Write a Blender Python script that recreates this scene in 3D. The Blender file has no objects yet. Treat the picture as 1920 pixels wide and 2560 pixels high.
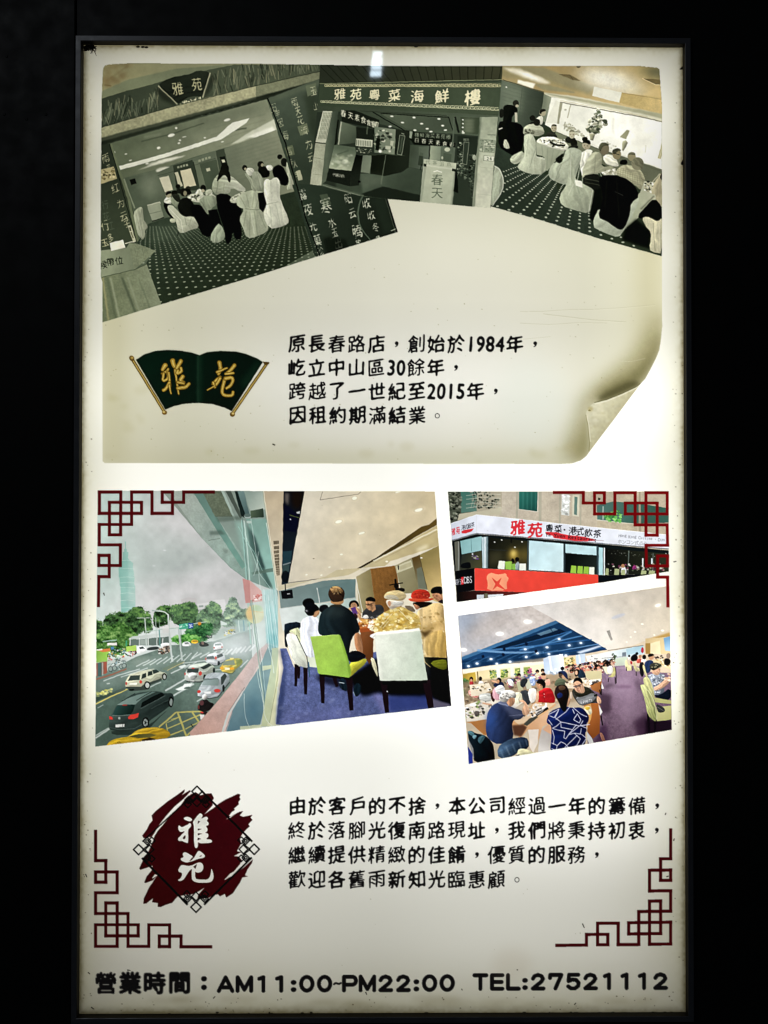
import bpy, math, random, os
import numpy as np
from mathutils import Matrix, Vector

SC = bpy.context.scene
COL = SC.collection

# ---------------------------------------------------------------- camera
FPX, PW, PH = 1852.0, 1920, 2560           # focal length and frame of the photograph, in its pixels
PITCH, YAW, ROLL = 0.0096616, -0.0056727, -0.00062674
CAMX, CAMD, CAMZ = -0.0055373, 1.1065889, 0.0111990
SIGN_W, SIGN_H = 0.90, 1.44342             # the lit sheet, metres

def _rot():
    cy, sy = math.cos(YAW), math.sin(YAW); cp, sp = math.cos(PITCH), math.sin(PITCH); cr, sr = math.cos(ROLL), math.sin(ROLL)
    return (np.array([[cy, -sy, 0], [sy, cy, 0], [0, 0, 1]]) @ np.array([[1, 0, 0], [0, cp, -sp], [0, sp, cp]])
            @ np.array([[cr, 0, sr], [0, 1, 0], [-sr, 0, cr]]))
RM = _rot()
CAMPOS = np.array([CAMX, -CAMD, CAMZ])
cam = bpy.data.cameras.new('camera'); camo = bpy.data.objects.new('camera', cam); COL.objects.link(camo)
B3 = RM @ np.array([[1, 0, 0], [0, 0, -1], [0, 1, 0]])
m4 = Matrix([[*B3[0], CAMPOS[0]], [*B3[1], CAMPOS[1]], [*B3[2], CAMPOS[2]], [0, 0, 0, 1]])
camo.matrix_world = m4
cam.sensor_fit = 'VERTICAL'; cam.sensor_height = 36.0; cam.lens = 36.0 * FPX / PH
cam.clip_start = 0.02; cam.clip_end = 50
SC.camera = camo
SC.render.resolution_x, SC.render.resolution_y = 768, 1024

def wall_xz(u, v, y=0.0):
    """a pixel of the photograph -> the point of the upright plane at depth y it shows"""
    u = np.asarray(u, float); v = np.asarray(v, float)
    d = np.stack([(u - PW / 2) / FPX, np.ones_like(u), -(v - PH / 2) / FPX], -1) @ RM.T
    t = (y - CAMPOS[1]) / d[..., 1]
    return CAMPOS[0] + d[..., 0] * t, CAMPOS[2] + d[..., 2] * t

# ---------------------------------------------------------------- world, lamps, exposure
wd = bpy.data.worlds.new('World'); SC.world = wd; wd.use_nodes = True
bg = wd.node_tree.nodes['Background']; bg.inputs[0].default_value = (0.75, 0.9, 1.0, 1); bg.inputs[1].default_value = 0.02
SC.view_settings.view_transform = 'Standard'; SC.view_settings.look = 'None'
SC.view_settings.exposure = 0.0; SC.view_settings.gamma = 1.0; SC.view_settings.use_curve_mapping = False
SC.cycles.max_bounces = 8; SC.cycles.diffuse_bounces = 5; SC.cycles.transmission_bounces = 6
SC.cycles.use_denoising = True; SC.cycles.denoiser = 'OPENIMAGEDENOISE'; SC.cycles.denoising_input_passes = 'RGB_ALBEDO_NORMAL'
SC.cycles.filter_width = 1.2
SC.cycles.caustics_reflective = False; SC.cycles.caustics_refractive = False

def area_lamp(name, loc, sx, sy, power, color, rot=(math.radians(-90), 0, 0), spread=math.pi):
    l = bpy.data.lights.new(name, 'AREA'); l.shape = 'RECTANGLE'; l.size = sx; l.size_y = sy
    l.energy = power; l.color = color; l.spread = spread
    o = bpy.data.objects.new(name, l); o.location = loc; o.rotation_euler = rot; COL.objects.link(o)
    return o
# fluorescent tubes standing inside the light box, shining on the back of the sheet
for tz, tp in ((.62, .70), (.42, .40), (.20, .76), (0., .58), (-.20, 1.22), (-.42, .48), (-.62, .18)):
    for tx, tk in ((-.235, .44), (.235, .56)):
        area_lamp('tube_light', (tx, .13, tz), .43, .05, tp * tk, (.995, 1.0, 1.0))
# added warm area lamp in place of light bounced off the box's insides
area_lamp('box_bounce_fill', (0.0, .155, 0.0), .92, 1.46, 1.25, (1.0, .98, .74))
for tx, tp in ((-.40, .15), (.40, .19)): area_lamp('tube_light', (tx, .12, .08), .05, .80, tp, (1.0, .998, .975))
# an added dim area lamp, upper left in front, to brighten the frame
area_lamp('front_fill_lamp', (-1.5, -1.6, 1.9), 0.5, 0.5, 4.5, (0.88, 0.94, 1.0),
          rot=(math.radians(50), 0, math.radians(-40)))
# ---------------------------------------------------------------- the printed sheet: a raster drawn from traced outlines
X0, Y0, X1, Y1 = 150, 60, 1770, 2590       # canvas window, photo pixels
CW, CH = X1 - X0, Y1 - Y0
CAN = np.ones((CH, CW, 3), np.float32)     # display colour (sRGB 0..1)
IDS = np.zeros((CH, CW), np.int16)
PARTS = [dict(name='sheet', label=None, parent=None)]
ST = dict(ox=0., oy=0., k=1., id=0, clip=None, gain=1.)
RNG = np.random.default_rng(7)

def gauss(a, s):
    if s <= 0: return a
    r = max(1, int(3 * s + .5)); x = np.arange(-r, r + 1); k = np.exp(-x * x / (2 * s * s)); k = (k / k.sum()).astype(np.float32)
    b = np.pad(a, [(r, r), (r, r)] + [(0, 0)] * (a.ndim - 2), 'edge')
    o = np.zeros((a.shape[0], b.shape[1]) + a.shape[2:], np.float32)
    for i in range(2 * r + 1): o += k[i] * b[i:i + a.shape[0]]
    q = np.zeros(a.shape, np.float32)
    for i in range(2 * r + 1): q += k[i] * o[:, i:i + a.shape[1]]
    return q
def noise(h, w, s, seed=None):
    """smooth noise of feature size s, about -1..1"""
    g = RNG if seed is None else np.random.default_rng(seed)
    gh, gw = int(h / s) + 3, int(w / s) + 3
    n = g.uniform(-1, 1, (gh, gw)).astype(np.float32)
    yy = np.arange(h) / s; xx = np.arange(w) / s
    yi = yy.astype(int); xi = xx.astype(int); fy = (yy - yi)[:, None]; fx = (xx - xi)[None]
    fy = fy * fy * (3 - 2 * fy); fx = fx * fx * (3 - 2 * fx)
    a = n[yi][:, xi]; b = n[yi][:, xi + 1]; c = n[yi + 1][:, xi]; d = n[yi + 1][:, xi + 1]
    return ((a * (1 - fx) + b * fx) * (1 - fy) + (c * (1 - fx) + d * fx) * fy).astype(np.float32)
def hexc(c):
    if not isinstance(c, str): return np.array(c, np.float32)
    if len(c) == 3: c = ''.join(q * 2 for q in c)
    return np.array([int(c[i:i + 2], 16) for i in (0, 2, 4)], np.float32) / 255
def T(ox, oy, k=4.1475):
    """coordinates that follow are in an enlarged crop whose corner is (ox, oy)"""
    ST['ox'], ST['oy'], ST['k'] = ox, oy, k
def pts(s):
    if isinstance(s, str): s = [float(t) for t in s.replace(',', ' ').split()]
    a = np.array(s, float).reshape(-1, 2) / ST['k']
    return a + [ST['ox'] - X0, ST['oy'] - Y0]
def chaikin(p, n=2, closed=True):
    for _ in range(n):
        q = np.roll(p, -1, 0)
        if closed: p = np.stack([p * .75 + q * .25, p * .25 + q * .75], 1).reshape(-1, 2)
        else:
            m = np.stack([p[:-1] * .75 + p[1:] * .25, p[:-1] * .25 + p[1:] * .75], 1).reshape(-1, 2)
            p = np.concatenate([p[:1], m, p[-1:]])
    return p
def raster(conts, x0, y0, w, h, ss=2, nonzero=True):
    """coverage of closed outlines on a w x h grid at (x0, y0)"""
    acc = np.zeros((h, w + 2), np.float32)
    A = np.concatenate([c for c in conts]); Bn = np.concatenate([np.roll(c, -1, 0) for c in conts])
    ax, ay = A[:, 0] - x0, A[:, 1] - y0; bx, by = Bn[:, 0] - x0, Bn[:, 1] - y0
    keep = ay != by; ax, ay, bx, by = ax[keep], ay[keep], bx[keep], by[keep]
    sg = np.where(by > ay, 1, -1); lo = np.minimum(ay, by); hi = np.maximum(ay, by); sl = (bx - ax) / (by - ay)
    for r in range(h * ss):
        y = (r + .5) / ss
        m = (lo <= y) & (hi > y)
        if not m.any(): continue
        x = ax[m] + (y - ay[m]) * sl[m]; o = np.argsort(x); x = np.clip(x[o], 0, w); s = sg[m][o]
        wn = np.cumsum(s) if nonzero else np.cumsum(np.ones_like(s)) % 2
        row = acc[r // ss]
        for i in range(len(x) - 1):
            if wn[i] == 0: continue
            a, b = x[i], x[i + 1]
            if b <= a: continue
            ia, ib = int(a), int(b)
            # difference array: add (b-a) coverage with fractional ends
            row[ia] += 1 - (a - ia); row[ia + 1] += a - ia
            row[ib] -= 1 - (b - ib); row[min(ib + 1, w + 1)] -= b - ib
    return np.clip(np.cumsum(acc, 1)[:, :w] / ss, 0, 1)
def bbox(p, pad=2):
    x0 = max(0, int(np.floor(p[:, 0].min())) - pad); y0 = max(0, int(np.floor(p[:, 1].min())) - pad)
    x1 = min(CW, int(np.ceil(p[:, 0].max())) + pad); y1 = min(CH, int(np.ceil(p[:, 1].max())) + pad)
    return x0, y0, max(0, x1 - x0), max(0, y1 - y0)
def lay(cov, x0, y0, col, al=1., g=None, sh=0., tex=0., ts=6., fold=None):
    """put a coverage mask down in a colour (g = (x, y, x, y, colour2): a gradient)"""
    h, w = cov.shape
    if ST['clip'] is not None: cov = cov * ST['clip'][y0:y0 + h, x0:x0 + w]
    c = np.broadcast_to(hexc(col), (h, w, 3)).copy()
    if g is not None:
        (ax, ay), (bx, by) = pts(g[:4]); yy, xx = np.mgrid[y0:y0 + h, x0:x0 + w]
        t = np.clip(((xx - ax) * (bx - ax) + (yy - ay) * (by - ay)) / ((bx - ax) ** 2 + (by - ay) ** 2 + 1e-6), 0, 1)[..., None]
        c = c * (1 - t) + hexc(g[4]) * t
    if sh:
        s = max(2., min(h, w) * .12); m = np.pad(cov, int(2 * s)); m = gauss(m, s); d = int(s)
        e = np.roll(m, (d, d), (0, 1)) - np.roll(m, (-d, -d), (0, 1)); q = int(2 * s)
        c = c * (1 - sh * e[q:q + h, q:q + w, None])
    if fold:
        ang, sc, am = fold; yy, xx = np.mgrid[0:h, 0:w]
        q = (xx * math.sin(ang) - yy * math.cos(ang)) / sc + 1.1 * noise(h, w, sc * 3.2) + 400
        tb = RNG.uniform(-1, 1, 1200).astype(np.float32); qi = q.astype(int); f = q - qi; f = f * f * (3 - 2 * f)
        n1 = tb[qi % 1200] * (1 - f) + tb[(qi + 1) % 1200] * f
        q2 = q * 2.3; qi = q2.astype(int); f = q2 - qi; n2 = tb[(qi + 300) % 1200] * (1 - f) + tb[(qi + 301) % 1200] * f
        c = c * (1 + am * (n1 + .5 * n2) + am * .8 * (.5 - (xx / max(w, 1) * .6 + yy / max(h, 1) * .4)))[..., None]
    if tex: c = c * (1 + tex * (.6 * noise(h, w, ts * 1.7) + .7 * noise(h, w, max(1.3, ts * .45)))[..., None])
    a = (cov * al)[..., None]
    s = CAN[y0:y0 + h, x0:x0 + w]; s[...] = s * (1 - a) + np.clip(c, 0, 1) * a
    if ST['id'] is not None: IDS[y0:y0 + h, x0:x0 + w][cov * min(1, al * 2) > .5] = ST['id']
def P(s, col, al=1., g=None, bl=0., sh=0., tex=0., ts=6., sm=0, fold=None):
    """a flat polygon"""
    p = pts(s)
    if bl > 1.2: fold = None
    if fold:
        d = p - p.mean(0); u_, s_, vt = np.linalg.svd(d, full_matrices=False); sz = s_[1] / math.sqrt(len(p))
        fold = (math.atan2(vt[0, 1], vt[0, 0]), max(1.6, sz * .34), fold)
    if sm: p = chaikin(p, sm)
    x0, y0, w, h = bbox(p, 2 + int(3 * bl))
    if w < 1 or h < 1: return
    cov = raster([p], x0, y0, w, h)
    if bl: cov = gauss(cov, bl)
    lay(cov, x0, y0, col, al, g, sh, tex, ts, fold)
def S(s, col, **k):
    """a rounded, softly shaded shape"""
    k.setdefault('sh', .14); k.setdefault('sm', 1); k.setdefault('tex', .05); k.setdefault('fold', .15); P(s, col, **k)
def E(cx, cy, rx, ry, col, rot=0., **k):
    a = np.linspace(0, 2 * np.pi, 25)[:-1]; r = math.radians(rot)
    x = rx * np.cos(a); y = ry * np.sin(a)
    P(np.stack([cx + x * math.cos(r) - y * math.sin(r), cy + x * math.sin(r) + y * math.cos(r)], 1).ravel(), col, **k)
def L(s, w, col, sm=0, w2=None, caps=False, **k):
    """a stroke of width w (tapering to w2), in crop units"""
    p = pts(s)
    if sm: p = chaikin(p, sm, False)
    n = len(p); ww = np.linspace(w, w if w2 is None else w2, n) / ST['k'] / 2
    cs = []
    for i in range(n - 1):
        d = p[i + 1] - p[i]; l = np.hypot(*d)
        if l < 1e-6: continue
        nn = np.array([-d[1], d[0]]) / l
        q = np.array([p[i] + nn * ww[i], p[i + 1] + nn * ww[i + 1], p[i + 1] - nn * ww[i + 1], p[i] - nn * ww[i]])
        cs.append(q)
        if (caps or sm or n > 2) and (caps or 0 < i):
            a = np.linspace(0, -2 * np.pi, 13)[:-1]; cs.append(p[i] + ww[i] * np.stack([np.cos(a), np.sin(a)], 1))
    if caps: a = np.linspace(0, -2 * np.pi, 13)[:-1]; cs.append(p[-1] + ww[-1] * np.stack([np.cos(a), np.sin(a)], 1))
    if not cs: return
    x0, y0, w_, h_ = bbox(np.concatenate(cs), 2)
    if w_ < 1 or h_ < 1: return
    bl = k.pop('bl', 0)
    cov = raster(cs, x0, y0, w_, h_)
    if bl: cov = gauss(cov, bl)
    lay(cov, x0, y0, col, **k)
def inside(s):
    p = pts(s); x0, y0, w, h = bbox(p, 1); return raster([p], x0, y0, w, h, 1), x0, y0
def SC_(s, n, r0, r1, cols, seed=0, al=.9, flat=.7, jit=.12, vg=None, **k):
    """n random dabs inside an outline: leaves, heads of a crowd, goods on a table"""
    g = np.random.default_rng(seed); cov, x0, y0 = inside(s); ys, xs = np.nonzero(cov > .5)
    if not len(ys): return
    p0y, ph = ys.min() + y0, max(1, np.ptp(ys))
    for i in range(n):
        j = g.integers(len(ys)); c = hexc(cols[g.integers(len(cols))]) * (1 + g.uniform(-jit, jit))
        cx = (xs[j] + x0 + X0 - ST['ox']) * ST['k']; cy = (ys[j] + y0 + Y0 - ST['oy']) * ST['k']
        if vg: t = (ys[j] + y0 - p0y) / ph; c = c * (vg[0] + (vg[1] - vg[0]) * t)
        r = g.uniform(r0, r1)
        a = np.linspace(0, 2 * np.pi, 9)[:-1] + g.uniform(0, 1); q = r * g.uniform(.6, 1.2, 8)
        P(np.stack([cx + q * np.cos(a), cy + flat * q * np.sin(a)], 1).ravel(), np.clip(c, 0, 1), al=al, **k)
def clip(s=None):
    if s is None: ST['clip'] = None; return
    p = pts(s); m = np.zeros((CH, CW), np.float32); x0, y0, w, h = bbox(p, 1)
    m[y0:y0 + h, x0:x0 + w] = raster([p], x0, y0, w, h); ST['clip'] = m
def part(name, label=None, parent=None):
    PARTS.append(dict(name=name, label=label, parent=parent)); ST['id'] = len(PARTS) - 1; return ST['id']
def use(i): ST['id'] = i

# glyphs: outlines of the font that ships with Blender
_G = {}
def glyph(ch):
    if ch in _G: return _G[ch]
    cu = bpy.data.curves.new('g', 'FONT'); cu.body = ch; cu.size = 1.0
    ob = bpy.data.objects.new('g', cu); COL.objects.link(ob)
    dg = bpy.context.evaluated_depsgraph_get(); dg.update()
    c2 = ob.evaluated_get(dg).to_curve(dg)
    out = []
    for sp in c2.splines:
        q = []
        if sp.type == 'BEZIER':
            bp = sp.bezier_points; n = len(bp)
            for i in range(n):
                a, b = bp[i], bp[(i + 1) % n]
                p0, p1, p2, p3 = (np.array(v[:2]) for v in (a.co, a.handle_right, b.handle_left, b.co))
                for t in (0, .25, .5, .75): q.append(p0 * (1 - t) ** 3 + 3 * p1 * t * (1 - t) ** 2 + 3 * p2 * t * t * (1 - t) + p3 * t ** 3)
        else: q = [np.array(p.co[:2]) for p in sp.points]
        if len(q) > 2: out.append(np.array(q))
    ob.to_curve_clear(); bpy.data.objects.remove(ob); bpy.data.curves.remove(cu)
    A = np.concatenate(out); c = (A.min(0) + A.max(0)) / 2 if ord(ch) < 0x2000 else np.array([.5, .38]) * 1.0
    _G[ch] = (out, c, A.min(0), A.max(0)); return _G[ch]
def TX(chs, x, y, size, col, dx=None, dy=0., rot=0., bold=.0, brush=0., shear=0., sx=1., seed=0, step=None, sig=None, taper=0., **k):
    """characters centred on x, y (crop units); brush = hand-written unevenness, bold = stroke growth (em)"""
    for i, ch in enumerate(chs):
        if ch == ' ': continue
        cx = x + (dx if dx is not None else size) * i; cy = y + dy * i
        out, c, mn, mx = glyph(ch); q = 3
        s = size / ST['k']
        cc = (mn + mx) / 2
        (px, py), = pts([cx, cy])
        r = math.radians(rot); conts = []
        for o in out:
            d = (o - cc) * s; X = d[:, 0] * sx; Y = -d[:, 1]
            Y = Y - shear * X
            conts.append(np.stack([X * math.cos(r) - Y * math.sin(r), X * math.sin(r) + Y * math.cos(r)], 1))
        ext = int(s * .75 * max(1, sx)) + 4; n = 2 * ext * q
        cov = raster([(c_ + ext) * q for c_ in conts], 0, 0, n, n, 1)
        if bold or brush:
            b = gauss(cov, max(.8, s * q * (sig or (.022 if not brush else .028))))
            th = .5 - bold
            if brush and taper:
                B = gauss(cov, s * q * .058); b = b + taper * np.minimum(B - .42, 0)
            if brush: th = th + .10 * brush * noise(n, n, s * q * .22, seed + i * 7 + 1)
            cov = np.clip((b - th) * 6 + .5, 0, 1)
        if brush:
            wx = noise(n, n, s * q * .3, seed + i * 3 + 2) * s * q * .013 * brush; wy = noise(n, n, s * q * .3, seed + i * 3 + 3) * s * q * .013 * brush
            yy, xx = np.mgrid[0:n, 0:n]
            cov = cov[np.clip(yy + wy, 0, n - 1).astype(int), np.clip(xx + wx, 0, n - 1).astype(int)]
        # shift to the pixel grid, then shrink
        fx, fy = px - ext, py - ext; x0, y0 = int(np.floor(fx)), int(np.floor(fy))
        cov = np.roll(cov, (int((fy - y0) * q), int((fx - x0) * q)), (0, 1)).reshape(2 * ext, q, 2 * ext, q).mean((1, 3))
        if x0 < 0 or y0 < 0 or x0 + 2 * ext > CW or y0 + 2 * ext > CH: continue
        lay(cov, x0, y0, col, **k)
def grain(s, amp=.035, warp=.5, seed=1, ids=None, clip_=False):
    """photographic softness, faint unevenness and mottling over a print"""
    p = pts(s); x0, y0, w, h = bbox(p, 0); m = raster([p], x0, y0, w, h, 1)
    if clip_: m = m * CLIP_PAPER[y0:y0 + h, x0:x0 + w]
    i = IDS[y0:y0 + h, x0:x0 + w]
    if ids is not None: m = m * gauss(((i >= ids[0]) & (i < ids[1])).astype(np.float32), .6)
    m = m[..., None]
    a = CAN[y0:y0 + h, x0:x0 + w]; yy, xx = np.mgrid[0:h, 0:w].astype(np.float32)
    wx = noise(h, w, 9, seed) * warp * 1.3; wy = noise(h, w, 9, seed + 1) * warp * 1.3
    fy = np.clip(yy + wy, 0, h - 1.01); fx = np.clip(xx + wx, 0, w - 1.01); yi = fy.astype(int); xi = fx.astype(int); fy = (fy - yi)[..., None]; fx = (fx - xi)[..., None]
    y2 = np.minimum(yi + 1, h - 1); x2 = np.minimum(xi + 1, w - 1)
    b = (a[yi, xi] * (1 - fx) + a[yi, x2] * fx) * (1 - fy) + (a[y2, xi] * (1 - fx) + a[y2, x2] * fx) * fy
    b = b + .35 * (b - gauss(b, 2.2))                     # the sharpening halo of a cheap print
    b = b * (1 + amp * .7 * noise(h, w, 2.2, seed + 2) + amp * .8 * noise(h, w, 6, seed + 3) + amp * .8 * noise(h, w, 26, seed + 4) + .035 * noise(h, w, 34, seed + 5) + .03 * noise(h, w, 14, seed + 6))[..., None]
    a[...] = a * (1 - m) + np.clip(b, 0, 1) * m

def tone(s, sat=1., con=1., gain=1., piv=.42, clip_=False):
    """the print's ink balance: saturation, contrast, density"""
    p = pts(s); x0, y0, w, h = bbox(p, 0); m = raster([p], x0, y0, w, h, 1)
    if clip_: m = m * CLIP_PAPER[y0:y0 + h, x0:x0 + w]
    m = m[..., None]; a = CAN[y0:y0 + h, x0:x0 + w]; l = (a @ np.array([.3, .59, .11], np.float32))[..., None]
    b = (l + (a - l) * sat) * gain; b = piv + (b - piv) * con; b = np.where(b > .97, .97 + (b - .97) * .1, np.where(b < .02, .02 + (b - .02) * .1, b))
    a[...] = a * (1 - m) + np.clip(b, 0, 1) * m

def FOLIAGE(s, dark, mid, light, seed=0, al=1., edge=1., sz=1.):
    """a leafy crown: ragged outline, clumps lit from above, dark gaps"""
    p = pts(s); x0, y0, w, h = bbox(p, 10)
    c = gauss(raster([chaikin(p, 2)], x0, y0, w, h), 2.6 * edge); f = lambda k, q: noise(h, w, k * sz, seed + q)
    c = np.clip((c + .30 * f(6, 1) + .26 * f(2.6, 2) + .16 * f(1.5, 8) - .5) * 3.2 + .5, 0, 1) * (c > .08)
    big, md, sm = f(13, 3), f(6, 4), f(2.4, 5)
    d = np.roll(big, -4, 0) - np.roll(big, 4, 0); d2 = np.roll(md, -2, 0) - np.roll(md, 2, 0)
    yy = np.linspace(-1, 1, h)[:, None]
    t = np.clip(.44 + .42 * d + .30 * d2 + .12 * big + .34 * sm * (.6 + .4 * md) + .16 * f(1.4, 6) - .14 * yy, 0, 1)[..., None]
    D, M, Li = hexc(dark), hexc(mid), hexc(light)
    col = np.where(t < .5, D + (M - D) * t * 2, M + (Li - M) * (t - .5) * 2).astype(np.float32)
    if ST['clip'] is not None: c = c * ST['clip'][y0:y0 + h, x0:x0 + w]
    a = (c * al)[..., None]; v = CAN[y0:y0 + h, x0:x0 + w]; v[...] = v * (1 - a) + col * a
    if ST['id'] is not None: IDS[y0:y0 + h, x0:x0 + w][c > .5] = ST['id']
def FACE(cx, cy, r, rot=0., tone_='3a2418', mouth='8a4a3a', glasses=False):
    """brows, eyes, nose shade and mouth on a small face of half height r"""
    a = math.radians(rot); q = lambda x, y: (cx + r * (x * math.cos(a) - y * math.sin(a)), cy + r * (x * math.sin(a) + y * math.cos(a)))
    for sx in (-.36, .36):
        E(*q(sx, -.08), r * .13, r * .08, tone_, rot=rot, al=.85); L([*q(sx - .2, -.28), *q(sx + .2, -.3)], r * .09, tone_, al=.7)
        if glasses:
            t = np.linspace(0, 2 * np.pi, 13); L(np.array([q(sx + .26 * math.cos(u), -.06 + .2 * math.sin(u)) for u in t]).ravel(), r * .07, '1c1a1c', al=.9)
    L([*q(.04, -.05), *q(.1, .25), *q(-.06, .28)], r * .09, tone_, al=.35); L([*q(-.22, .5), *q(.2, .48)], r * .11, mouth, al=.85)
    P([*q(.3, -.6), *q(.75, -.5), *q(.7, .5), *q(.3, .85), *q(.5, .2)], tone_, al=.22, bl=.8)
# ================================================================ old paper with the three sepia pictures
T(0, 0, 1)
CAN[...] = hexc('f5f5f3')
# the sheet's base colour: yellower, then browner towards its rim, unevenly
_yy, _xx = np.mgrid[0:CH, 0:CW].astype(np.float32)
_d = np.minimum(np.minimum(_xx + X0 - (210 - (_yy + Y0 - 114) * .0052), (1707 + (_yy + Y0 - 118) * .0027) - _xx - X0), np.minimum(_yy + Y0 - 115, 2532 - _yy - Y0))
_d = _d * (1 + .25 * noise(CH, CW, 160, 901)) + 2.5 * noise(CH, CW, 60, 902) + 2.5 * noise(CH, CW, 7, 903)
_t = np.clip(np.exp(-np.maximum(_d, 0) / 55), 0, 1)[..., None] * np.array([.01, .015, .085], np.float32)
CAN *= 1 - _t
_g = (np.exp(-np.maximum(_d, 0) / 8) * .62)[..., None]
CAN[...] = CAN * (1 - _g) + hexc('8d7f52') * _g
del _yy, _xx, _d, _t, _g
PAPER = ('258 172 262 164 275 161 322 158.5 640 159.5 1000 165.5 1600 165.5 1642 169.5 1648 173 1650 200 1654.5 260 1655 800 1655.5 815 1652 850 1648 875 1640 895 1625 925 1613 947 '
         '1600 961 1534 1050 1475 1127 1466 1140 1452 1151 1430 1158.5 1400 1160 262 1157.5 256.5 1153 256 704 252 690 252 560 253 370 255 225')
pid_old = part('old_paper_print', 'sheet of aged beige paper with a curled lower right corner, printed on the lit sign')
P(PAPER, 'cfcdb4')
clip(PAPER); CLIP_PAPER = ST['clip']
ST['id'] = None
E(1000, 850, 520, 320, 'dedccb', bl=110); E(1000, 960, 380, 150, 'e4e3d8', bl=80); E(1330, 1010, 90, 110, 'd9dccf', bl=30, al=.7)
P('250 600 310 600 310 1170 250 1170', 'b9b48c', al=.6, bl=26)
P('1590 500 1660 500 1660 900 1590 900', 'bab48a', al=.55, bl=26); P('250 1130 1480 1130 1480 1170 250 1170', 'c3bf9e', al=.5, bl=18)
T(1300, 750)
S('1480 40 1480 300 1440 540 1300 820 1200 900 1000 1000 760 1070 640 1300 720 1560 630 1659 420 1659 560 1250 640 1000 900 760 1200 520 1380 200', '918b60', al=.75, bl=18, sh=0)
S('1470 280 1430 560 1290 830 1200 905 1050 975 900 1035 770 1060 800 960 950 860 1180 740 1340 560 1420 380', '635e38', al=.78, bl=11, sh=0)
S('1260 860 1200 900 1050 970 900 1030 800 1050 850 980 1000 900 1150 830', '4a472a', al=.85, bl=5, sh=0)
P('700 1180 720 1480 700 1600 640 1640 560 1659 620 1400 650 1250', '8a8458', al=.75, bl=9)
curl = part('curled_corner', 'turned over paper corner', pid_old)
P('1250 865 1210 898 1060 968 900 1032 770 1064 735 1090 690 1155 683 1190 705 1300 722 1480 715 1575', 'cdc9ac', g=(760, 1150, 1080, 1380, 'a09a72'), tex=.06, ts=12)
ST['id'] = None
L('1250 865 1210 898 1060 968 900 1032 770 1064', 7, '3d3a16', al=.9, bl=.5)
L('1248 878 1205 912 1060 982 905 1045 775 1078', 9, 'e8e5cd', al=.95, bl=.6)
L('683 1190 705 1300 722 1480 715 1570', 6, '6a6434', al=.8, bl=.5)
L('692 1200 714 1300 730 1470', 8, 'e6e2c8', al=.8, bl=.6)
L('1250 867 715 1577', 5, '8f8960', al=.5, bl=.8)
E(730, 1130, 26, 26, 'a59a63', al=.7, bl=2); E(720, 1145, 14, 8, '5e5428', al=.7)
SC_('860 1050 1150 940 800 1420 740 1480 710 1250', 26, 5, 26, ['b5ae86', 'd8d4bb', '9b9468'], 3, al=.35, bl=2)
for s, w in (('0 120 240 118 500 100 800 96 1060 80 1400 50', 4), ('240 145 500 175 740 205 1100 228', 6), ('0 240 300 255 600 235 900 240', 4), ('0 410 320 380', 3), ('1040 625 1150 632 1300 600', 3)):
    L(s, w, '9c9870', al=.5, bl=.6)
    L([float(t) + (6 if i % 2 else 0) for i, t in enumerate(s.split())], w, 'eeecdc', al=.45, bl=.6)
T(0, 0, 1)
g_ = np.random.default_rng(5)
for i in range(150):
    x, y = g_.uniform(262, 1640), g_.uniform(640, 1150); E(x, y, g_.uniform(.7, 2.0), g_.uniform(.7, 1.6), '7d7648', al=g_.uniform(.2, .65))
for i in range(26):
    x, y = (g_.uniform(258, 380), g_.uniform(690, 1150)) if i % 2 else (g_.uniform(258, 1450), g_.uniform(1110, 1155))
    E(x, y, g_.uniform(6, 22), g_.uniform(4, 12), '9a8e55', al=.12, bl=5)
L('681 1110 688 1113', 3, '2a281a')

# ---------------------------------------------------------------- picture of the dining hall (left)

T(240, 150)
hallA = part('photo_print', 'sepia print of a dining hall with covered chairs, tilted at the left of the old paper')
clip(None)

def clip_both(s):
    clip(s); a = ST['clip']; o = (ST['ox'], ST['oy'], ST['k']); T(0, 0, 1); clip(PAPER); ST['clip'] = ST['clip'] * a; T(*o)
OUTA = '-20 -20 2470 -20 2420 440 2280 1200 2700 1270 3024 1440 3129 1784 2300 2036 1659 2238 675 2534 62 2722 -20 2722'
clip_both(OUTA)
P(OUTA, '56624a')
# ceiling wedge, wood band, stone band
P('40 -10 2470 -10 2470 60 1430 48 1180 100 800 185 640 240 300 325 40 410', '8f8a5c', g=(100, 200, 900, 60, '8a8a63'))
P('40 410 40 330 330 205 830 90 1430 44 1200 100 640 240 300 325', '6e7858', al=.8, bl=1)
SC_('80 60 360 40 300 160 180 280 70 270', 40, 12, 60, ['7a653c', '6e5a34', '95804e'], 2, al=.3, bl=3)
L('85 260 160 268', 8, '5b4423', al=.7, bl=1); L('110 215 330 60', 9, '69522c', al=.5, bl=2)
P('40 406 300 325 640 237 800 180 1180 100 1420 50 1659 48 2470 48 2370 120 1659 268 1100 398 830 472 40 706', '333c2c', g=(60, 500, 1500, 150, '4c553e'))
g_ = np.random.default_rng(11)
for i in range(330):
    x = g_.uniform(60, 2350); yt = 400 - .265 * (x - 60); l = g_.uniform(40, 190); y = yt + g_.uniform(20, 240); d = g_.uniform(-.35, .45)
    if y + l > 700 - .265 * (x - 60) - 12: l = 690 - .265 * (x - 60) - y
    if l > 15 and not (650 < x < 1200): L([x, y, x + d * l, y + l], g_.uniform(4, 10), ['7d8363', '1e2418', '8f8c66', '6a7256'][i % 4], al=g_.uniform(.4, .85), bl=.6)
P('40 706 830 475 1100 400 1659 270 2372 110 2372 192 1659 387 1100 560 40 818', '8f8e68', g=(60, 760, 1500, 300, 'a9a67a'), tex=.14, ts=9)
P('2372 110 1659 270 1659 387 2372 192', '6f7556', al=.8, tex=.1)
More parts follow.
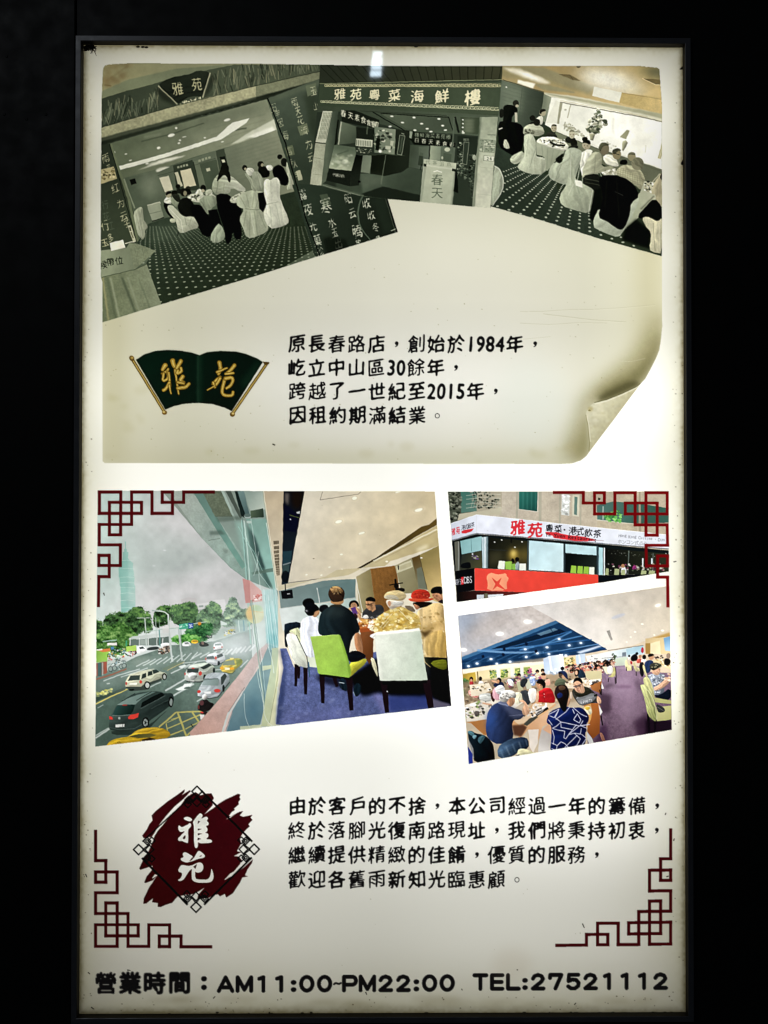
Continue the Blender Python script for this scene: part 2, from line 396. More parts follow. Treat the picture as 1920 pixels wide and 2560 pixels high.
L('40 704 830 473 1659 268 2372 108', 7, '2c3324', al=.8)
P('40 812 1659 385 2372 190 2372 235 1659 440 1100 585 150 862 40 895', '1e2419', bl=1.2)
P('40 812 1659 383 1659 402 40 850', '5a6148', al=.6, bl=1.5)
for i in range(14): E(1100 + i * 40, 575 - i * 11, 14, 4, ['485040', '0f120c'][i % 2], al=.7)
# fan sign over the doorway
fanA = part('fan_sign', 'dark fan shaped sign above the doorway', hallA)
S('640 265 700 215 800 175 900 160 980 145 1060 105 1185 125 1180 180 1105 390 1040 368 960 385 900 420 850 465', '1c2218', g=(700, 250, 1150, 200, '262d20'), sm=1)
ST['id'] = fanA
L('645 268 845 460', 14, '9c9b75'); L('1185 130 1108 388', 14, '9c9b75'); L('645 268 845 460', 4, 'd3d0a6', al=.7); L('1183 130 1106 388', 4, 'd3d0a6', al=.7)
TX('雅', 845, 295, 155, 'aba779', rot=-10, brush=1.6, bold=.06, sx=.8); TX('苑', 1045, 250, 150, 'aba779', rot=-8, brush=1.6, bold=.06, sx=.75)
use(hallA)
SC_('870 450 920 420 1090 385 1090 405 860 465', 30, 6, 12, ['b5b28a', '8a8a66', 'cfcaa2'], 4)
P('600 300 660 290 850 470 800 465 700 420', '10140d', al=.55, bl=4); P('1200 150 1240 190 1180 330 1120 390 1150 280', '10140d', al=.5, bl=3)
# ceiling of the hall
P('145 866 1659 437 1768 405 1874 720 1659 815 1340 910 1000 1010 800 1085 640 1130 250 1232', '5f694d', g=(300, 900, 1500, 850, '8a8f70'))
P('145 866 1768 405 1800 520 160 960', '4d573f', al=.55, bl=14)
L('470 845 790 765 1120 655', 7, '39422f', bl=1); L('500 800 680 770', 14, '8b9072', al=.6, bl=2.5); L('1440 725 1560 705', 12, '3c4532', bl=1.2)
for a in (0, 1, 2, 3, 4): L([1150 + a * 40, 720 + a * 60, 1760, 560 + a * 60], 6, '565f45', al=.4, bl=1.5)
P('220 1105 700 975 1250 797 1410 650 1592 604 1560 650 1300 822 700 1015 230 1146', 'dfdfc8')
P('430 1142 700 1028 935 988 885 1012 660 1078', 'cfcfb3', bl=1.2); E(690, 1050, 170, 16, 'e9e7cf', rot=-14, al=.7, bl=2)
P('1390 880 1600 745 1846 612 1884 740 1760 770 1690 805 1640 790 1500 850', 'c3c5a8', bl=1); P('1560 800 1680 745 1830 690 1870 745 1760 775 1690 810', 'e6e5cf', bl=2)
for x, y, a, b in ((780, 780, 36, 17), (1360, 622, 36, 13), (650, 912, 20, 14), (185, 960, 17, 12), (860, 862, 13, 9), (1130, 805, 14, 7), (310, 975, 15, 6), (530, 1072, 20, 8), (355, 1040, 15, 6), (915, 797, 22, 5), (870, 832, 13, 8), (1310, 848, 16, 6), (830, 705, 12, 12)):
    E(x, y, a, b, 'e3e2cc', rot=-15, bl=.7)
E(700, 1135, 80, 26, 'dedcc2', rot=-12, bl=1.5)
# back walls
P('250 1232 640 1165 800 1092 1230 942 1345 915 1345 1350 600 1750 330 1500', '4f5b45', g=(400, 1300, 900, 1300, '5f6a52'))
E(560, 1290, 110, 120, '98a082', al=.55, bl=14)
P('1240 945 1345 914 1874 722 2080 1400 1800 1500 1290 1500', '6f775d', g=(1400, 1000, 1900, 900, '858a6c'))
for i in range(9): L([1350, 960 + i * 40, 1900, 790 + i * 42], 5, '5f684f', al=.4, bl=1.2)
P('1240 940 1330 918 1390 1200 1290 1200', '3f4936'); P('1282 1008 1335 998 1362 1085 1305 1100', '191d15'); P('1300 1035 1332 1028 1340 1060 1310 1066', 'cfcda8')
P('1055 1085 1250 1030 1300 1310 1130 1345', '4a5640'); P('1140 1128 1180 1118 1187 1150 1150 1160', 'bdbb98'); L('1060 1085 1130 1345', 6, '39432f')
P('1008 1052 1062 1036 1145 1330 1075 1340', '6a7459'); L('1010 1055 1075 1340', 10, '262d20')
P('800 1095 1000 1035 1080 1340 840 1380', '353f2e'); P('875 1150 985 1122 1040 1300 915 1330', 'd6cda4'); P('815 1168 848 1160 900 1305 858 1318', 'c5c19c'); P('655 1222 752 1198 800 1345 715 1372', 'd4cfac')
for i in range(4): P([840 + i * 30, 1105 - i * 8, 862 + i * 30, 1099 - i * 8, 866 + i * 30, 1120 - i * 8, 844 + i * 30, 1126 - i * 8], '9aa07e'); P([1060 + i * 34, 1035 - i * 10, 1084 + i * 34, 1028 - i * 10, 1088 + i * 34, 1052 - i * 10, 1064 + i * 34, 1058 - i * 10], 'a5a985', al=.8)
L('640 1200 900 1130 1240 1020', 5, '2a3122', al=.5)
spk = part('loudspeaker', 'black loudspeaker under the ceiling', hallA); P('345 1240 405 1230 420 1280 365 1297', '12140f'); use(hallA)
# left dark panel with running script
P('40 880 150 866 425 1680 430 1900 300 1960 40 1990', '2a3224', g=(60, 900, 350, 1700, '39432f'))
L('152 868 268 1225 300 1310 345 1470 432 1880', 26, '66704f'); L('290 1230 400 1540', 14, '8c9473', al=.8); L('140 870 215 1120 240 1230 420 1880', 7, '161a11')
for ch, x, y, s in (('雨', 100, 1020, 105), ('亚', 130, 1110, 60), ('红', 198, 1325, 110), ('为', 252, 1485, 105), ('云', 288, 1620, 110), ('子', 320, 1700, 90)):
    TX(ch, x, y, s, 'a9a87f', rot=-12, brush=2.2, shear=.25, sx=.8)
for ch, x, y in (('行', 95, 1500), ('花', 110, 1620), ('江', 150, 1720)): TX(ch, x, y, 100, '4a5440', rot=-12, brush=2, sx=.8)
P('45 1140 185 1105 218 1228 45 1288', 'b3a772'); SC_('60 1150 180 1120 205 1210 60 1260', 36, 6, 18, ['5a5331', '786b3d', 'd8c792', '4a452b'], 6)
T(240, 450)
TX('行', 90, 470, 130, 'a9a87f', rot=-14, brush=2.2, sx=.7); TX('玉', 90, 650, 90, 'b0ad80', rot=-14, brush=2.2); TX('多', 150, 600, 100, 'a9a87f', rot=-14, brush=2.2, sx=.7)
# carpet with its rows of dots
P('425 660 540 455 640 420 720 395 1100 330 1659 230 2080 110 2300 700 1700 1040 675 1300 560 1010 520 860 610 735', '2f3c2b', g=(700, 500, 1100, 1150, '26311f'), tex=.10, ts=5)
P('560 470 760 410 1100 500 900 640 560 640', '46543f', al=.6, bl=10)
for n in range(-3, 34):
    f = 15.6 / (15.6 + n)
    for i in range(-3, 44):
        x, y = 559 + (96 + 97 * i) * f, 150 + 968 * f; y -= (x - 800) * .035; x -= (x - 559) * .02
        if y > 480: E(x, y, 16 * f + .5, 6.4 * f + .4, 'a3ac8c', rot=-12, al=.3 + .62 * min(1, f * 1.25))
P('690 1290 1659 1000 2380 780 2380 900 1000 1400', '1d2719', al=.3, bl=10)
# reception stand
stand = part('reception_stand', 'pale wooden reception stand with a paper on it', hallA)
P('50 732 150 720 310 705 345 655 400 655 622 733 400 930 50 1010', '87906f', g=(100, 760, 500, 760, '6d775a'))
P('345 655 400 655 622 733 400 930 352 740', '7b8463', tex=.1)
for i in range(6): L([360 + i * 40, 690 + i * 6, 385 + i * 38, 860 - i * 22], 3, '59634a', al=.4)
P('50 1010 400 930 525 872 680 1295 60 1485', '68724f', g=(60, 1200, 600, 1100, '828b6a'), tex=.08)
for x0, x1, c, w in ((70, 130, 'b3a86a', 16), (115, 205, '525d43', 26), (150, 240, 'a4ab88', 16), (270, 410, '424d38', 26), (330, 450, '8f9775', 20), (440, 560, '59644a', 10)): L([x0, 1010, x1, 1470 - (x1 - 70) * .28], w, c, al=.65, bl=1.5)
L('50 1010 400 930 525 872', 7, '39432e', al=.8); P('143 655 280 618 305 702 155 737', 'e6e0c6')
TX('候', 72, 880, 90, '20281a', brush=1.3, bold=.06, rot=-10); TX('帶', 148, 850, 90, '20281a', brush=1.3, bold=.06, rot=-10); TX('位', 238, 838, 90, '20281a', brush=1.3, bold=.06, rot=-10)
use(hallA)
L('345 470 400 640', 34, 'b9b893'); L('350 490 360 530', 16, '4a4a36'); L('365 540 385 600', 14, '6a6a4c'); L('300 660 410 632', 8, 'd6d4b6')
cab = part('cabinet', 'pale two door cabinet by the wall', hallA)
P('530 268 660 230 702 385 582 425', '9aa183', g=(560, 300, 690, 330, '8b9376')); L('558 352 680 318', 4, '566048'); L('530 264 660 228 668 245', 8, 'c9c9aa'); use(hallA); L('582 428 705 390', 9, '12160e')

def chairA(s, col, lab=None, **k):
    k.setdefault('fold', .10); part('chair', lab, hallA); S(s, col, **k)
def person(lab, par): return part('person', lab, par)
chairA('385 340 430 295 470 272 490 300 488 400 520 450 538 490 505 520 515 575 480 628 455 590 430 560 405 450', '9fa486', 'empty chair in a pale cover by the dark glass panel')
L('430 350 480 600', 5, 'd5d5ba', al=.6); L('470 300 500 520', 5, '6f775b', al=.6)
person('dark suited diner sitting in front of the bright window', hallA)
S('690 240 760 225 800 330 835 400 790 400 735 350', '0d0f0a'); S('700 215 740 170 785 180 790 250 720 245', 'd8d8bf'); E(752, 148, 30, 36, 'a59f7c'); S('722 150 735 118 775 115 785 140 750 145 735 165', '12130d')
chairA('770 195 800 162 835 155 878 178 860 240 840 292 790 250', '8d9677', None)
person(None, hallA); E(815, 135, 34, 30, '15170f'); S('785 150 850 140 880 200 860 240 800 190', '23271c'); E(850, 65, 24, 24, '14160f'); S('835 90 880 85 900 140 840 140', '1c2017')
person(None, hallA); E(955, 92, 26, 28, '2a2a1d'); S('890 110 960 80 1000 150 960 170 900 170', '12140e')
person('diner in white with dark hair across the table', hallA); E(1112, 85, 30, 34, '14150f'); S('1020 150 1060 85 1100 100 1120 190 1050 190', 'd0d0b5'); E(1110, 112, 18, 16, 'b7b08c'); S('1130 110 1200 90 1215 150 1140 165', 'b4b899')
tab = part('table', 'round table laid with dishes', hallA); S('930 180 1000 140 1100 140 1240 150 1240 220 1080 235 1000 225', 'cdceb0', sh=0); SC_('940 160 1220 140 1200 210 980 210', 60, 5, 15, ['5b634c', 'e4e2cb', '8f9678', '2a2f22'], 9)
person('diner in a dark suit sitting on the nearest white chair', hallA)
S('850 255 880 190 955 178 1010 240 1030 290 1015 390 940 400 880 350 850 310', '12140e'); E(905, 128, 34, 42, '1a1b12'); E(925, 140, 18, 26, '8d8765')
S('960 260 1050 250 1120 285 1190 400 1255 465 1262 585 1110 590 1070 500 1010 390', '0a0b08')
chairA('735 268 780 255 840 312 915 388 1005 372 1040 420 1072 495 980 520 905 553 850 540 835 440 800 385 755 335', 'babd9e', 'white covered chair with a dark suited diner, nearest the carpet')
L('745 280 880 420 905 545', 6, 'e6e5cf', al=.7); L('920 390 940 470', 8, '79826a', al=.7); L('990 390 960 480', 8, '8a9277', al=.6); L('850 540 845 580', 6, '080a06'); use(hallA); S('765 400 830 395 830 440 770 445', 'b3b795')
chairA('1060 215 1110 170 1180 155 1240 172 1255 260 1200 290 1165 370 1120 310', '919a7c', None); L('1090 220 1160 340', 6, '6d775c', al=.7); L('1140 180 1190 280', 5, 'b9bd9e', al=.6)
part('table', 'dark draped table end', hallA); P('1160 315 1255 300 1310 480 1262 590 1190 420', '0b0d08')
chairA('1172 602 1262 440 1310 480 1355 605 1230 668', '9aa486', None); L('1250 470 1225 650', 6, 'c9ceb0', al=.6)
person('waitress with long dark hair, white blouse and black skirt, seen from behind', hallA)
T(240, 150)
S('1230 1230 1265 1180 1400 1195 1500 1285 1562 1345 1520 1375 1400 1320 1385 1390 1240 1400 1200 1340 1212 1260', 'a0a787', g=(1220, 1300, 1560, 1300, 'd3d4b9')); L('1270 1210 1250 1380', 8, '747d61', al=.7); L('1330 1280 1320 1390', 7, '7d8669', al=.6)
E(1335, 1130, 44, 52, '14150e'); S('1290 1130 1270 1190 1245 1270 1290 1230 1320 1190 1350 1200 1385 1280 1400 1240 1380 1140', '16170f')
T(240, 450)
S('1238 160 1290 140 1385 145 1425 240 1490 400 1520 610 1440 620 1425 520 1390 660 1345 660 1330 500 1270 340', '060705', sh=.1)
part('table', None, hallA); S('1380 200 1440 150 1560 110 1600 180 1500 240 1400 240', 'bfc0a3'); SC_('1390 170 1540 130 1560 180 1420 220', 30, 5, 14, ['e2e2cb', '6d745b', 'a3a888'], 5); P('1425 240 1500 240 1520 400 1470 400', '090b07')
chairA('1448 212 1490 150 1585 108 1680 106 1745 130 1765 180 1750 300 1790 480 1770 540 1660 590 1565 605 1520 490 1480 400 1545 300 1470 280', 'adb393', 'big white covered chair right of the waitress')
for a in ('1500 180 1560 300', '1560 150 1590 290', '1640 130 1620 290', '1700 160 1650 300'): L(a, 6, '727b60', al=.6, bl=.6)
for a in ('1560 320 1530 480', '1600 320 1590 590', '1640 320 1680 580', '1690 330 1760 500'): L(a, 7, '747d62', al=.65, bl=.7)
L('1545 300 1660 312 1745 300', 6, '5f694f', al=.7); L('1600 320 1640 560', 6, 'dcdcc4', al=.6)
T(600, 150)
person('white shirted man among the far diners', hallA); S('50 1140 90 1115 140 1125 155 1190 90 1205', 'd3d3bb'); E(47, 1118, 26, 30, '191a12'); E(55, 1130, 14, 14, 'a79f7c')
chairA('40 1170 80 1180 140 1250 180 1300 170 1370 120 1350 110 1270', '9da486', None)
person('man in a black shirt at the far table', hallA); S('180 1120 230 1095 295 1115 315 1200 260 1225 205 1215', '10120c'); E(213, 1082, 32, 34, '1b1c13'); E(232, 1090, 14, 18, '9d9674')
part('table', None, hallA); S('260 1095 330 1085 350 1130 300 1160', 'd8d8c0')
person('man bending over at the right edge of the hall', hallA); E(412, 1004, 26, 24, '15160f'); S('420 1040 450 1010 485 1030 500 1080 470 1110 430 1090', '1a1c14')
chairA('470 1060 520 1050 550 1240 585 1358 535 1330 480 1355 500 1260', 'b5b999', None)
S('332 1150 350 1105 400 1085 445 1100 490 1190 510 1235 492 1310 405 1290 350 1210', '080a06')
chairA('120 1175 160 1150 200 1165 245 1240 240 1330 182 1372 140 1300', '9da486', None); L('180 1180 220 1330', 5, 'cfd0b5', al=.6)
chairA('247 1300 250 1250 285 1228 318 1252 350 1216 392 1222 418 1265 408 1400 440 1500 505 1640 500 1700 400 1740 300 1750 235 1600 275 1500 247 1480', 'cfd0b6', 'white covered chair nearest the glass screen')
L('318 1252 322 1390', 4, '8c9377', al=.7); L('262 1500 400 1470', 6, '8a9176', al=.7); L('310 1510 330 1740', 7, '8e957a', al=.6, bl=.6); L('370 1490 420 1720', 7, '9aa085', al=.6, bl=.6)
use(hallA); P('185 1380 245 1370 275 1490 240 1580 200 1540', '0c0f0a'); L('505 1640 510 1700', 6, '10130c')
# etched glass screen at the right
scr = part('glass_screen', 'dark glass screen with white running script', hallA)
P('285 400 825 195 815 690 730 1290 640 1300 560 1290', '465240', g=(400, 500, 700, 1100, '333f2f')); P('285 400 825 195 822 260 300 450', '5f694f', al=.5, bl=3)
P('540 1290 640 1285 845 1300 1270 1415 1530 1440 1640 1790 800 2050 770 2020', '2d3a2b', g=(700, 1400, 1500, 1700, '1b2318'))
P('655 360 820 290 800 700 760 900 720 640', '27301f', al=.6, bl=6)
P('680 270 785 235 800 330 700 380', '5f694d'); P('595 690 690 655 718 745 625 785', '6a7354'); P('465 905 545 880 568 980 490 1000', '5d6749'); P('580 1150 625 1140 650 1240 605 1250', 'a9aa86')
for ch, x, y, s in (('田', 345, 500, 110), ('甲', 390, 560, 80), ('因', 420, 655, 100), ('海', 465, 780, 120), ('言', 510, 940, 105), ('秋', 555, 1070, 125), ('明', 600, 1190, 90), ('雨', 565, 440, 110), ('天', 600, 530, 100), ('花', 625, 620, 110), ('流', 665, 730, 110), ('为', 710, 870, 125), ('云', 735, 1010, 110), ('玉', 760, 320, 110), ('山', 785, 480, 90),
                    ('露', 650, 1395, 130), ('夜', 705, 1550, 150), ('光', 755, 1720, 130), ('菓', 800, 1870, 140), ('珍', 835, 1990, 120), ('寒', 890, 1510, 185), ('水', 950, 1680, 130), ('玉', 980, 1790, 110), ('出', 1020, 1900, 130), ('阳', 1120, 1440, 130), ('云', 1165, 1590, 120), ('腾', 1215, 1770, 170), ('收', 1310, 1480, 140), ('收', 1360, 1605, 130), ('冬', 1405, 1735, 110), ('藏', 1430, 1860, 80), ('致', 1230, 1900, 90)):
    TX(ch, x, y, s, 'b8b990' if y < 1300 else 'c5c8ac', rot=-10, brush=2.6, shear=.22, sx=.68, bold=.05, taper=.7, al=.9 if x > 560 or y > 1300 else .65)
P('825 1400 905 1385 945 1490 865 1520', '6a7759', al=.45); P('855 1850 930 1830 1100 1860 1120 1960 900 2050', '10160d', al=.75, bl=4)
L('1275 1412 1240 1490 1220 1580 1235 1690 1285 1790 1370 1890', 11, '566650', sm=2); L('1262 1415 1228 1500 1210 1580 1225 1690 1275 1790', 3, '8a9578', sm=2, al=.7)
L('1525 1440 1630 1785', 9, '0b0e08'); L('1510 1440 1612 1790', 4, '8b927a', al=.7); P('1380 1440 1500 1440 1590 1780 1500 1800', '243022', al=.7, bl=4)
L('285 395 470 860 560 1200 690 1660 830 2040', 13, '0f130c'); L('1565 1772 1612 1750', 8, 'b8bda0'); use(hallA)
SC_('600 1300 650 1290 660 1400 830 2000 790 2040 700 1750', 40, 4, 10, ['5d6a50', '3d4a36'], 8, al=.5)
clip(None)
T(240, 150); tone(OUTA, .8, 1.08, .95, .36, True); grain(OUTA, .022, .5, 21, clip_=True)
T(0, 0, 1); clip(PAPER); T(240, 150)

# ---------------------------------------------------------------- picture of the banquet room (right)
T(1220, 150)
OUTC = '0 -20 1900 -20 1900 2100 1802 2035 1130 1845 532 1655 20 1515 0 1500'
clip_both(OUTC)
roomC = part('photo_print', 'sepia print of a banquet room with a bright window, tilted at the right of the old paper')
P(OUTC, '27331f')
P('0 40 1900 40 1900 640 1659 545 660 385 150 215 0 200', 'a3894c', g=(1000, 40, 1300, 560, 'c2a55e'))
P('0 40 400 60 1100 270 1080 370 640 250 150 180 0 100', '93854f', bl=3)
P('150 80 330 90 545 170 655 245 560 245 400 190 240 130', 'ddd4b0', bl=2.5); P('280 110 420 140 560 215 480 200', 'f2ecd6', bl=2)
P('310 206 492 243 470 296 304 242', 'eae3c6', bl=1.2); P('330 80 560 75 1105 272 1040 340 640 210', '8a8154', bl=2); P('480 250 600 250 900 330 900 345 560 310', '8c8557', bl=1.5)
S('880 120 1000 90 1300 110 1520 200 1640 330 1600 370 1385 335 1100 272 960 200', 'd5d0b1', bl=16, sh=0); S('960 130 1250 130 1450 220 1380 320 1120 265', 'e3dfc8', bl=14, sh=0)
P('1520 60 1900 60 1900 240 1700 210', '77703f', bl=10); P('1640 100 1900 90 1900 200 1700 130', '5d5c3c', bl=7)
P('1600 192 1850 205 1850 255 1740 255', '6b5c2f'); L('1600 190 1740 258 1850 258', 7, 'e0c588'); E(940, 68, 22, 12, '55492a')
P('740 148 850 152 962 216 880 208', '6b5d33', bl=.8); L('740 150 850 156 880 206', 4, '4a3f22')
P('1100 275 1388 336 1360 442 1080 372', 'd6d4bb'); P('1388 340 1900 400 1900 600 1659 525 1365 442', 'b4994f', g=(1400, 360, 1800, 500, 'c2a55c'), tex=.05); L('1385 340 1900 425', 6, '8b743b', al=.7)
P('580 338 900 375 1659 530 1900 590 1900 690 1659 606 660 386 600 372', 'c9c5a2', bl=1); P('580 342 680 355 1400 480 1900 580 1900 640 1659 570 660 370', '96956c', al=.9, bl=1.2)
P('130 205 580 340 600 500 600 700 300 760 100 700', '54604a', g=(200, 400, 600, 480, '2b3526')); P('160 215 360 280 340 560 140 480', '748062', al=.6, bl=8); L('355 290 320 640', 4, '3d4735', al=.7)
for i in range(8): L([150, 260 + i * 38, 560, 380 + i * 38], 5, '3c4734', al=.35, bl=1)
L('150 205 580 335', 8, '2a3222', al=.8); E(193, 281, 8, 8, 'd8d6ba')
P('580 350 665 388 590 650 545 610', '6d7659', g=(580, 500, 640, 500, '838b6b'))
P('660 388 760 400 1659 604 1900 680 1900 1170 1659 1075 1350 985 1000 870 850 800 700 740 590 670', 'dcdbc4', g=(700, 600, 1500, 800, 'e6e5d2'))
E(1350, 720, 190, 90, 'f2f0e0', rot=12, bl=22, al=.9); E(960, 620, 110, 80, 'c9c8b0', bl=18, al=.6); E(1580, 860, 70, 120, 'cfcdb5', bl=16, al=.6); P('1290 590 1310 600 1300 720 1315 800 1285 720', 'bcb99a', al=.45, bl=2); L('1640 880 1630 960', 6, 'a9a687', al=.7); SC_('1180 820 1330 900 1330 960 1180 880', 26, 5, 16, ['b3b08e', '8f8d6a', 'cfcdb0'], 8, al=.6)
L('748 436 1050 492 1659 604 1900 668', 9, '59573a', al=.85); L('750 420 1659 590', 5, 'b9aa74', al=.8); P('748 440 775 448 735 665 710 660', '8d8b68'); L('860 462 822 600', 11, 'a7a37e'); E(803, 515, 14, 10, 'a9a78a')
P('600 650 700 420 745 436 715 660', 'cdcbb0', al=.8); SC_('760 680 850 660 1040 800 980 800 830 740', 60, 6, 20, ['b9b795', '8c8b68', 'a3a37f'], 3, al=.8); L('800 640 790 720', 8, '8d8b68')
P('1805 850 1840 850 1790 1030 1760 1020', 'a39a67'); L('1815 850 1775 1025', 5, 'd8d2a8', al=.7)
P('700 735 1000 865 1350 985 1659 1078 1900 1165 1900 1400 1500 1200 1000 1010 700 800', '6d7353', g=(800, 800, 1500, 1100, '5e6348')); L('700 725 1000 850 1350 975 1900 1160', 13, 'd7d5bb'); L('720 750 1000 872 1350 1000 1900 1190', 5, '4d5039', al=.7)
part('plant', 'flower arrangement on the sill before the bright window', roomC)
L('1125 600 1140 500', 7, '6d7552'); SC_('1040 680 1060 620 1110 580 1125 510 1145 510 1170 580 1230 640 1235 675 1180 680 1170 740 1120 770 1060 760 1020 710', 150, 8, 26, ['4c5638', '5f6949', '7e8160', 'a3a27f', 'c9c7a8', '363e28'], 4, jit=.2)
part('vase', None, roomC); P('1052 765 1112 765 1092 835 1062 830', '8c8b66', sh=.4)
part('lamp', 'table lamp with a conical shade on the sill', roomC)
P('1440 725 1467 735 1432 822 1366 800', '96946a', g=(1370, 800, 1460, 760, '83825a')); P('1400 842 1428 830 1450 858 1432 900 1402 945 1388 930 1390 870', '8c8b66', sh=.4); use(roomC)
# carpet
P('20 880 240 960 300 1100 600 1190 700 1260 740 1420 1060 1590 1100 1659 1250 2000 532 1660 0 1520', '2b3828', tex=.1, ts=5)
P('20 1300 500 1300 700 1700 20 1560', '202b1d', al=.5, bl=12)
for n in range(-4, 60):
    f = 19.6 / (19.6 + n)
    for i in range(-4, 13):
        bx, by = 145 + 114 * i, 1482 + 37 * i; x, y = 1010 + (bx - 1010) * f, 843 + (by - 843) * f
        if y > 880: E(x, y, 14.5 * f, 8 * f + .5, 'b1b89a', rot=10, al=.92)
# people and chairs from back to front
person('man in black bending over, at the left of the banquet room', roomC)
S('110 900 100 700 130 620 330 655 378 720 360 930 300 1010 205 965', '0c0e08', sh=.15); S('160 475 210 462 265 468 312 515 300 560 255 570 245 655 150 665 160 560', '0e100b', sh=.2); E(288, 450, 32, 34, '24251a'); E(300, 478, 18, 14, 'a79d78'); L('290 545 295 645', 26, 'b6b190'); S('115 520 150 500 170 540 150 600 120 600', '1a1c14'); L('110 720 150 705', 12, 'c9c8ac')
S('150 900 180 800 230 900 215 925', 'b9ba98')
person('dark haired diner facing the wall', roomC); E(462, 602, 30, 30, '1a1b12'); S('400 690 440 640 500 640 500 700', '14160f')
person('man in a pale shirt standing by the window wall', roomC); S('495 640 510 590 570 575 570 665 530 670', 'd3d0b2'); E(565, 545, 34, 38, '9c946d'); S('530 545 545 508 595 508 600 530 560 535 550 565', '191a11')
person('diner in a printed shirt seen from behind', roomC); S('360 740 375 690 450 655 560 680 595 760 540 790 480 790 370 775', 'a2a583'); SC_('380 720 480 720 490 770 380 770', 18, 8, 16, ['3a3d2b', '5a5d45'], 3); E(507, 645, 36, 36, '1d1e14')
person(None, roomC); S('600 770 640 735 700 760 725 800 690 830 600 800', '26281d'); E(682, 705, 30, 42, 'a69c74'); FACE(682, 715, 34, 0, '4a4028', '5d4a35'); S('652 690 670 668 705 668 715 690 680 680', '3a3826')
person('grey haired diner across the round table', roomC); S('790 840 820 790 900 800 920 850 840 870', '1e2017'); E(870, 770, 32, 46, 'b3ac86'); FACE(870, 780, 36, 0, '4a4028', '5d4a35'); S('838 750 850 725 890 725 900 745 870 740', '6d6a4c')
part('table', 'round banquet table with a long pale cloth', roomC)
S('500 830 580 790 720 800 840 880 830 930 760 950 620 910 510 870', 'd2d0b3', sh=.1); P('500 850 620 900 800 945 760 1000 690 1060 620 1150 592 1145 585 1000 505 980', 'a2a886', g=(520, 900, 700, 1000, '8c9474'))
for a in ('560 890 570 1000', '620 910 610 1130', '680 930 650 1090', '740 945 690 1040'): L(a, 7, '747c5f', al=.6, bl=.7)
SC_('520 830 780 830 820 910 640 890', 90, 6, 20, ['e8e6d0', '6a6b4f', '2b2d21', 'b3b08c', 'f0eedb'], 12); L('640 850 720 885 800 885', 18, '1b1d14')
chairC = lambda s, c, l=None, **k: (part('chair', l, roomC), S(s, c, **{'fold': .10, **k}))
chairC('228 1012 300 965 372 940 372 1040 285 1085 235 1065', 'a5ab89')
chairC('370 790 395 770 430 766 470 780 498 840 502 930 500 1000 560 1005 602 1022 590 1187 430 1182 350 1150 298 1112 340 1050 378 1000', 'adb391', 'white covered chair at the left of the round table')
L('420 790 400 1000', 6, '7d8669', al=.5, bl=.6); L('500 900 430 1120', 8, '79826a', al=.6, bl=.7); L('395 1010 330 1110', 7, 'd5d6bc', al=.6, bl=.6); L('560 1030 570 1170', 6, '808a6d', al=.5); L('500 1000 590 1030', 8, 'd0d1b6', al=.6)
part('person', None, roomC); E(1005, 822, 30, 26, '16170f'); E(892, 862, 34, 40, '17180f'); S('850 890 930 880 935 920 850 920', '1e2017')
person('dark haired man in white facing the camera', roomC); S('950 1000 975 950 1060 930 1085 960 1040 1100 980 1235 950 1090', 'd8d7be'); E(1020, 880, 44, 50, 'a99f79'); FACE(1015, 895, 40, 8, '4a4028', '5d4a35'); S('975 865 990 830 1050 828 1068 860 1060 880 1010 858', '14150e'); E(1045, 945, 40, 18, 'e2e0c8')
chairC('800 945 835 915 885 908 940 922 978 955 960 1060 900 1240 872 1302 760 1285 650 1242 622 1185 650 1100 690 1060 760 1075 790 1000', '9ea687', 'round backed chair cover behind the near chair')
L('760 1080 700 1240', 8, '6d765b', al=.6, bl=.7); L('870 930 830 1290', 7, 'c5c9aa', al=.5, bl=.7); use(roomC); S('690 1030 740 990 785 960 760 1060 735 1075', '12150e')
person('grey haired man in a white shirt, side view', roomC)
S('1040 1010 1100 945 1165 960 1182 1010 1175 1110 1290 1095 1318 1130 1160 1172 1110 1190 1050 1210 975 1235 985 1120', 'a8aa86', g=(1000, 1100, 1250, 1100, '8a8c69')); L('1120 980 1100 1170', 8, '75785a', al=.6, bl=.7)
E(1205, 920, 52, 64, '6f6647'); S('1145 920 1160 865 1205 850 1250 868 1255 890 1205 885 1175 920 1170 960', '46472f')
S('985 1200 1070 1180 1160 1190 1240 1340 1200 1659 1120 1659 1060 1330 985 1290', '171a12', sh=.2); L('1000 1230 1150 1260', 8, '4a4f39', al=.7); L('1000 1270 1180 1300', 7, '3f4531', al=.7)
person('man in glasses wearing a white shirt', roomC); S('1180 1010 1230 975 1310 990 1340 1050 1360 1110 1230 1090', 'd3d1b5'); E(1335, 975, 46, 56, '85794f'); S('1285 960 1300 920 1350 912 1388 940 1350 940 1310 985', '3f3f2b'); L('1310 965 1365 985', 6, '22221a')
person(None, roomC); E(1490, 1000, 44, 48, '8a8158'); S('1445 985 1470 955 1520 955 1535 990 1490 980', '5d5c42'); S('1360 1070 1380 1035 1440 1030 1450 1080 1380 1090', '0f110b')
part('table', None, roomC); P('1170 1160 1320 1120 1350 1190 1200 1195', 'c9c6a8'); SC_('1180 1150 1310 1130 1330 1185 1210 1190', 30, 6, 18, ['ecead5', '8d8b69', 'a9a684'], 5)
person('man in a plaid shirt seen from behind', roomC); S('1320 1185 1345 1120 1420 1083 1530 1100 1600 1160 1632 1240 1625 1320 1590 1355 1510 1290 1420 1230', 'a6a47a')
for i in range(13): L([1330 + i * 24, 1090 + i * 12, 1318 + i * 26, 1190 + i * 12], 4, '6d6b48', al=.6); L([1330, 1110 + i * 20, 1640, 1180 + i * 22], 4, '7a774f', al=.5) if i < 9 else 0
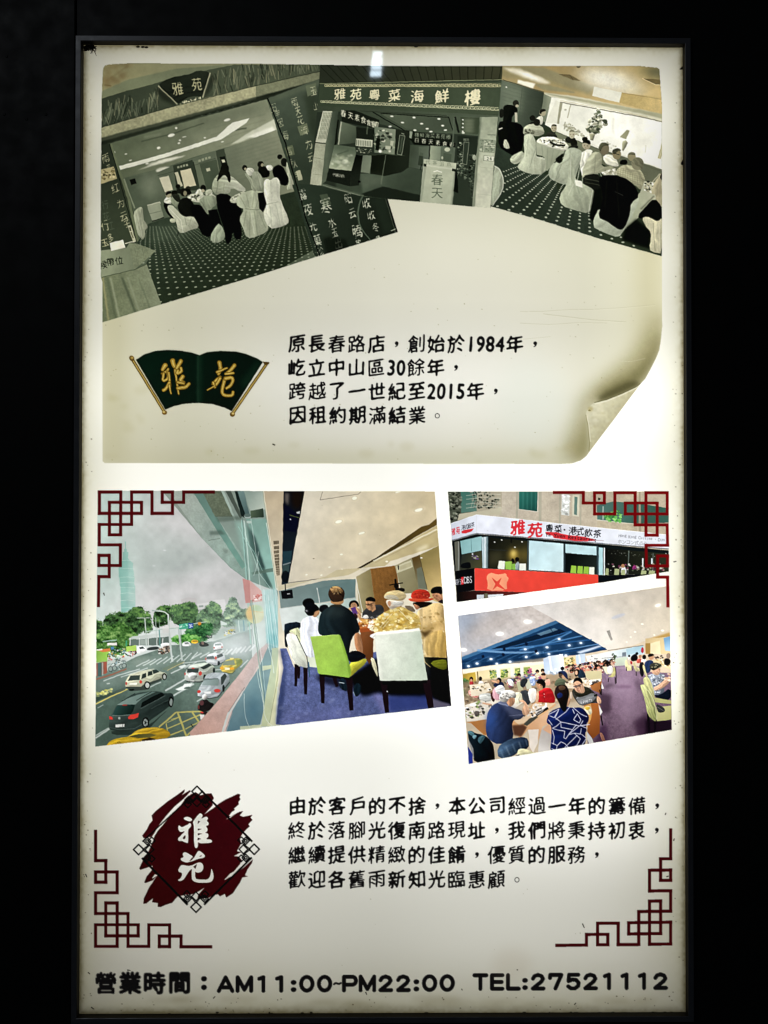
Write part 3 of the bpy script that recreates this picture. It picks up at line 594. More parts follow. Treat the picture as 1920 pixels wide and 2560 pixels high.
E(1550, 1075, 64, 68, '7c7a58'); S('1487 1075 1500 1025 1560 1008 1612 1040 1610 1120 1580 1135 1540 1090', '6d6c4d')
T(1300, 350)
part('table', 'table end with a pale cloth at the right edge', roomC); P('1290 425 1400 440 1480 430 1480 700 1400 640 1200 830 1080 930 1150 650 1245 545', '98a07c', g=(1150, 700, 1400, 600, 'b0b18e')); SC_('1300 430 1400 440 1370 550 1280 520', 44, 6, 18, ['e9e6cf', '8d8b69', '2a2b20', 'b9b48c'], 6); L('1250 720 1390 580', 14, '4a4d39', al=.8, bl=1.5)
person('diner in a tan top cut by the right edge', roomC); S('1355 560 1385 450 1470 330 1500 340 1500 700 1405 645 1410 560', 'b0a67a'); S('1445 380 1480 330 1500 400 1470 420', '1d1c14'); L('1370 440 1450 350', 10, 'd2ca9f', al=.6)
use(roomC); S('1215 790 1300 690 1390 600 1475 690 1475 830 1440 850 1320 800 1260 820', '0a0c07', sh=.1); P('1080 930 1200 820 1360 950 1340 1130 1060 1040', '0a0d07', bl=3)
chairC('1260 815 1320 788 1380 820 1430 845 1480 800 1480 1180 1385 1165 1340 1135 1365 960 1300 890', 'b3ad86', 'chair cover at the lower right edge of the print'); L('1380 860 1400 1150', 8, '7a7857', al=.6); L('1440 860 1450 1150', 8, 'd9d3aa', al=.5)
T(1220, 150)
chairC('845 975 862 962 878 975 892 1040 898 1130 905 1245 1000 1290 1102 1345 1100 1400 1078 1500 1052 1592 900 1560 762 1512 736 1412 800 1320 835 1240', 'a3ab89', 'white covered chair in the middle of the carpet')
L('860 980 850 1300', 6, 'd2d3b9', al=.6); L('905 1260 830 1400', 7, 'd0d2b7', al=.5); L('905 1260 960 1420', 8, '79836a', al=.6, bl=1); L('1085 1350 1045 1580', 7, 'd5d6bd', al=.6); L('1000 1330 930 1540', 6, '808a6d', al=.5, bl=1); P('900 1245 972 1258 982 1325 912 1302', 'e0dfc8')
use(roomC); P('1100 1350 1180 1320 1180 1560 1100 1680 1050 1640 1060 1590', '0c0f09', bl=1.5)
chairC('1068 1720 1160 1500 1440 1620 1488 1480 1590 1400 1480 1660 1410 1760 1355 1845 1210 1795', 'a3ab8d', 'white chair under the black coat')
part('coat', 'black coat draped over a chair back', roomC); T(1300, 350)
S('805 805 850 640 860 560 815 430 835 370 950 358 1080 388 1180 460 1245 585 1150 650 1142 760 1100 880 1070 925 1030 932 960 890 900 838', '070806', sh=.1); L('985 535 1070 575', 4, '3a3c33'); L('900 420 880 700', 7, '15170f', al=.9); L('1000 420 1030 800', 7, '14160f', al=.9)
T(1220, 150); use(roomC)
chairC('60 1095 100 1105 132 1140 160 1210 168 1270 140 1385 40 1512 20 1500', '98a082', None); L('62 1097 130 1140 165 1255 140 1385 45 1510', 8, 'cdcfb6', sm=2, al=.9)
clip(None); tone(OUTC, .7, 1.08, .98, .36, True); grain(OUTC, .022, .5, 41, clip_=True)
T(0, 0, 1); clip(PAPER)

# ---------------------------------------------------------------- picture of the shop front (middle)
T(900, 150)
OUTB = '-410 -20 1480 -20 1475 130 1355 1532 1165 1520 620 1470 285 1440 0 1408 -280 1340 -420 1300 -519 1290 -445 540 -416 110'
clip_both(OUTB)
shopB = part('photo_print', 'sepia print of a restaurant front under a long name board, in the middle of the old paper')
P(OUTB, '2a3326')
P('-420 -20 1480 -20 1480 205 0 240 -420 250', '2b3123', g=(-300, 100, 1400, 150, '383a26'))
for i in range(22): L([-380 + i * 88 - (i < 8) * 60, 40, -300 + i * 86 + 60 - i * 6, 236 - i * 1.5], 6, '14180f' if i % 2 else '191d13', al=.9, bl=.6)
L('-420 246 0 238 1480 203', 10, '6f7552'); L('-420 238 1480 196', 4, '171b12', al=.6)
board = part('name_board', 'long dark name board with pale characters', shopB)
P('-420 255 1480 220 1440 570 0 540 -440 530', '37432f', g=(-300, 350, 1300, 350, '3f4b35'))
for (xa, ya, xb, yb, w) in ((-365, 264, 1466, 263, 26), (-405, 430, 1442, 508, 27)):
    n = 44
    for i in range(n):
        t, t2 = i / n, (i + .86) / n; x, x2 = xa + (xb - xa) * t, xa + (xb - xa) * t2; y, y2 = ya + (yb - ya) * t, ya + (yb - ya) * t2; h = w * (.7 + .4 * t) / 2
        if ya > 300: y += 0
        c = 'c9bf86' if ya < 300 else 'c6c394'
        L([x, y - h, x2, y2 - h], 6, c); L([x, y + h, x2, y2 + h], 6, c); L([x, y - h, x, y + h], 6, c); L([x + (x2 - x) * .3, y + h * .1, x2, y2 + h * .1], 6, c); L([x2, y2, x2, y2 + h], 6, c, al=.8)
for ch, x, y, s in (('雅', -209, 352, 128), ('苑', -44, 356, 128), ('粵', 150, 360, 128), ('菜', 357, 366, 135), ('海', 592, 374, 145), ('鮮', 850, 376, 155), ('樓', 1166, 386, 178)):
    TX(ch, x, y, s, 'd3cb9f', brush=1.6, bold=.26, sig=.028, shear=.2, taper=.8)
use(shopB)
P('-445 475 0 500 1442 575 1430 600 1240 590 0 535 -450 540', '3a4432', g=(0, 500, 1400, 580, '4a5540'))
# ceilings
P('-30 530 1240 585 1230 790 1030 770 500 740 300 690 130 640', '3b4634', g=(0, 560, 1100, 700, '48533f')); P('215 555 915 598 962 742 480 712', '505b45', g=(300, 560, 800, 720, '404a38'))
L('130 540 470 735 560 742', 11, '161b12'); L('215 553 918 594 968 745', 9, '161b12'); L('985 590 1025 755', 22, '1b2017'); L('0 530 900 575', 6, '23291d', al=.8)
P('1040 590 1240 600 1235 770 1050 760', '39442f')
for i in range(4): E(1125, 628 + i * 36, 62, 14, '9fa585', al=.5, bl=3.5); E(1066, 620 + i * 40, 9, 7, 'e3e2cc')
for x, y in ((330, 582), (560, 597), (818, 612), (440, 648), (640, 662), (858, 680), (697, 712), (885, 727), (312, 688), (735, 742), (570, 728), (1070, 757)): E(x, y, 17, 8, 'e2e2cc', bl=.6)
# left vegetarian hall sign, booth, menus
P('-190 525 -60 520 200 620 190 720 60 690 -190 640', '1a2016')
for ch, x, y, s in (('春', -172, 555, 78), ('天', -98, 580, 78), ('素', -30, 600, 75), ('食', 36, 622, 78), ('會', 90, 650, 70), ('廳', 142, 668, 75)): TX(ch, x, y, s, 'd0ceb0', brush=1.2, bold=.07, shear=-.25, sx=.8)
P('165 640 192 645 182 705 160 700', 'c5c4a6'); L('178 650 172 700', 10, '3a4434')
P('-190 640 -30 690 -45 860 -220 880 -230 870', '5f6a52', g=(-200, 700, -40, 800, '434e3b')); L('-195 640 -225 880', 14, 'a9ad90'); L('-230 620 -270 990', 20, '151a11'); P('-40 695 160 720 150 830 -40 810', '1c2218')
L('80 690 70 770', 14, '59634c', al=.8)
P('-40 815 132 830 126 905 -45 890', 'c3c4a6')
for i in range(9): L([-32 + i * 18, 828 + i * 1.5, -34 + i * 18, 885 + i * 1.5], 8, '5a644e', al=.9)
SC_('-40 905 120 925 120 975 -40 960', 50, 4, 11, ['8d967b', '2b3326', 'b1b595'], 7); P('0 985 125 990 100 1178 -10 1160', '65705a', g=(0, 1000, 110, 1100, '7c866c'))
P('150 690 370 720 360 980 150 960', '6d7860', g=(180, 800, 350, 800, '7c866b')); SC_('160 720 360 740 350 960 150 950', 46, 8, 26, ['23291e', '4b5643', '93997c', 'c5c5a8', '333c2e'], 8); P('170 810 210 815 195 940 160 930', '12160e'); P('315 838 348 842 342 890 312 885', 'b5b898'); E(208, 946, 16, 15, 'f0eedb'); P('265 890 320 895 315 930 262 925', 'b1b496')
part('counter', 'dark reception counter in the entrance', shopB); P('120 985 265 978 490 992 470 1110 430 1160 255 1202 110 1180', '14190f', g=(150, 1050, 450, 1050, '1f261a')); L('268 985 232 1200', 8, '6b755e', al=.8); L('120 985 265 978 490 992', 7, '39432f'); use(shopB)
P('370 720 520 740 510 1110 440 1165 470 990 360 975', '1f261a'); P('412 780 466 786 432 985 388 976', '2c3526'); L('412 780 466 786 432 985 388 976 412 780', 6, '8d957a'); L('438 800 415 960', 12, '4d5844', al=.8); L('430 760 460 768', 12, '8d957a', al=.8)
# rear signs
P('520 740 970 785 960 865 515 835', '1a2016'); TX('樓鮮海菜粵苑雅', 590, 776, 52, '7f896e', dx=54, dy=3.6, brush=1, bold=.03)
P('515 815 990 860 985 905 560 880', '12170f'); TX('日春天素食春', 588, 832, 54, 'c9c9ac', dx=73, dy=9, brush=1, bold=.05); P('515 735 545 740 535 815 512 805', '8a937a')
P('520 880 725 890 712 1030 645 1135 505 1110', '3d4836', g=(540, 950, 700, 1000, '566150')); P('620 960 655 965 650 1100 600 1090', '313b2b'); P('610 900 710 905 700 1010 610 990', '59654f', al=.7)
P('730 888 842 896 832 1045 722 1035', '919a7c', g=(730, 960, 840, 960, '6f7a62')); L('725 885 715 1040', 9, '161b12'); P('842 890 990 910 975 1065 832 1045', '55614c'); E(905, 930, 30, 22, 'b5b999'); P('865 965 950 975 945 1055 860 1045', '47533f'); E(852, 1015, 10, 16, 'a9ad90'); L('975 600 955 960', 14, '4f5a47')
# right hand inner wall
P('1010 785 1240 800 1180 1520 1110 1510 1000 1370', '20281d', g=(1020, 900, 1200, 1100, '2b3427')); P('1078 850 1130 856 1105 1085 1060 1075', '2d3729'); L('1078 850 1130 856 1105 1085 1060 1075 1078 850', 6, '7d866d')
SC_('1020 860 1060 860 1060 1250 1005 1250', 60, 6, 16, ['4c5845', '79836b', '2b3427', '98a085'], 5); SC_('1050 1090 1120 1100 1100 1260 1010 1250', 40, 6, 16, ['46523f', '67725b', '1c2218'], 6); SC_('1140 980 1200 985 1160 1480 1120 1450', 70, 5, 16, ['3a4536', '5d6853', '151a11'], 9); E(1185, 1010, 20, 30, 'b1b699', al=.8); TX('雅苑', 1085, 828, 34, '8d957a', dx=30)
# floor, mat, edge
P('-30 1180 110 1180 255 1204 430 1165 510 1112 645 1135 660 1200 620 1400 250 1312 20 1390 -80 1370', '4d5a46', g=(100, 1180, 400, 1390, '3a4635')); P('0 1190 250 1210 230 1290 0 1320', '6b765e', al=.5, bl=8)
L('230 1200 220 1290', 8, '93997c', al=.5, bl=1); P('-250 1180 0 1180 30 1390 -250 1330', '3e4a38', bl=2)
P('-20 1400 235 1312 620 1402 620 1480 285 1445 0 1410', '1d251a', bl=1); P('-420 1280 -340 1290 -60 1370 40 1400 40 1420 0 1412 -280 1345 -420 1310', '4f5b46'); L('-390 1298 -250 1335 0 1405', 7, '8b937a', al=.8)
P('960 1160 1120 1260 1180 1530 940 1500', '2c3628', bl=2)
part('fish_tank', 'lit fish tank on a dark stand at the left of the entrance', shopB)
P('-355 900 -240 880 -50 905 -40 960 -90 1150 -320 1125', '56644c', g=(-150, 920, -180, 1130, 'a3ab8a')); SC_('-300 980 -80 980 -110 1130 -300 1110', 40, 10, 34, ['c3c8a6', '8f9a78', '6a7759', 'dde0c2'], 6, al=.55, bl=1.5); L('-240 980 -120 940', 14, '46533e', al=.6, bl=1)
P('-330 1125 -90 1150 -105 1310 -350 1250', '1a2017'); P('-45 985 30 988 -10 1300 -105 1310 -90 1150', '0e120b', g=(-40, 1000, 0, 1200, '1f261b')); TX('代客治魚', -265, 1190, 38, 'd3d3b8', dx=30, dy=5, bold=.05); use(shopB)
E(-5, 1262, 14, 12, '0b0e08')
part('pillar', 'left marble pillar with a price board', shopB)
P('-385 540 -290 535 -225 525 -265 880 -355 1255 -405 1300 -355 870', '59644e', g=(-350, 900, -250, 900, '3a4535')); P('-462 860 -355 872 -402 1302 -520 1290', 'a0a385', g=(-450, 900, -420, 1280, 'b3b596'), tex=.07); L('-470 1010 -385 1030', 4, '757c62'); L('-490 1180 -395 1195', 4, '7f866b', al=.8)
P('-384 528 -288 532 -355 862 -462 850', 'bfc0a2')
for i in range(6): L([-368 + i * 15 - 4, 542, -435 + i * 15 + 4, 820], 7, '4d573f', al=.75)
for i in range(7): L([-392 - i * 11, 560 + i * 42, -300 - i * 11, 566 + i * 42], 4, 'bfc0a2', al=.7)
part('pillar', 'right marble pillar with the number 26', shopB)
P('1242 590 1430 590 1410 830 1352 1535 1164 1522 1205 1000 1240 760', '8e9679', g=(1300, 600, 1260, 1400, 'c3c4a8'), tex=.07, ts=14); P('1242 590 1262 590 1190 1520 1164 1520', '5d6850', al=.7, bl=1); E(1290, 1330, 60, 120, 'd0d0b6', al=.5, bl=12)
L('1240 1110 1390 1125', 3, '8b9277', al=.6); L('1215 1390 1370 1405', 3, '8b9277', al=.6); L('1320 772 1405 778', 12, '68725a', al=.8)
P('1242 815 1412 832 1402 965 1232 950', '7f896e'); SC_('1250 830 1395 840 1390 950 1245 940', 60, 5, 14, ['4f5a45', 'b1b597', '67725a'], 3); L('1290 880 1405 890', 6, 'c3c4a8'); L('1290 835 1280 950', 5, 'c3c4a8')
P('1285 990 1395 1000 1387 1052 1280 1042', 'c9cab1'); L('1285 990 1395 1000 1387 1052 1280 1042 1285 990', 4, '5d6850'); TX('26', 1325, 1022, 50, '3f4a38', dx=32, bold=.05, rot=4)
part('standing_banner', 'pale standing banner with two large characters', shopB)
P('662 1025 1000 1068 950 1505 620 1472', 'b3b899', g=(700, 1050, 780, 1480, 'a7ad90')); P('662 1105 690 1105 640 1470 620 1470', '8b937a', al=.7); P('975 1150 1000 1150 960 1500 935 1500', '8b937a', al=.7)
P('662 1075 690 1079 688 1107 660 1102', '1f261b'); P('690 1083 955 1122 955 1140 690 1100', 'c9cbb0', al=.6); P('955 1128 1000 1134 998 1160 953 1152', '1f261b'); TX('代客治魚', 705, 1058, 52, '7b856b', dx=72, dy=9, brush=1.2, bold=-.02)
TX('春', 800, 1240, 128, '5d6851', brush=1.5, bold=.05); TX('天', 800, 1380, 128, '5d6851', brush=1.5, bold=.05); L('760 1160 800 1148 850 1165', 10, 'e3e3ce')
use(shopB); P('1000 1150 1012 1240 1018 1382 972 1360 985 1160', '0f130c'); L('640 1080 625 1140', 7, '11150e')
clip(None); tone(OUTB, .8, 1.08, .97, .36, True); grain(OUTB, .022, .4, 61, clip_=True)
L('-416 110 -445 540 -519 1290', 4, '23291c', al=.5)
T(0, 0, 1)
# ================================================================ the three colour pictures in the middle
ST['clip'] = None
T(220, 1210)
OUTD = '100 70 3594 78 3766 2302 76 2722'        # in this crop
clip(OUTD)
streetD = part('photo_print', 'large colour print of a street seen through a glass front and a dining table beside it')
P(OUTD, 'c3cbc6')
# ---- sky, far tower, buildings
P('80 60 1700 60 1700 1500 80 1500', 'b5c8bf', g=(200, 100, 1200, 300, 'c6c6c4')); E(900, 460, 420, 170, 'cfcac9', bl=40, al=.8); E(980, 760, 420, 130, 'aab8b1', bl=36, al=.9); E(1300, 950, 380, 70, 'd2d1d1', rot=-14, bl=22, al=.9); E(800, 1060, 460, 60, 'bfc2c1', bl=26, al=.8); E(560, 1240, 560, 110, 'd8d4d5', bl=36); E(230, 1000, 130, 300, 'b2c9bf', bl=30, al=.7)
E(795, 688, 16, 5, 'e2e2e2', bl=1); E(683, 848, 16, 5, 'e2e2e2', bl=1)
part('tower', 'tall pale green stepped tower in the haze', streetD)
P('380 598 391 598 394 668 404 678 404 702 420 706 414 768 432 790 470 818 466 860 478 940 472 948 486 968 480 1040 490 1060 492 1290 345 1345 338 1060 330 1050 330 975 322 960 318 870 340 850 360 782 362 704 378 700 376 676 386 668', '7ab2a5', g=(330, 900, 480, 900, '9ac4b8')); P('415 790 420 1300 345 1345 338 1060 322 960 318 870 340 850 360 782', '6fae9f', al=.7, bl=2)
for y in (790, 872, 962, 1020, 1070, 1130, 1205, 1280): L([330, y + 6, 412, y, 484, y + 8], 4, 'cfe2da', al=.65)
for y in (905, 1000, 1100, 1180, 1250): L([335, y, 480, y], 9, '83b8aa', al=.35, bl=1)
part('building', None, streetD); P('965 1196 1040 1172 1125 1188 1130 1262 968 1262', 'c5c2c0'); P('1130 1244 1280 1222 1330 1200 1420 1196 1445 1340 1140 1330', 'd6d5d3')
for x in (1150, 1212): P([x, 1262, x + 48, 1256, x + 48, 1276, x, 1280], '8b9a92', al=.8); P([x - 5, 1300, x + 50, 1296, x + 50, 1320, x - 5, 1322], 'a5afa9', al=.7)
E(700, 560, 300, 60, 'a9b5b0', rot=-8, bl=22, al=.6); E(1050, 430, 260, 46, 'd9d7d7', rot=8, bl=16, al=.7); E(760, 880, 420, 46, '9fada8', rot=-6, bl=20, al=.6); E(1150, 1060, 300, 40, 'e3e0e0', rot=-10, bl=16, al=.7); E(640, 1180, 300, 40, 'c9c9c8', bl=14, al=.7)
E(400, 1060, 90, 330, 'bccdc6', bl=26, al=.42)
# ---- trees
TREES = [('90 1404 118 1412 150 1436 160 1500 150 1659 80 1659 80 1404', '3f7434'), ('140 1450 200 1352 240 1345 330 1318 400 1330 420 1400 420 1560 300 1659 120 1659', '4a853c'), ('370 1400 400 1320 460 1290 530 1258 580 1276 590 1330 600 1480 520 1600 380 1560', '437c39'), ('560 1400 590 1322 635 1308 660 1370 670 1480 640 1560 560 1540', '4f8a44'), ('660 1400 710 1290 780 1250 870 1266 860 1330 840 1460 700 1500', '47813d'), ('840 1400 850 1290 890 1244 950 1250 990 1232 1060 1214 1130 1250 1150 1340 1140 1500 950 1480', '4c8842'), ('1100 1480 1140 1330 1195 1290 1240 1270 1270 1215 1345 1230 1392 1320 1400 1450 1340 1560 1130 1640', '5f9a5c'), ('1380 1500 1390 1340 1440 1270 1460 1180 1510 1172 1560 1230 1580 1300 1640 1280 1700 1330 1700 1500 1500 1480', '86b58c')]
for i, (s, c) in enumerate(TREES):
    part('tree', None, streetD); b = hexc(c); b = b * .74 + .24 * b.mean(); far = max(0, (i - 4) / 3); m_ = np.array([.62, .72, .66], np.float32)
    FOLIAGE(s, (b * .36) * (1 - far * .5) + m_ * far * .45, b * .86 * (1 - far * .4) + m_ * far * .4, np.clip([b[0] * 1.5, b[1] * 1.32, b[2] * 1.15], 0, 1) * (1 - far * .35) + m_ * far * .35, 300 + i * 11)
part('tree', 'bright green bushy tree at the left edge', streetD); s = '84 1530 150 1470 260 1465 330 1420 420 1470 500 1530 500 1640 420 1720 300 1800 84 1800'; FOLIAGE(s, '1f3a18', '4a7a35', '84a85e', 411)
part('tree', None, streetD); s = '1000 1500 1100 1470 1290 1420 1300 1560 1240 1640 1100 1660 1000 1640'; FOLIAGE(s, '152f1c', '336a3a', '5f9a5c', 431)
use(streetD); FOLIAGE('860 1590 960 1560 1170 1560 1170 1640 980 1660 860 1640', '2a5a22', '549a3f', '86bd62', 451, sz=.7)
T(220, 1500)
# ---- road
P('60 800 500 590 860 470 1300 430 1700 300 1700 700 1060 1420 60 1560', '74877c', g=(1300, 380, 500, 1350, '4f6459'), tex=.07, ts=9); P('1250 420 1700 290 1700 640 1450 560', 'c3ccca', al=.95, bl=16); P('80 830 400 700 700 600 900 560 900 640 400 860 80 960', '83958b', al=.6, bl=10); E(560, 640, 120, 40, '9aa597', al=.6, bl=8)
P('80 1180 300 1050 700 1000 1000 960 900 1300 500 1430 80 1500', '4a5f54', al=.55, bl=14)
for i in range(9): L([500 + i * 70, 690 - i * 8, 640 + i * 62, 620 - i * 10], 10, 'c9d2cb', al=.85, bl=.5)
for i in range(6): L([1080 + i * 82, 606 - i * 8, 1180 + i * 78, 552 - i * 10], 12, 'd9e0db', al=.75, bl=.7)
for i in range(8): L([1340 + i * 48, 585 - i * 8, 1400 + i * 48, 520 - i * 8], 14, 'e6eae8', al=.7, bl=.8)
for s, w in (('160 840 330 775 540 715', 9), ('340 800 620 705', 8), ('640 905 755 850', 9), ('860 762 1060 665', 11), ('980 655 1330 615', 8), ('1000 708 1130 640', 8), ('800 942 1010 820', 15), ('870 1000 1100 870', 15), ('75 1432 230 1330', 16), ('80 1405 215 1325', 10), ('1130 1050 1200 1010', 10), ('1580 700 1659 620', 9), ('100 1120 160 1085', 6), ('195 870 225 865', 10), ('1180 735 1400 720', 8)): L(s, w, 'dfe5e0', al=.75, bl=.6)
P('905 925 985 890 1000 870 1088 862 1040 920 980 935 940 940', 'dfe5df', bl=.5); P('940 695 960 680 1005 668 1020 685 975 706 955 702', 'd5dcd5', bl=.5); S('1000 905 1060 895 1050 920 990 925', '50645a')
L('80 1080 240 1000 410 925', 12, 'cdbf62'); L('820 730 900 690 1000 640', 6, 'bfae6a'); P('80 1010 250 955 385 905 385 935 240 990 80 1055', '33463b', g=(80, 1000, 380, 900, '54655a')); P('760 720 880 660 980 635 960 655 860 700 800 728', '6d7f6a'); SC_('85 960 250 925 240 960 85 1000', 30, 8, 22, ['b9b457', '8c9860', 'd0cf7c'], 4, al=.8)
part('road_marking', 'yellow box junction painted on the road', streetD)
for s, w in (('735 1318 915 1165', 16), ('915 1165 1190 1155', 14), ('930 1170 1020 1410', 20), ('1080 1160 1180 1310', 18), ('860 1240 960 1210', 8), ('810 1275 940 1220', 7), ('820 1335 1170 1185', 11), ('855 1400 985 1350', 13), ('1010 1340 1140 1270', 11), ('810 1280 830 1400', 12), ('1020 1410 1160 1290', 16), ('990 1260 1170 1190', 8)): L(s, w, 'c3b860', al=.9, bl=.4)
use(streetD)
# ---- left bank: shelter, scooters, hedge of bikes
part('bus_shelter', 'low pale bus shelter under the trees', streetD)
P('415 410 460 378 700 350 860 335 880 350 860 372 700 388 460 410', 'a9b3ac', g=(420, 400, 860, 340, 'c5cac5')); P('440 415 850 378 850 470 440 470', '5f6f66'); P('540 408 620 400 620 465 540 468', '98a49b', al=.8)
for x in (436, 532, 625, 715, 775): L([x, 395, x, 470], 8, 'd3d6d0')
use(streetD)
P('200 445 300 440 302 470 200 472', 'd5d3cb'); L('150 430 300 415', 12, '9db9b4', al=.8)
P('85 520 230 505 240 540 200 560 200 640 85 650', '7aa53f', g=(85, 560, 200, 560, '8fc04a')); P('85 515 160 510 230 500 232 530 150 540', 'c9743c'); P('90 512 150 506 150 520 90 524', 'e9e6dc')
P('395 480 500 470 505 530 400 535', 'a0c453'); P('390 420 405 420 405 480 390 480', '3f9a6d'); P('236 486 270 482 270 512 238 514', '4a7fa8')
SC_('230 520 400 500 420 580 300 640 210 640', 90, 5, 16, ['4a8f5a', 'c7463c', 'd9d9d4', '3d4d48', '6f8f9a', '9fb79f', '2b3632', 'e0b94a'], 21)
SC_('420 530 520 520 520 580 430 590', 40, 5, 14, ['a34a4a', 'd9d4d0', '3a3f3c', 'cfae8f'], 22)
part('scooter', 'row of parked scooters and riders waiting at the crossing', streetD); SC_('735 510 780 480 850 470 865 530 800 560 740 560', 90, 6, 17, ['e3e0da', '4a4039', '8c6f58', 'd0c9bf', '2f2f2d', 'b39a80'], 23); use(streetD)
car = lambda l: part('car', l, streetD)
car('white van parked in front of the bus shelter'); S('500 540 515 480 545 470 600 490 608 530 560 555 520 556', 'dfe0dc'); P('530 490 570 485 590 505 540 510', '3f4b47')
car(None); S('605 505 640 490 700 480 735 490 730 510 690 520 620 525', '38403d'); car(None); S('750 455 800 440 855 445 855 470 760 480', 'e3e3df')
use(streetD)
P('85 650 230 620 400 600 400 700 280 730 85 800', '8f9a90', al=.5, bl=3); P('85 655 195 635 200 755 85 795', '8c5545'); L('120 650 122 790', 40, '43605c'); L('150 650 152 780', 14, '9db5ae', al=.7); L('178 640 182 765', 14, 'a5503c', al=.8)
SC_('205 660 400 620 400 700 230 750', 90, 4, 13, ['4a5a55', '93a8a3', 'c9d3ce', '37504d', '6d8c92'], 24, al=.8)
for x in (235, 275, 345, 375): E(x, 715 - (x - 235) * .25, 26, 28, '3f4a46', al=.8); E(x, 715 - (x - 235) * .25, 19, 21, '93a39a', al=.8)
P('85 812 240 768 400 705 400 722 240 785 85 830', '8c5f4d')
# ---- poles, gantry sign
part('street_lamp', 'curved street lamp arm over the trees', streetD); L('832 148 845 400 875 640', 15, 'b5bfb8', w2=20); L('700 112 790 118 828 152', 11, 'c3ccc4', sm=2); L('665 110 710 112', 12, '9fb0a8')
L('590 190 598 300 606 470', 11, 'b2bdb4'); L('505 188 640 186', 6, 'b9c4bb'); L('700 180 712 400', 9, 'aab7ae', al=.8); L('738 200 745 400', 6, 'a3b3a8', al=.7)
part('gantry_sign', 'green and blue direction sign on a gantry over the road', streetD); L('600 330 760 305 945 288', 9, 'a5b8ac'); L('940 290 975 630', 20, 'a9b5ad'); L('962 300 972 540', 7, '6b7a72', al=.8); L('740 310 748 480', 9, '4f8f86'); P('945 252 1040 238 1045 296 945 304', '3f9f7d'); P('1040 238 1095 236 1092 292 1045 298', '2a4f97'); SC_('955 262 1035 252 1035 285 955 292', 14, 5, 12, ['cfe6da', '8fcab2'], 3, al=.7); SC_('1055 255 1085 252 1085 282 1055 285', 8, 6, 12, ['d5dbea'], 3, al=.8)
part('traffic_light', None, streetD); L('1095 245 1230 225', 7, 'b9c7bb'); E(1157, 245, 18, 17, 'd08a2f'); use(streetD); E(805, 290, 34, 30, 'cfcdca', al=.8); P('770 300 840 300 840 340 770 345', 'c3c1bb', al=.7)
P('1370 215 1440 240 1440 262 1375 262', 'd2dcd6', al=.9); L('1378 215 1390 370', 9, 'c5d0c8'); P('1290 340 1380 290 1500 250 1640 200 1659 320 1450 390 1300 420', '93a79b', al=.55, bl=5); P('1480 205 1659 200 1659 330 1560 340 1530 240', 'a3bbb5', al=.8, bl=2); L('1560 210 1570 330', 8, 'c9d8d2'); L('1610 210 1620 320', 8, '6f97a5')
SC_('1410 330 1540 300 1540 350 1420 370', 30, 6, 16, ['d9d9d3', '5a6a64', 'c9b95a', 'a3b0aa'], 31); SC_('1240 370 1290 340 1290 410 1250 420', 20, 6, 13, ['e6e4e0', '5a5f5c', 'a09a94'], 32)
# ---- cars
car(None); S('972 462 990 435 1040 428 1070 450 1065 475 985 482', 'e6e7e4'); P('1000 440 1040 436 1050 452 1000 455', '55615c')
car('small yellow taxi in the distance'); S('1065 440 1080 410 1140 415 1148 440 1110 455', 'd9a92b'); P('1085 418 1130 418 1135 430 1085 432', '6a5a2f', al=.7)
car('small black car in the distance'); S('1152 470 1160 435 1200 430 1250 455 1253 478 1180 488', '2a2f2c'); E(1190, 445, 14, 20, '8a6f60', al=.8)
car('white car driving away near the far crossing'); S('1300 500 1305 455 1330 440 1385 440 1405 475 1395 505 1360 520 1305 524', 'dfdedd'); P('1318 455 1375 450 1385 470 1315 475', '8b9a98'); E(1308, 495, 9, 8, 'b5574a'); E(1388, 488, 8, 8, 'b5574a'); L('1305 522 1390 508', 6, '2c3733')
car('silver hatchback second from the far crossing')
S('1215 620 1230 575 1265 555 1340 545 1395 550 1425 590 1420 625 1365 665 1330 680 1225 650', 'b7bdbd'); P('1228 585 1300 578 1318 610 1225 612', '4e5a58'); P('1335 570 1390 556 1405 580 1340 605', '3f4a48'); E(1325, 600, 12, 17, 'c7493a'); E(1220, 610, 7, 14, 'b85448'); L('1225 655 1330 682 1420 630', 7, '3a4642'); E(1355, 655, 13, 24, '23292a'); P('1240 620 1310 622 1310 645 1240 642', 'd5d8d6', al=.7)
car('yellow taxi at the right of the road')
S('1370 720 1390 665 1420 625 1480 612 1560 600 1605 620 1600 665 1530 720 1490 762 1395 745', 'cdb04a', g=(1380, 700, 1600, 640, '9fa257')); P('1405 635 1510 622 1525 672 1395 678', '7d8a72'); P('1530 620 1590 615 1600 650 1545 690', '77854f', al=.8); E(1388, 706, 20, 14, 'e0a22c'); E(1492, 710, 24, 14, 'dd9a28'); P('1420 700 1470 702 1468 725 1420 722', 'e0d9b0'); L('1400 748 1490 764 1530 730', 9, '5c6448'); P('1470 600 1510 598 1508 612 1475 614', 'e3cf7a')
car('silver off-roader with a spare wheel on its back')
S('1000 810 1005 750 1040 700 1070 670 1180 652 1260 650 1310 690 1320 740 1250 775 1210 830 1160 850 1020 842', 'b9bfb6', g=(1010, 800, 1300, 720, 'a3ad9c')); P('1030 712 1150 706 1142 752 1025 752', '39443f'); P('1165 700 1250 655 1285 680 1200 720', '2c3532'); S('1040 800 1045 760 1085 745 1130 765 1132 800 1100 830 1055 825', 'c9cdc6', sh=.7); E(1165, 760, 18, 22, 'c9443a'); E(1005, 765, 8, 14, 'c4544a'); P('1062 835 1100 835 1098 856 1062 856', 'e3e4de'); L('1020 845 1160 852 1215 830', 10, '2f3a36'); E(1210, 805, 16, 32, '242b29'); E(1305, 730, 12, 28, '242b29'); E(1090, 708, 16, 5, 'd9483c')
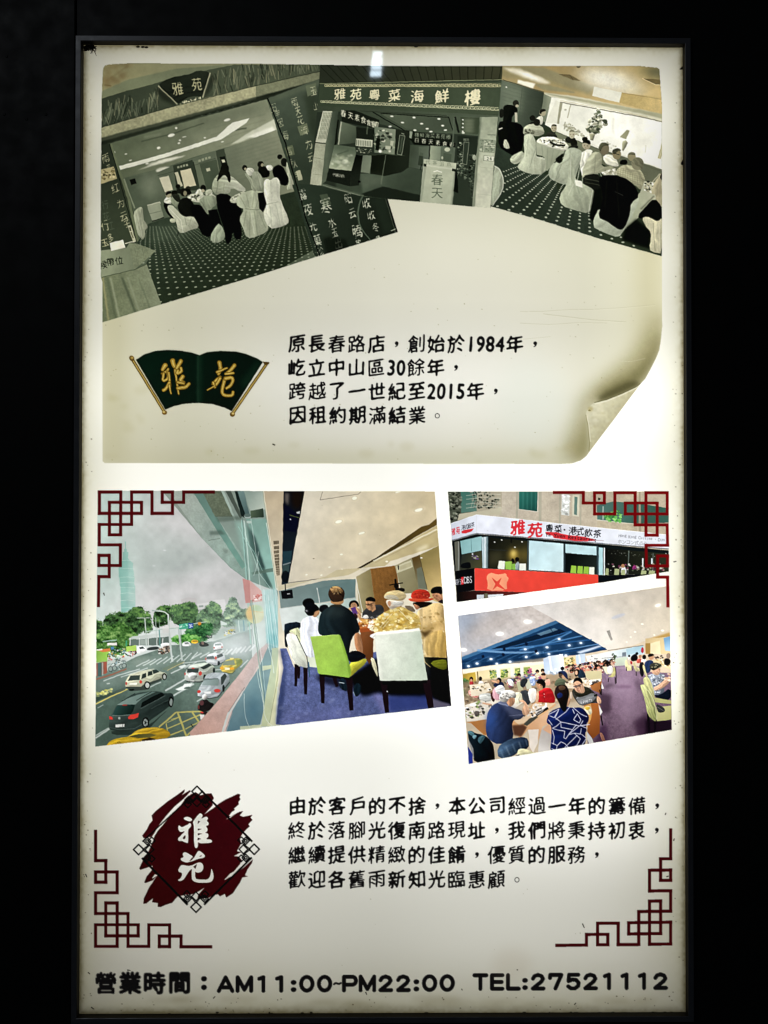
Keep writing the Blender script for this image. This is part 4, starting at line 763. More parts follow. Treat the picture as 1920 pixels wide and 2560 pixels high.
car('silver saloon car beside the ledge')
S('1135 990 1140 930 1190 850 1225 775 1290 752 1400 752 1460 765 1470 830 1420 905 1385 965 1340 1005 1250 1020 1150 1010', 'b5bcbd', g=(1160, 980, 1440, 800, '98a2a3')); P('1180 885 1205 818 1345 812 1360 830 1352 888', '93a5a2', g=(1200, 820, 1340, 880, '74857f')); P('1378 800 1420 760 1440 790 1400 870 1380 880', '39433f'); P('1190 835 1210 815 1350 810 1362 870 1356 820', '5d6b67', al=.7); E(1152, 950, 20, 16, 'cf3f38'); E(1340, 940, 32, 19, 'd0423a'); P('1205 950 1275 948 1272 972 1208 972', 'e2e3e0'); L('1140 1000 1250 1022 1345 1006 1470 850', 9, '2d3734', al=.85); E(1405, 915, 14, 36, '232a28'); L('1150 900 1360 892', 5, '8a9597', al=.7); L('1140 985 1340 985', 5, 'd0d4d3', al=.7)
car('pale gold off-roader in the next lane')
S('385 895 388 850 410 800 450 765 560 735 660 718 740 740 815 755 818 800 760 830 650 870 600 915 480 922 400 915', 'b5b59a', g=(390, 880, 800, 760, '9fa38a')); P('410 838 440 785 540 778 535 830', '37433c'); P('552 818 565 770 600 755 605 800', '2a3430'); P('618 790 622 745 665 735 672 775', '2a3430'); P('680 768 668 728 710 722 740 745', '2f3a35'); E(548, 850, 15, 18, 'cb3d33'); E(397, 865, 9, 16, 'c4473c'); P('430 862 508 858 506 880 430 882', 'e0dfd0'); P('385 900 550 900 600 860 650 850 760 810 765 830 650 880 605 930 480 945 400 915', '3a443d'); E(615, 885, 32, 42, '1f2623'); E(615, 885, 20, 28, 'a9aea6'); E(792, 795, 25, 36, '1f2623'); E(793, 797, 15, 23, '9fa49c'); L('420 780 560 735 690 715', 6, 'd0d0b8', al=.8); S('420 925 480 920 480 942 430 945', '141a17')
car('dark green-grey off-roader nearest the camera')
S('215 1330 218 1230 250 1170 300 1085 380 1030 500 965 650 945 740 950 800 970 870 960 892 1000 888 1060 840 1110 700 1210 640 1250 600 1320 480 1345 330 1360 240 1352', '3c4c46', g=(250, 1300, 800, 1000, '2a3733')); P('300 1088 390 1030 510 985 650 948 700 955 560 1020 490 1082', '7d948b', g=(350, 1080, 640, 950, '5f766d')); P('250 1190 300 1095 490 1085 470 1150 440 1190 330 1195', '2b4a44', g=(300, 1110, 440, 1190, '152520')); P('545 1120 560 1060 700 985 760 960 800 985 700 1040 640 1080', '131a18'); L('545 1125 700 1045 800 990', 5, '6a7a74', al=.8); L('650 1130 860 1020', 5, '54645e', al=.7)
P('440 1190 500 1165 640 1200 540 1330 480 1345 330 1360 240 1352 220 1320 420 1330 520 1280', '2c3934', al=.6); L('250 1195 330 1200 440 1190', 6, '6f827a'); L('350 1050 490 970', 6, '1a2320'); L('500 1040 660 950', 6, '1a2320'); P('220 1205 250 1212 258 1240 222 1240', 'dd3b30'); P('415 1215 440 1192 528 1170 520 1215 470 1235 418 1235', 'e04034'); E(382, 1091, 28, 7, 'b53a2e'); E(325, 1225, 13, 14, '9fada6'); P('285 1290 360 1286 358 1316 285 1320', 'd9dcd5'); P('365 1286 380 1284 376 1314 362 1314', 'e6e8e2')
E(598, 1270, 36, 54, '10130f'); E(596, 1272, 24, 40, '8f9994'); E(596, 1272, 9, 14, '2a312d'); E(860, 1055, 26, 56, '10130f'); E(862, 1058, 16, 38, '7f8a84'); for_ = [L([596, 1272, 596 + 22 * math.cos(k * 1.256), 1272 + 37 * math.sin(k * 1.256)], 5, '2a312d') for k in range(5)]
L('218 1320 330 1345 480 1335 560 1290', 7, '5d6f67', al=.6); S('240 1352 480 1348 620 1310 860 1110 720 1240 640 1330 480 1400 250 1400', '232f2a', al=.7, sh=0)
car('yellow taxi roof at the lower left edge of the print')
S('180 1520 230 1460 320 1430 430 1415 500 1350 600 1325 720 1318 800 1340 850 1370 858 1420 700 1450 500 1480 300 1520', 'cfa81f', g=(300, 1480, 800, 1350, 'b58f1c')); P('415 1420 520 1390 640 1385 720 1400 640 1425 540 1432 440 1422', '4a4a26', g=(450, 1410, 700, 1400, '6f6a32')); P('560 1450 640 1425 700 1440 690 1458 560 1472', '3a2a18'); L('420 1415 560 1345 740 1330', 5, 'e6c94f', al=.8); SC_('285 1480 345 1470 345 1490 290 1495', 12, 4, 8, ['7a6524', '55491f'], 3)
part('motorcyclist', 'rider in a white helmet and dark jacket on a motorcycle', streetD)
S('1135 1130 1150 1070 1180 1035 1230 1030 1260 1060 1310 1075 1290 1110 1250 1150 1200 1160 1150 1145', '23201f'); E(1210, 1005, 28, 30, 'c9c7c0', sh=.6); E(1180, 1065, 24, 26, '5e3a3c'); S('1160 1165 1200 1150 1240 1160 1240 1190 1180 1185', '2a2523'); E(1180, 1165, 18, 9, 'c3403a'); P('1160 1190 1205 1186 1205 1235 1165 1240', 'dedbd4'); E(1148, 1110, 10, 22, '6f3532')
# ---- pink ledge and glass front
use(streetD)
P('1659 660 1659 860 1440 1180 1360 1380 1055 1420 1100 1350 1250 1170 1400 980', 'c89c8d', g=(1200, 1300, 1640, 720, 'bda59c'))
T(480, 1500)
P('650 560 790 430 840 440 680 690 560 900 380 1130 300 1390 -20 1410 -20 1370 150 1180 350 960', 'c69e90', g=(100, 1300, 700, 560, 'bfb0aa'), tex=.04)
P('680 690 700 700 560 910 420 1130 350 1370 320 1380 380 1190 540 930', 'd3bdb4'); L('380 1160 545 905', 5, '6f5b56', al=.8); L('350 1360 420 1150 600 850', 6, '5f5a5c', al=.7)
P('700 690 800 460 900 500 860 700 700 1310 355 1370 430 1130 560 910', '7d9a9b', g=(560, 900, 560, 1340, '5d7f8a')); P('560 940 700 720 760 900 700 1290 560 1330', '4f7683', al=.45, bl=14); E(640, 1140, 60, 130, '3f6a80', al=.5, bl=12)
for s in ('500 1310 720 1290 720 1330 500 1345', '730 685 990 652 990 706 900 716 900 690 730 735'): P(s, 'cfd3a8', al=.8)
T(480, 1210)
# soffit outside, beams
P('-320 60 760 60 850 880 880 1060 840 1100 560 990 400 870 100 560', '8c988c', g=(100, 200, 700, 900, '7f9a90')); P('-250 70 -20 70 250 330 560 800 600 1010 420 880 100 560', 'a3aea3', g=(-100, 200, 500, 900, '8ea89c'), tex=.05)
P('10 80 120 80 330 470 560 850 520 880 250 470', '65857a', g=(60, 100, 500, 850, '73a091')); P('100 70 300 70 430 340 240 340', '67725d', tex=.1); P('300 70 330 70 460 380 440 380', 'a5b9ac'); P('345 70 400 70 520 340 500 360', '4f5a50'); P('440 70 500 70 600 330 540 350 510 330', '1e2b28'); P('470 75 540 75 600 330 560 340', '6f8a86', g=(480, 100, 580, 300, '506a68')); P('540 75 735 75 770 260 605 290', '8da195', g=(560, 100, 740, 200, 'b3beb0'))
P('180 490 300 480 350 520 190 530', '4a5a50', al=.55, bl=2); P('320 670 380 680 370 720 330 715', '6a786c', al=.5, bl=2); L('170 585 290 565', 4, '5d6b60'); P('240 340 480 330 520 370 270 395', '55665a', al=.6, bl=2)
P('606 278 738 252 745 345 610 350', '55664f', g=(610, 290, 740, 330, '2c3a30'))
P('560 360 780 360 880 1080 850 1100 760 900', '7fa598', g=(600, 400, 840, 1000, '96c4b8')); P('560 410 620 520 740 850 830 1070 780 1060 600 640', '3f615a', al=.8, bl=2); P('590 440 660 560 760 880 720 860', '2c4040', al=.7, bl=2)
P('610 915 840 870 842 910 620 940', '5d7568', al=.8); P('440 380 560 400 640 900 600 1000 540 780', '8fb8aa', al=.6, bl=3)
for s, w, c in (('515 370 560 900 610 1659', 15, '9cc4b8'), ('520 340 570 900 640 1659', 5, '55716b'), ('540 380 575 700 655 1659', 9, 'd3e6dd'), ('610 360 640 560 690 900 720 1240', 5, 'cfe0d8'), ('565 560 640 760 700 930 820 1090', 5, 'b5d6cb'), ('480 440 560 600 640 700 730 900', 5, 'a5cfc2'), ('690 700 670 860 640 950', 4, 'd5e6df'), ('770 400 850 900 870 1100', 8, 'dce9dd')): L(s, w, c, al=.85)
E(575, 335, 36, 20, 'b5c4bc', al=.8); E(575, 325, 34, 18, '60756e'); E(592, 395, 28, 14, 'c3d2c9', al=.8)
# street seen through the glass: red shop sign, round sign, pale reflections
P('525 980 600 1000 610 1230 555 1235', 'cf8c85', al=.9); P('600 1000 720 1110 730 1215 610 1230', 'd99f97', al=.75); SC_('640 1160 720 1150 720 1210 640 1210', 16, 8, 20, ['f0d9d4', 'c96a62'], 3, al=.8); E(655, 1350, 92, 100, 'd3cf9c', al=.85); E(600, 1340, 40, 70, 'd9b377', al=.8, bl=3); E(680, 1290, 50, 36, '9fc79a', al=.7, bl=2); L('575 1330 640 1320 740 1330', 10, 'e3b97f', al=.7)
P('620 1480 760 1470 800 1659 640 1659', 'c9d6d0', al=.7, bl=8); P('730 1100 880 1080 950 1659 780 1659', 'b3d6d2', g=(760, 1200, 900, 1500, '8fc6c6'), al=.85, bl=2); P('780 1560 960 1550 960 1690 800 1700', '5fa5a8', al=.7, bl=4); P('650 1220 760 1200 770 1480 680 1470', 'cfdfd3', al=.4, bl=6)
for i in range(13): L([745 + i * 11, 1090 + (i % 3) * 60, 800 + i * 13, 1720], 5, ['e6f2ee', '7fb9b6', 'c9e6e1', 'a9d2cd'][i % 4], al=.8)
L('880 1090 940 1520 960 1659', 8, '59807d', al=.8)
T(480, 1500)
P('-60 540 640 300 640 420 300 640 -60 640', 'd5dad7', al=.25, bl=14)
L('610 0 700 690 780 1310', 14, '8ea79a', al=.9); L('625 0 720 700 780 1310', 5, '5a7a72', al=.7); L('640 0 735 700 790 1310', 4, 'c9dcd2', al=.8)
P('830 500 910 490 910 520 880 900 800 1310 715 1310 780 900 820 700', 'bcc49c', g=(760, 1200, 900, 560, 'aebd9f')); P('900 510 920 640 880 1000 860 1290 800 1300 860 900', 'd2d3a9'); L('905 520 890 800 800 1300', 6, '8a9470', al=.8); P('905 490 965 482 968 516 908 520', 'cfd2a9'); P('895 660 992 652 994 708 900 716', 'd6d5ad'); P('780 1275 1068 1252 1070 1284 780 1310', 'cfd0a8')
L('690 690 740 1000 740 1160 780 1260 830 1305', 5, 'd5e0cf', sm=2); L('670 700 690 860 720 960 750 1130', 4, 'cfdccd', sm=2); L('540 970 545 1180 570 1270 600 1320', 4, 'c9d9d2', sm=2); L('790 480 830 620 850 760', 4, 'd5e6df'); L('880 900 940 1100 940 1265', 5, 'd6dfd0', sm=2)
# ---- dining room inside
T(480, 1210)
P('735 75 1690 75 2630 75 2830 2400 900 2400 890 1120 845 900', 'd9d0b8')
P('735 75 950 75 930 1050 880 1055', 'bfae90', g=(760, 200, 930, 800, 'd5c7ab')); P('735 75 745 75 885 1060 890 1110 872 1090', 'e2e0c9'); L('735 75 800 540 880 1080', 7, '8f8f72', al=.6)
part('air_vent', 'long slotted air vent in the ceiling strip', streetD)
for i, y in enumerate((590, 645, 690, 730, 765, 798, 826, 853, 878, 900, 920, 938)):
    x0, x1, h = 845 + i * 3, 900 + i * .8, 36 - i * 2.2
    P([x0, y, x1, y - 4, x1 + 1, y + h - 4, x0 + 2, y + h], '59503f')
    for j in range(1, 4): L([x0 + (x1 - x0) * j / 4, y - 2, x0 + 1 + (x1 - x0) * j / 4, y + h], 3, 'bfae90')
use(streetD)
P('950 75 1168 75 1000 1030 930 1045 940 600', '11141c', g=(1000, 120, 980, 900, '1d2a33')); P('945 200 1010 240 1110 340 1080 500 945 480', '0f1226'); P('960 90 1010 100 1000 220 960 180', '8a7d72', al=.7, bl=3); E(1090, 150, 60, 110, '1f1610', bl=5); L('1010 320 1110 350', 8, '56642c'); P('1080 290 1120 280 1115 310 1085 305', 'b9bdb9'); P('940 700 1040 690 1020 810 940 835', '25414a'); L('940 840 1025 815', 14, '8d9c9a', al=.8); P('935 850 1015 830 1005 910 935 930', '3a4f4e'); E(1020, 368, 7, 7, 'e9efff'); E(968, 960, 42, 60, '13161a', al=.8)
P('1168 75 2630 75 2660 330 1690 900 1300 985 995 1030', 'd8cfb9', g=(1200, 200, 2300, 600, 'cdbd99')); E(1700, 600, 330, 200, 'e3d5b3', al=.8, bl=40); E(2100, 330, 300, 150, 'dccaa0', al=.5, bl=40); P('2300 75 2640 75 2660 300 2400 260', 'b5a37c', al=.5, bl=20)
L('1355 78 1328 165 1720 105 1755 78', 4, '5f5a4d')
for x, y, a, b in ((1520, 392, 36, 17), (1760, 510, 34, 13), (2350, 270, 44, 16), (1548, 730, 18, 10), (1424, 860, 16, 8), (1555, 887, 13, 9), (1187, 941, 15, 8), (1341, 946, 14, 8), (2140, 80, 36, 8), (1685, 148, 26, 18)):
    E(x, y, a * 1.25, b * 1.3, 'a3987e', rot=-16, al=.5); E(x, y, a, b, 'f8f6e6', rot=-16, bl=.6); E(x, y, a * 1.7, b * 1.8, 'f3e6c0', rot=-16, al=.35, bl=3)
E(1262, 775, 10, 4, '6a6350')
P('2538 425 2545 350 2460 420 2380 440 2150 600 1900 770 1700 880 1620 930 1690 905 2000 740 2300 560', '2c2412', g=(1700, 890, 2500, 400, '5e4a20'))
L('995 1028 1300 985 1620 938 1690 900', 7, '6d6a60')
P('995 1035 1620 945 1700 905 2538 430 2560 640 2280 730 2060 800 2000 850 1500 890 1380 960 900 1105 888 1058', 'cfc5a4', g=(1000, 1060, 2400, 600, 'b9a877')); L('1880 800 2538 470', 14, 'e3dcc3', al=.8); L('1900 815 2545 490', 4, '8f8460', al=.7); E(2390, 665, 70, 16, 'f1e9c9', rot=-22, bl=4, al=.8); E(2020, 803, 15, 8, 'f6f0d8', bl=.6)
P('900 1110 1380 1000 1700 985 1690 1180 920 1290', '7d8f8c', g=(950, 1250, 1650, 1050, '66807d')); P('1300 1080 1690 1000 1700 1180 1325 1235', '5f7a79', al=.5); L('1296 1075 1325 1240', 9, 'dfe2dc'); L('1300 1100 1330 1240', 3, '8b9490')
P('905 1290 1440 1225 1700 1180 1700 1500 940 1520', 'd5dcd6', g=(950, 1400, 1600, 1300, 'b3c6bd')); L('920 1290 1690 1178', 6, 'b3b9b4')
part('loudspeaker', 'black loudspeaker hanging from the ceiling', streetD); P('920 1110 1040 1095 1050 1182 935 1192', '16161a'); L('965 1040 970 1105', 10, '1b1b1d'); P('985 1138 1015 1134 1016 1142 986 1146', 'c9c9c9'); use(streetD)
T(740, 1210)
P('625 960 770 880 830 1330 660 1340', 'a59a70', g=(640, 1100, 800, 1100, '85774a')); P('770 880 1025 845 1060 1000 1100 1330 830 1330', '8b5f2c', g=(780, 1000, 1060, 1100, '7a5226'), tex=.08, ts=4)
for i in range(7): L([790 + i * 38, 880 - i * 5, 850 + i * 38, 1320], 5, '6b4520', al=.4, bl=.8)
L('622 985 690 1330', 9, 'd9d6c6'); P('1025 845 1200 765 1250 900 1330 1120 1100 1140', '98916d', g=(1060, 900, 1300, 1050, '7c7552')); P('1040 850 1190 790 1215 860 1045 925', 'c5bf9d'); P('1075 850 1190 810 1200 850 1080 892', 'b3ac87'); P('1055 845 1068 842 1068 885 1058 890', '2c2a22')
P('1200 765 1280 735 1365 1100 1270 1090', '5f4a24', g=(1210, 800, 1340, 1050, '8a8769')); P('1250 880 1300 860 1360 1090 1270 1080', '6f7460'); L('1280 735 1360 1090', 6, '3a331c', al=.8); P('1280 735 1480 640 1540 1250 1400 1200 1365 1100', '8f7e48', g=(1320, 800, 1500, 1000, 'c3a86a')); E(1300, 766, 12, 7, 'f6efd4')
part('coat_stand', 'dark coat stand in the corner', streetD); L('1030 985 1042 1120', 22, '17130f'); L('970 1048 1110 1025', 11, '17130f'); E(1040, 1060, 26, 22, '17130f'); S('1030 1080 1120 1075 1130 1120 1040 1120', '1b1712'); use(streetD)
# carpet, dark under the table
T(740, 1500)
P('-20 700 -100 500 -165 505 -130 700 -178 1000 -208 1290 0 1310 1700 1200 1700 400 700 560', '606b9c', g=(-200, 600, 1300, 1100, '4a5585'), tex=.16, ts=4); P('-172 510 -130 530 -100 700 -120 1000 -160 1280 -208 1290 -178 1000 -130 700', '26335a', al=.75, bl=4)
SC_('-120 700 1000 700 1000 1250 -180 1280', 150, 8, 30, ['7480b0', '4f5a88', '8a93bd', '414c78'], 15, al=.35, bl=1.2); P('760 930 830 930 1000 1130 900 1190 840 1050', '9188c0', al=.5, bl=6); P('-100 1200 600 1100 600 1260 -180 1290', '7f7fc0', al=.35, bl=14)
P('540 800 900 560 1700 560 1700 1100 1560 1110 1400 1020 1000 1000 860 960 700 1000 600 930', '090a0e', bl=4); P('950 1000 1400 990 1420 1110 960 1160', '2c3a78', al=.8, bl=4); P('1400 1020 1600 1080 1610 1110 1420 1120', '5a5568', bl=2); P('200 780 560 790 560 960 440 900 240 850', '131523', al=.85, bl=4)
# ---- people round the table
T(740, 1210)
perD = lambda l: part('person', l, streetD)
perD('woman in a white shirt with dark tied hair, seen from behind')
S('30 1659 40 1480 60 1400 130 1372 180 1365 230 1390 240 1440 225 1500 260 1560 270 1659 260 1800 100 1800', 'd5d9e2', g=(50, 1450, 230, 1600, 'e6e9f0')); S('190 1290 240 1300 245 1350 200 1385 165 1365', 'c08d62'); E(130, 1235, 62, 52, '0e0f13'); S('90 1290 100 1240 160 1225 230 1265 245 1310 195 1320 180 1370 110 1365', '0f1014'); E(110, 1318, 20, 22, '2c2c30'); E(108, 1315, 12, 8, 'b9b9bd', al=.7); L('70 1430 60 1640', 8, 'b3b9c6', al=.6, bl=1)
part('table', 'round brown dining table with dishes', streetD)
S('640 1410 760 1395 860 1400 850 1470 760 1545 660 1540', 'a85f2c', sh=.2); P('650 1410 820 1390 830 1430 700 1450', 'd9a95c', bl=1); P('660 1500 780 1490 775 1535 665 1540', '9c4a20'); P('670 1540 820 1520 800 1640 800 1800 760 1870 660 1700', '7f4a26', g=(680, 1600, 800, 1700, '5c3418')); SC_('650 1400 830 1385 820 1470 660 1480', 36, 7, 22, ['f0e6c3', 'c98d3e', 'e8e4d9', '7c4a20', 'd9c07a'], 17); SC_('740 1440 840 1420 840 1520 740 1520', 24, 8, 22, ['e6ddb5', 'd5c489', 'f3eed8'], 18)
perD(None); S('240 1270 290 1245 340 1265 330 1340 240 1330', '0f1013'); perD('diner holding up a purple phone'); S('545 1260 560 1215 610 1200 650 1230 655 1280 600 1260 560 1290', '15100e'); E(600, 1265, 34, 36, 'b98a63'); S('540 1290 560 1275 640 1280 668 1310 680 1390 645 1400 630 1330 550 1310', 'c29569'); FACE(598, 1255, 28, 5, '4a2c1c'); P('565 1285 618 1275 640 1350 590 1345', '5f3a80'); S('600 1330 640 1360 640 1400 600 1390', '3a1d22')
perD('man in glasses and a dark shirt facing the camera')
S('685 1395 690 1330 720 1290 770 1265 860 1245 905 1270 915 1330 860 1380 800 1400', '38393a'); P('770 1270 820 1260 830 1300 790 1330', 'b9845a'); S('720 1215 730 1195 800 1190 822 1230 815 1290 770 1320 725 1280', 'bd8a5d'); S('718 1215 730 1180 775 1166 825 1190 825 1225 770 1215', '101013'); L('720 1245 760 1248 812 1232', 5, '3a2c22'); L('730 1285 760 1290', 4, '8a4f3a'); FACE(764, 1258, 44, 8, '4a2c1c', glasses=True); SC_('770 1380 860 1370 860 1395 770 1395', 10, 5, 9, ['9a9a9a'], 3)
S('690 1395 700 1360 740 1355 760 1395', 'd9d3c6')
perD('man in a dark polo shirt, seen from behind at the table')
S('225 1500 240 1400 260 1330 350 1265 440 1245 520 1275 600 1345 640 1420 668 1530 600 1555 560 1659 545 1850 300 1850 280 1570 240 1560', '1c2a2e', g=(260, 1450, 600, 1400, '14191c')); E(400, 1330, 120, 50, '3f4a45', al=.45, bl=8); S('350 1262 420 1240 480 1250 470 1275 400 1270 350 1275', '33332a'); S('360 1200 440 1200 495 1180 490 1240 440 1252 360 1240', 'b08050'); S('335 1160 340 1100 380 1065 420 1057 480 1080 505 1120 500 1180 480 1215 430 1225 370 1222', '33241a'); S('350 1085 390 1060 450 1065 490 1100 480 1130 430 1110 400 1130 370 1120', 'b98d55', sh=.6, al=.85); SC_('360 1080 480 1080 480 1150 380 1150', 34, 4, 12, ['6a4a26', 'd5b077', '3a2a1a', '9b7541'], 5, al=.7)
S('600 1555 660 1535 690 1640 700 1800 660 1790 610 1680', 'a4704a'); T(740, 1500); S('530 560 600 520 680 540 740 590 640 640 550 650', '10141a'); T(740, 1210)
perD('man in a pale cap and yellow patterned shirt, seen from behind')
S('800 1520 830 1400 880 1350 990 1290 1060 1270 1130 1280 1200 1320 1290 1380 1305 1470 1290 1530 820 1560', 'c3a048', g=(830, 1450, 1280, 1400, 'd2b462')); SC_('820 1400 1000 1300 1130 1290 1290 1390 1290 1510 820 1530', 130, 8, 30, ['e6d89a', 'b58f35', 'd9c06a', '9c7a2c', 'f0e8be', 'cdb155'], 19, al=.75)
for s in ('870 1490 1000 1340', '1060 1300 1180 1420', '900 1500 960 1420'): L(s, 6, 'e9e2c0', al=.7)
S('930 1220 950 1195 1080 1200 1120 1210 1110 1260 1040 1280 985 1310 945 1260', 'cdbfa9'); E(968, 1240, 16, 30, 'c08d68'); S('1000 1210 1110 1215 1100 1260 1000 1262', 'c9c6ba'); S('908 1175 930 1130 1000 1100 1090 1105 1145 1150 1140 1185 1090 1215 1010 1205 960 1195 925 1190', 'd1b97f', g=(930, 1160, 1120, 1180, 'b3a173')); S('905 1172 960 1145 1040 1155 1080 1200 990 1195 930 1192', 'b5b09c', al=.8)
perD('diner in a tan patterned blouse and red hat')
S('1245 1330 1330 1270 1440 1230 1530 1240 1545 1400 1560 1659 1565 1900 1330 1900 1310 1659 1290 1400', 'c9ae78', g=(1260, 1400, 1540, 1500, 'b3945a')); SC_('1260 1340 1520 1260 1560 1650 1320 1880', 60, 8, 22, ['9a7d3f', 'd9c79a', '84672f', 'bfa267'], 25, al=.6); P('1300 1480 1420 1440 1540 1400 1545 1440 1400 1520 1300 1600', '8f7238', al=.55, bl=5)
T(740, 1500); S('1330 560 1340 400 1400 330 1550 300 1570 600 1450 605', 'b8995a', g=(1340, 450, 1550, 500, 'a5853f')); for_ = [L([1350 + i * 40, 420 + i * 8, 1370 + i * 40, 580], 9, '83682f', al=.5, bl=1.5) for i in range(5)]; P('1290 320 1340 330 1420 300 1330 400', '4a3518', bl=3); P('1330 590 1570 600 1570 740 1400 700 1340 640', '121309'); S('1380 640 1550 610 1565 650 1560 730 1440 700', '5f6414'); T(740, 1210)
S('1200 1235 1270 1220 1400 1225 1420 1240 1330 1280 1250 1290', '1a1210'); S('1215 1240 1260 1255 1290 1280 1250 1310 1230 1280', 'a56f4e')
hat = part('hat', 'bright red bucket hat', streetD); S('1188 1190 1200 1120 1260 1093 1340 1095 1385 1125 1395 1180 1300 1205', 'c5301f', g=(1200, 1130, 1380, 1180, 'b02a1c')); S('1158 1195 1200 1182 1300 1195 1400 1180 1435 1192 1400 1210 1300 1225 1200 1222', 'd04a2c'); SC_('1200 1140 1380 1130 1380 1180 1210 1190', 12, 5, 10, ['8f1a14', 'e06a4a', '6a1a14'], 3)
perD('dark haired diner at the right edge of the print'); S('1400 1150 1440 1110 1510 1120 1525 1200 1500 1225 1440 1200', 'b9805a'); S('1390 1110 1420 1070 1480 1058 1520 1070 1520 1150 1470 1130 1410 1140', '0f0f11'); FACE(1440, 1165, 40, 15, '4a2c1c'); S('1470 1220 1525 1190 1530 1245 1490 1230', '2a2024')
use(streetD); S('1110 1260 1200 1260 1250 1330 1180 1320', '5a4a38', al=.8)
# ---- chairs
T(740, 1500)
chD = lambda l: part('chair', l, streetD)
def leg(s, w=46, w2=32): L(s, w, '1d1216', w2=w2)
chD('dark chair behind the white chairs'); T(480, 1500); S('955 270 965 245 1120 218 1125 300 1040 330 990 350 1000 500 960 480', '172029'); T(740, 1500)
chD('pale green chair behind the white shirted diner'); T(480, 1500); S('1000 335 1040 300 1118 282 1130 460 1100 400 1060 340', 'c3c79a'); T(740, 1500)
chD('white chair seen from the side, left of the green chair'); leg('6 665 -2 895', 44, 26); leg('28 690 30 815', 28, 20); leg('98 700 100 978', 46, 30)
T(480, 1500); S('960 352 1075 355 1110 420 1165 540 1200 690 1190 712 1055 660 1010 520', 'e0e1d2', g=(1000, 450, 1180, 600, 'cfd3c0')); P('1190 600 1290 590 1300 700 1200 690', 'cfd6bd'); L('1080 360 1190 590 1205 700', 8, '3a4036'); S('1200 640 1215 640 1228 810 1210 790', '35566a'); T(740, 1500)
chD('bright green chair'); leg('270 780 278 1070', 56, 34); leg('550 800 575 1145', 70, 40); leg('395 790 425 900', 44, 28); P('240 765 560 800 560 830 240 790', '12100f')
S('545 800 545 650 640 640 730 597 735 650 640 730 575 790', 'a8a52b', sh=.3); P('148 385 155 378 440 358 458 366 500 480 548 650 572 760 552 806 400 785 238 768 228 755 190 560', '9cc04a', g=(180, 420, 540, 760, '8bb53f'), tex=.04); P('440 358 460 368 505 490 552 650 575 740 552 806 530 640 480 480', '74992f', al=.8, bl=1); L('150 384 440 360', 7, 'b5d56a', al=.8)
chD('white chair with its back to the camera'); leg('910 840 945 1170', 70, 42); leg('1350 830 1400 1120', 80, 60); P('880 830 1360 830 1360 860 900 880', '0c0b0c')
S('770 590 820 610 860 830 790 690', 'bdb895', sh=.2); S('755 372 830 335 820 400 800 400', 'e9e7d8', sh=.1); P('812 345 830 332 1240 298 1275 292 1290 330 1320 560 1365 826 1360 832 880 838 868 830 840 600', 'd3d6c6', g=(830, 420, 1320, 600, 'b2bda9'), tex=.03); P('812 345 830 332 1240 298 1275 292 1285 320 1000 350 830 365', 'ede9dc', bl=1); P('830 360 900 830 870 832 840 600', 'e3e3d4', al=.6, bl=2); P('1200 330 1290 330 1340 620 1365 826 1270 700', 'a3b09b', al=.45, bl=8)
part('shoe', None, streetD); S('440 870 450 820 500 805 530 900 530 950 470 930', '15222b'); L('445 855 500 862', 8, 'b9c6ca'); part('shoe', None, streetD); S('590 900 640 850 680 900 660 990 610 1005', '122028'); L('595 950 612 990', 6, '9fb0b8'); use(streetD); E(945, 950, 7, 9, 'c9d0d6')
use(streetD)
clip(None); T(220, 1210); tone(OUTD, .86, 1.1, .98, .46); grain(OUTD, .012, .4, 81)

# ================================================================ corner shop picture
T(1100, 1210)
OUTE = '82 78 2372 76 2372 905 1660 1025 172 1225'
clip(OUTE)
shopE = part('photo_print', 'colour print of a corner building with a white name board, at the right')
P(OUTE, 'bdb3a0', g=(600, 100, 2200, 300, 'b3a78f'), tex=.05)
P('82 78 330 78 350 330 110 410', '4a4f42'); P('215 78 380 78 390 280 220 300', '3f6f63', g=(220, 100, 360, 280, '5a7d70')); SC_('90 90 230 90 210 340 110 380', 90, 6, 22, ['1f241d', '3c4236', '6d7262', '11140f', '8a8d7c'], 3); P('200 310 640 240 640 320 380 320 180 380', 'b9b39a'); P('380 78 640 78 640 240 380 290', 'a9a18a')
part('window_grille', 'bulging metal window grille on the upper floor', shopE); SC_('320 85 560 80 620 180 560 260 350 250', 80, 6, 20, ['2c332b', '5d6355', '1a1f19', '7d7f6d'], 5)
for i in range(11): L([330 + i * 28, 80, 345 + i * 27, 150, 320 + i * 28, 250], 5, '9fa08d', al=.85)
for y in (100, 140, 190, 230): L([270, y + 20, 420, y, 630, y + 10], 6, 'c3c3b1', al=.8)
use(shopE)
for x, w in ((800, 22), (1040, 30), (1245, 20), (1460, 18)): L([x, 78, x - 3, 420], w, 'a3a08c', al=.8)
part('window', 'wide green glass window', shopE); P('820 78 1012 78 1010 285 818 265', '2f7366', g=(830, 100, 980, 280, '1d4a42')); for_ = [L([840 + i * 22, 80, 838 + i * 22, 265], 6, '4f9a8a' if i % 2 else '1b5046', al=.5, bl=1) for i in range(8)]; L('816 262 1012 288 1014 78', 7, 'c9c9b9')
part('window', None, shopE); P('1262 105 1345 112 1340 328 1258 320', 'cfd2cc'); SC_('1270 120 1340 120 1335 320 1262 312', 34, 8, 22, ['e6e8e4', 'a9aca5', 'f3f4f0'], 4); P('1375 110 1445 115 1440 338 1372 330', 'c9c5ae'); P('1395 130 1425 135 1420 322 1390 315', '5f7a70')
